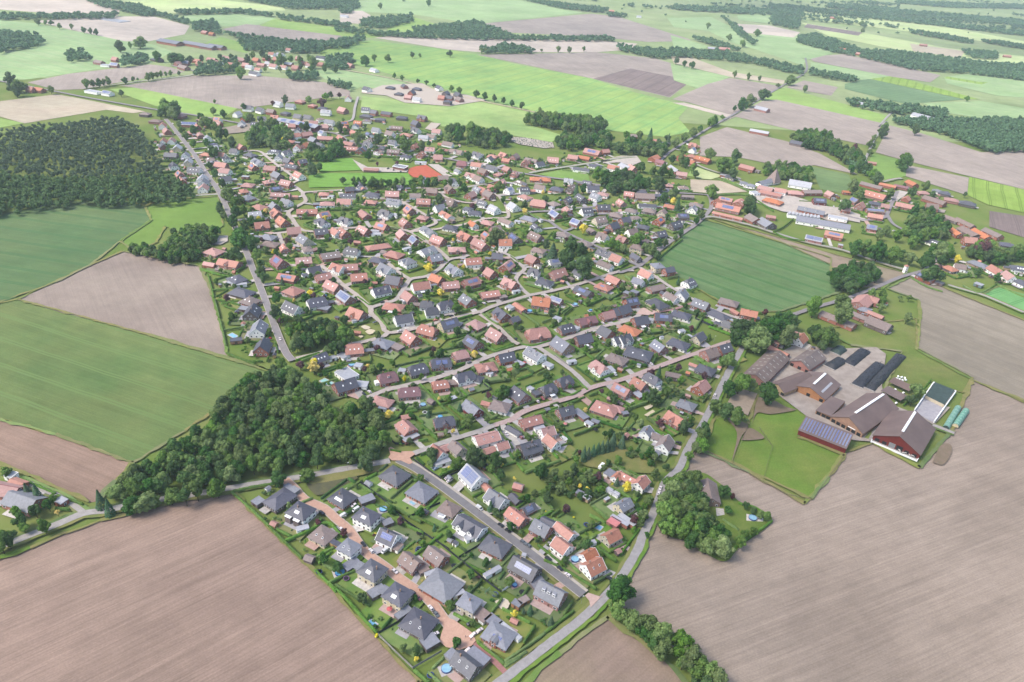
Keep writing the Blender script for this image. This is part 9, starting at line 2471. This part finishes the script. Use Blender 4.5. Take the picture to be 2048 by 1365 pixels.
# ---------------------------------------------------------------- cars
def car_parts(van):
    k=1.0; hgt=1.42 if not van else 2.0; Lh=2.15 if not van else 2.45; w=.88 if not van else .95
    prof=[(-Lh,.35),(Lh,.35),(Lh,.7),(Lh*.86,.85),(Lh*.42,.95),(Lh*.1,hgt-.04),(-Lh*.62,hgt),(-Lh*.95,.98),(-Lh,.75)] if not van else [(-Lh,.4),(Lh,.4),(Lh,.85),(Lh*.78,1.1),(Lh*.5,1.9),(Lh*.4,hgt),(-Lh*.94,hgt),(-Lh,1.8),(-Lh,.9)]
    n=len(prof); V=[];
    for s in(-1,1): V+=[(x,s*w*(1 if z<1.0 else .84 if not van else .94),z) for x,z in prof]
    F=[(i,(i+1)%n,n+(i+1)%n,n+i) for i in range(n)]+[tuple(range(n-1,-1,-1)),tuple(range(n,2*n))]
    g=MB()
    if not van:
        g.add([(Lh*.40,-.7,.98),(Lh*.40,.7,.98),(Lh*.13,.62,hgt-.07),(Lh*.13,-.62,hgt-.07)],[(0,1,2,3)]).add([(-Lh*.93,-.68,1.02),(-Lh*.93,.68,1.02),(-Lh*.65,.62,hgt-.03),(-Lh*.65,-.62,hgt-.03)],[(3,2,1,0)])
        g.v=[(x+(.03 if x>0 else -.03),y,z+.03) for x,y,z in g.v]
        for s in(-1,1): g.add([(Lh*.34,s*.87,1.0),(-Lh*.82,s*.87,1.02),(-Lh*.6,s*.77,hgt-.08),(Lh*.1,s*.77,hgt-.1)],[(0,1,2,3)])
    else:
        g.add([(Lh*.80,-.78,1.14),(Lh*.80,.78,1.14),(Lh*.53,.74,1.86),(Lh*.53,-.74,1.86)],[(0,1,2,3)])
        for s in(-1,1): g.add([(Lh*.7,s*.95,1.2),(Lh*.3,s*.95,1.2),(Lh*.3,s*.93,1.75),(Lh*.5,s*.93,1.75)],[(0,1,2,3)])
    return V,F,g,Lh,w
wh=MB(); _n=10
wh.add([(.31*math.cos(2*PI*i/_n),y,.31+.31*math.sin(2*PI*i/_n)) for y in(-.1,.1) for i in range(_n)],[(i,(i+1)%_n,_n+(i+1)%_n,_n+i) for i in range(_n)]+[tuple(range(_n)),tuple(range(2*_n-1,_n-1,-1))]); WHEEL=mesh('wheel',wh.v,wh.f,'black')
CP={v:car_parts(v) for v in(False,True)}; CM={}; GM={v:mesh('glazing',CP[v][2].v,CP[v][2].f,'glass') for v in CP}
LIGHT=mesh('headlight',boxv(-.04,.04,-.16,.16,-.07,.07),BOXF,'panelline')
CN_={'w':'white car','W':'white van','k':'black car','r':'red car','g':'grey car','b':'pale blue car','o':'orange car'}
cz={}
for (x,y,ang,k) in CARS+DRIVECARS:
    van=k=='W'; V,F,g,Lh,w_=CP[van]
    if k not in CM: CM[k]=mesh('body',V,F,'car'+k)
    root=empty('van' if van else 'car',x,y,math.radians(ang),.2); obj('body',CM[k],root); obj('glazing',GM[van],root)
    for u in(-.62,.6):
        for s in(-1,1): obj('wheel',WHEEL,root,(u*Lh,s*(w_-.05),0))
    for s in(-1,1): obj('headlight',LIGHT,root,(Lh+.02,s*w_*.68,.72))
    z,_=zone_at(x,y); cz.setdefault((CN_[k],z),[]).append((x/y,root,van)); mark_disc(x,y,2)
for (n,z),v in cz.items():
    v.sort(key=lambda e:e[0])
    for i,(s,o,van) in enumerate(v): tag(o,' '.join((f"{ORD[min(i,17)]} {n} from left parked {z}" if len(v)>1 else f"parked {n} {z}").split()[:16]),'van' if van else 'car','parked cars')
# ---------------------------------------------------------------- garden things
def ranked(items,fn):
    d={}
    for it in items: d.setdefault((fn(it),zone_at(it[0],it[1])[0]),[]).append(it)
    out={}
    for (n,z),v in d.items():
        v.sort(key=lambda e:e[0]/e[1])
        for i,it in enumerate(v): out[it]=' '.join((f"{ORD[i]} {n} from the left {z}" if len(v)>1 else f"{n} {z}").split()[:16])
    return out
rk=ranked(TRAMPOLINES,lambda t:{'b':'blue-rimmed trampoline','k':'black garden trampoline','g':'green-rimmed trampoline','p':'purple-rimmed trampoline','w':'white-rimmed trampoline'}[t[2]])
for t in TRAMPOLINES:
    x,y,k=t; root=tag(empty('trampoline',x,y,0,.05),rk[t],'trampoline','garden trampolines'); r=1.75
    MB().cyl(0,0,r*.82,.82,.86,16).build('mat','black',root)
    b=MB(); n=20
    for i in range(n):
        for rr,zz in((r*.82,.84),(r,.84),(r,.9),(r*.82,.9)): b.v.append((rr*math.cos(2*PI*i/n),rr*math.sin(2*PI*i/n),zz))
    b.f=[(4*i+q,4*((i+1)%n)+q,4*((i+1)%n)+(q+1)%4,4*i+(q+1)%4) for i in range(n) for q in range(4)]; b.m=[0]*len(b.f)
    b.build('rim',{'b':'blue','k':'black','g':'tarp','p':'purple','w':'white'}[k],root)
    for i in range(6): MB().bar((r*math.cos(i*PI/3),r*math.sin(i*PI/3),-.2),(r*math.cos(i*PI/3),r*math.sin(i*PI/3),2.3),.05,5).build('pole','darkfence',root)
rk=ranked(POOLS,lambda t:'round blue pool' if t[2]=='c' else 'rectangular blue pool')
for t in POOLS:
    x,y,k,s_=t; s=float(s_); root=tag(empty('swimming_pool',x,y,.5 if k=='c' else -.6,.05),rk[t],'pool','garden pools')
    if k=='c':
        b=MB(); n=24
        for i in range(n):
            for rr,zz in((s/2,-.2),(s/2+.12,-.2),(s/2+.12,1.1),(s/2,1.1)): b.v.append((rr*math.cos(2*PI*i/n),rr*math.sin(2*PI*i/n),zz))
        b.f=[(4*i+q,4*((i+1)%n)+q,4*((i+1)%n)+(q+1)%4,4*i+(q+1)%4) for i in range(n) for q in range(4)]; b.m=[0]*len(b.f); b.build('rim','blue',root); MB().cyl(0,0,s/2,-.1,.95,24).build('water','water',root)
        MB().box(-s/2-1.2,s/2+.4,-s/2-.6,s/2+.5,-.15,.06).build('deck',random.choice(('patio','redbrick','patio')),root)
    else:
        wd=s*.5; b=MB()
        for q in((-s/2-.6,s/2+.6,-wd/2-.6,-wd/2),(-s/2-.6,s/2+.6,wd/2,wd/2+.6),(-s/2-.6,-s/2,-wd/2,wd/2),(s/2,s/2+.6,-wd/2,wd/2)): b.box(*q,-.2,.3)
        b.build('rim','patio',root); MB().box(-s/2,s/2,-wd/2,wd/2,-.2,.2).build('water','waterteal' if s>9 else 'water',root)
for i,t in enumerate(PARASOLS):
    x,y,k=t; root=tag(empty('parasol',x,y,0,.1),{'r':'open red parasol','p':'pale pink parasol','w':'white parasol'}[k]+f" on a terrace {zone_at(x,y)[0]}",'parasol','parasols'); MB().bar((0,0,0),(0,0,2.5),.04).build('pole','metal',root)
    MB().add([(1.6*math.cos(i*PI/4),1.6*math.sin(i*PI/4),2.1) for i in range(8)]+[(0,0,2.7)],[(i,(i+1)%8,8) for i in range(8)]).build('canopy',{'r':'redcloth','p':'roofP','w':'white'}[k],root)
rk=ranked(SWINGS,lambda t:'green and white swing frame on a lawn')
for t in SWINGS:
    x,y=t; root=tag(empty('swing_frame',x,y,.9,0),rk[t],'swing','swings')
    MB().bar((-1.7,0,2.2),(1.7,0,2.2),.07).build('beam','tunnelcloth',root)
    for u in(-1.7,1.7):
        for v in(-1,1): MB().bar((u,v,0),(u,0,2.2),.06).build('leg','tunnelcloth',root)
    for u in(-.7,.7): MB().bar((u-.2,0,.5),(u-.2,0,2.2),.02).bar((u+.2,0,.5),(u+.2,0,2.2),.02).box(u-.25,u+.25,-.12,.12,.45,.5).build('seat','redcloth',root)
rk=ranked(LAMPS,lambda t:'slim grey street lamp')
for t in LAMPS:
    x,y=t; root=tag(empty('street_lamp',x,y,0,0),rk[t],'street lamp','street lamps'); MB().bar((0,0,-.3),(0,0,6.0),.09,8,0,.06).build('pole','metal',root); MB().bar((0,0,6.0),(.7,0,6.1),.05).box(.4,1.1,-.12,.12,6.05,6.2).build('lamp_head','white',root)
def person():
    me=bpy.data.meshes.new('person'); V=[(0,0,.95),(0,0,1.2),(0,0,1.42),(0,0,1.53),(0,.01,1.66),(.11,0,.88),(.12,.05,.5),(.12,0,.06),(.12,.16,.03),(-.11,0,.88),(-.12,-.08,.5),(-.12,-.12,.07),(-.12,.04,.03),(.2,0,1.4),(.27,0,1.12),(.27,.12,.88),(-.2,0,1.4),(-.27,0,1.12),(-.26,.12,.88)]
    E=[(0,1),(1,2),(2,3),(3,4),(0,5),(5,6),(6,7),(7,8),(0,9),(9,10),(10,11),(11,12),(2,13),(13,14),(14,15),(2,16),(16,17),(17,18)]; me.from_pydata(V,E,[]); me.materials.append(MATS['cloth']); me.materials.append(MATS['skin'])
    o=bpy.data.objects.new('person',me); COL.objects.link(o); o.modifiers.new('Skin','SKIN'); R=[.15,.14,.15,.06,.11,.1,.07,.05,.045,.1,.07,.05,.045,.07,.05,.04,.07,.05,.04]
    for i,sv in enumerate(me.skin_vertices[0].data): sv.radius=(R[i],R[i]); sv.use_root=(i==0)
    m_=o.modifiers.new('Sub','SUBSURF'); m_.levels=1
    dg=bpy.context.evaluated_depsgraph_get(); m2=bpy.data.meshes.new_from_object(o.evaluated_get(dg)); bpy.data.objects.remove(o); m2.name='person'
    for p in m2.polygons:
        p.use_smooth=True
        if p.center.z>1.5 or (p.center.z<.93 and abs(p.center.x)>.24): p.material_index=1
    return m2
PM=person(); PL=['person in dark clothes walking on the brick street by the white villa','person in dark clothes standing on the round brick square','person in dark clothes at the edge of the round brick square','person in dark clothes standing in front of the white villa']
for i,(x,y) in enumerate(PEOPLE): tag(obj('person',PM,None,(x,y,.42 if i in(1,2) else .2),i*1.7),PL[i],'person')
FM={'dark':'darkfence','grey':'greyfence','white':'white','wood':'woodfence'}
fz={}
for c,p in FENCES:
    L=[Vector(q) for q in p]; mid=L[len(L)//2]; root=empty('fence',mid.x,mid.y); z,_=zone_at(mid.x,mid.y); fz.setdefault((c,z),[]).append((mid.x/mid.y,root))
    h=1.7 if c!='wood' else 1.2
    for a,b in zip(L[:-1],L[1:]):
        d=b-a; n=max(1,int(d.length/2.4)); an=math.atan2(d.y,d.x); sl=d.length/n
        for i in range(n):
            m=a+d*((i+.5)/n)-mid; q=a+d*(i/n)-mid
            MB().box(-.07,.07,-.07,.07,-.4,h+.1).build('post',FM[c],root,(q.x,q.y,0),an)
            if c!='wood': MB().box(-sl/2+.07,sl/2-.07,-.035,.035,.05,h).build('panel',FM[c],root,(m.x,m.y,0),an)
            else:
                for zz in(.5,1.0): MB().box(-sl/2,sl/2,-.03,.03,zz-.05,zz+.05).build('rail',FM[c],root,(m.x,m.y,0),an)
for (c,z),v in fz.items():
    v.sort(key=lambda e:e[0]); nm={'dark':'dark panel fence','grey':'pale grey wall-like fence','white':'white panel fence','wood':'wooden paddock rail fence'}[c]
    for i,(s,o) in enumerate(v): tag(o,' '.join((f"{ORD[i]} {nm} from the left {z}" if len(v)>1 else f"{nm} {z}").split()[:16]),'fence','garden fences')
x,y=BOAT[0]; root=tag(empty('caravan',x,y,1.0,.1),'white caravan parked on the dry ground behind the maroon-roofed house','caravan'); MB().add([(-3,-1.1,.4),(3,-1.1,.4),(3,1.1,.4),(-3,1.1,.4),(-3,-1.1,2.4),(2.6,-1.1,2.5),(2.6,1.1,2.5),(-3,1.1,2.4)],BOXF).build('body','white',root)
for s in(-1,1): obj('wheel',WHEEL,root,(-.2,s*1.0,0)); MB().box(-1,1,s*1.12-.02,s*1.12+.02,1.3,1.9).build('window','glass',root)
# ---------------------------------------------------------------- broken fair-weather cloud, spread evenly over the whole country
m=bpy.data.materials.new('cloud'); m.use_nodes=True; nt=m.node_tree; nt.nodes.clear()
df=nt.nodes.new('ShaderNodeBsdfDiffuse'); df.inputs[0].default_value=(.92,.92,.92,1); tl=nt.nodes.new('ShaderNodeBsdfTranslucent'); tl.inputs[0].default_value=(.92,.92,.92,1); tp=nt.nodes.new('ShaderNodeBsdfTransparent')
a1=nt.nodes.new('ShaderNodeMixShader'); a1.inputs[0].default_value=.5; a2=nt.nodes.new('ShaderNodeMixShader'); a2.inputs[0].default_value=.3; out=nt.nodes.new('ShaderNodeOutputMaterial')
nt.links.new(df.outputs[0],a1.inputs[1]); nt.links.new(tl.outputs[0],a1.inputs[2]); nt.links.new(tp.outputs[0],a2.inputs[1]); nt.links.new(a1.outputs[0],a2.inputs[2]); nt.links.new(a2.outputs[0],out.inputs[0]); MATS['cloud']=m
CLOUD_Z=1100; crn=random.Random(4)
CLOUDS=[(gx*620+crn.uniform(-260,260),gy*560+crn.uniform(-240,240),crn.uniform(130,310),crn.uniform(90,210)) for gx in range(-8,9) for gy in range(-3,13) if crn.random()<.62]
for i,(x,y,rx,ry) in enumerate(CLOUDS):
    n,mr=20,9; V=[];ph=[random.uniform(0,6.28) for _ in range(4)]
    for j in range(mr):
        t=PI*(j+.5)/mr
        for k in range(n):
            an=2*PI*k/n; w_=1+.16*math.sin(3*an+ph[0])+.1*math.sin(5*an+ph[1])+.06*math.sin(9*an+ph[2]); V.append((rx*math.sin(t)*math.cos(an)*w_,ry*math.sin(t)*math.sin(an)*w_,(60 if t<PI/2 else 25)*math.cos(t)*(1+.2*math.sin(4*an+ph[3]))))
    F=[(j*n+k,j*n+(k+1)%n,(j+1)*n+(k+1)%n,(j+1)*n+k) for j in range(mr-1) for k in range(n)]+[tuple(range(n-1,-1,-1)),tuple(range((mr-1)*n,mr*n))]
    o=obj('cloud',mesh('cloud',V,F,'cloud',smooth=True),None,(x,y,CLOUD_Z+random.uniform(-60,60))); stuff(o,'flat white fair-weather cloud')
# ---------------------------------------------------------------- haze
hb=MB().box(-39000,39000,-1900,59000,-2.6,CAMERA_HEIGHT+6); hz_=hb.build('haze','white'); hz_.data.materials.clear()
m=bpy.data.materials.new('haze'); m.use_nodes=True; nt=m.node_tree; nt.nodes.clear(); pv=nt.nodes.new('ShaderNodeVolumePrincipled'); pv.inputs['Color'].default_value=(.76,.88,1.0,1); pv.inputs['Density'].default_value=HAZE_DENSITY; pv.inputs['Anisotropy'].default_value=.2
out=nt.nodes.new('ShaderNodeOutputMaterial'); nt.links.new(pv.outputs[0],out.inputs['Volume']); hz_.data.materials.append(m); stuff(hz_,'thin bluish haze over the fields')
print('objects',len(bpy.data.objects),'meshes',len(bpy.data.meshes))
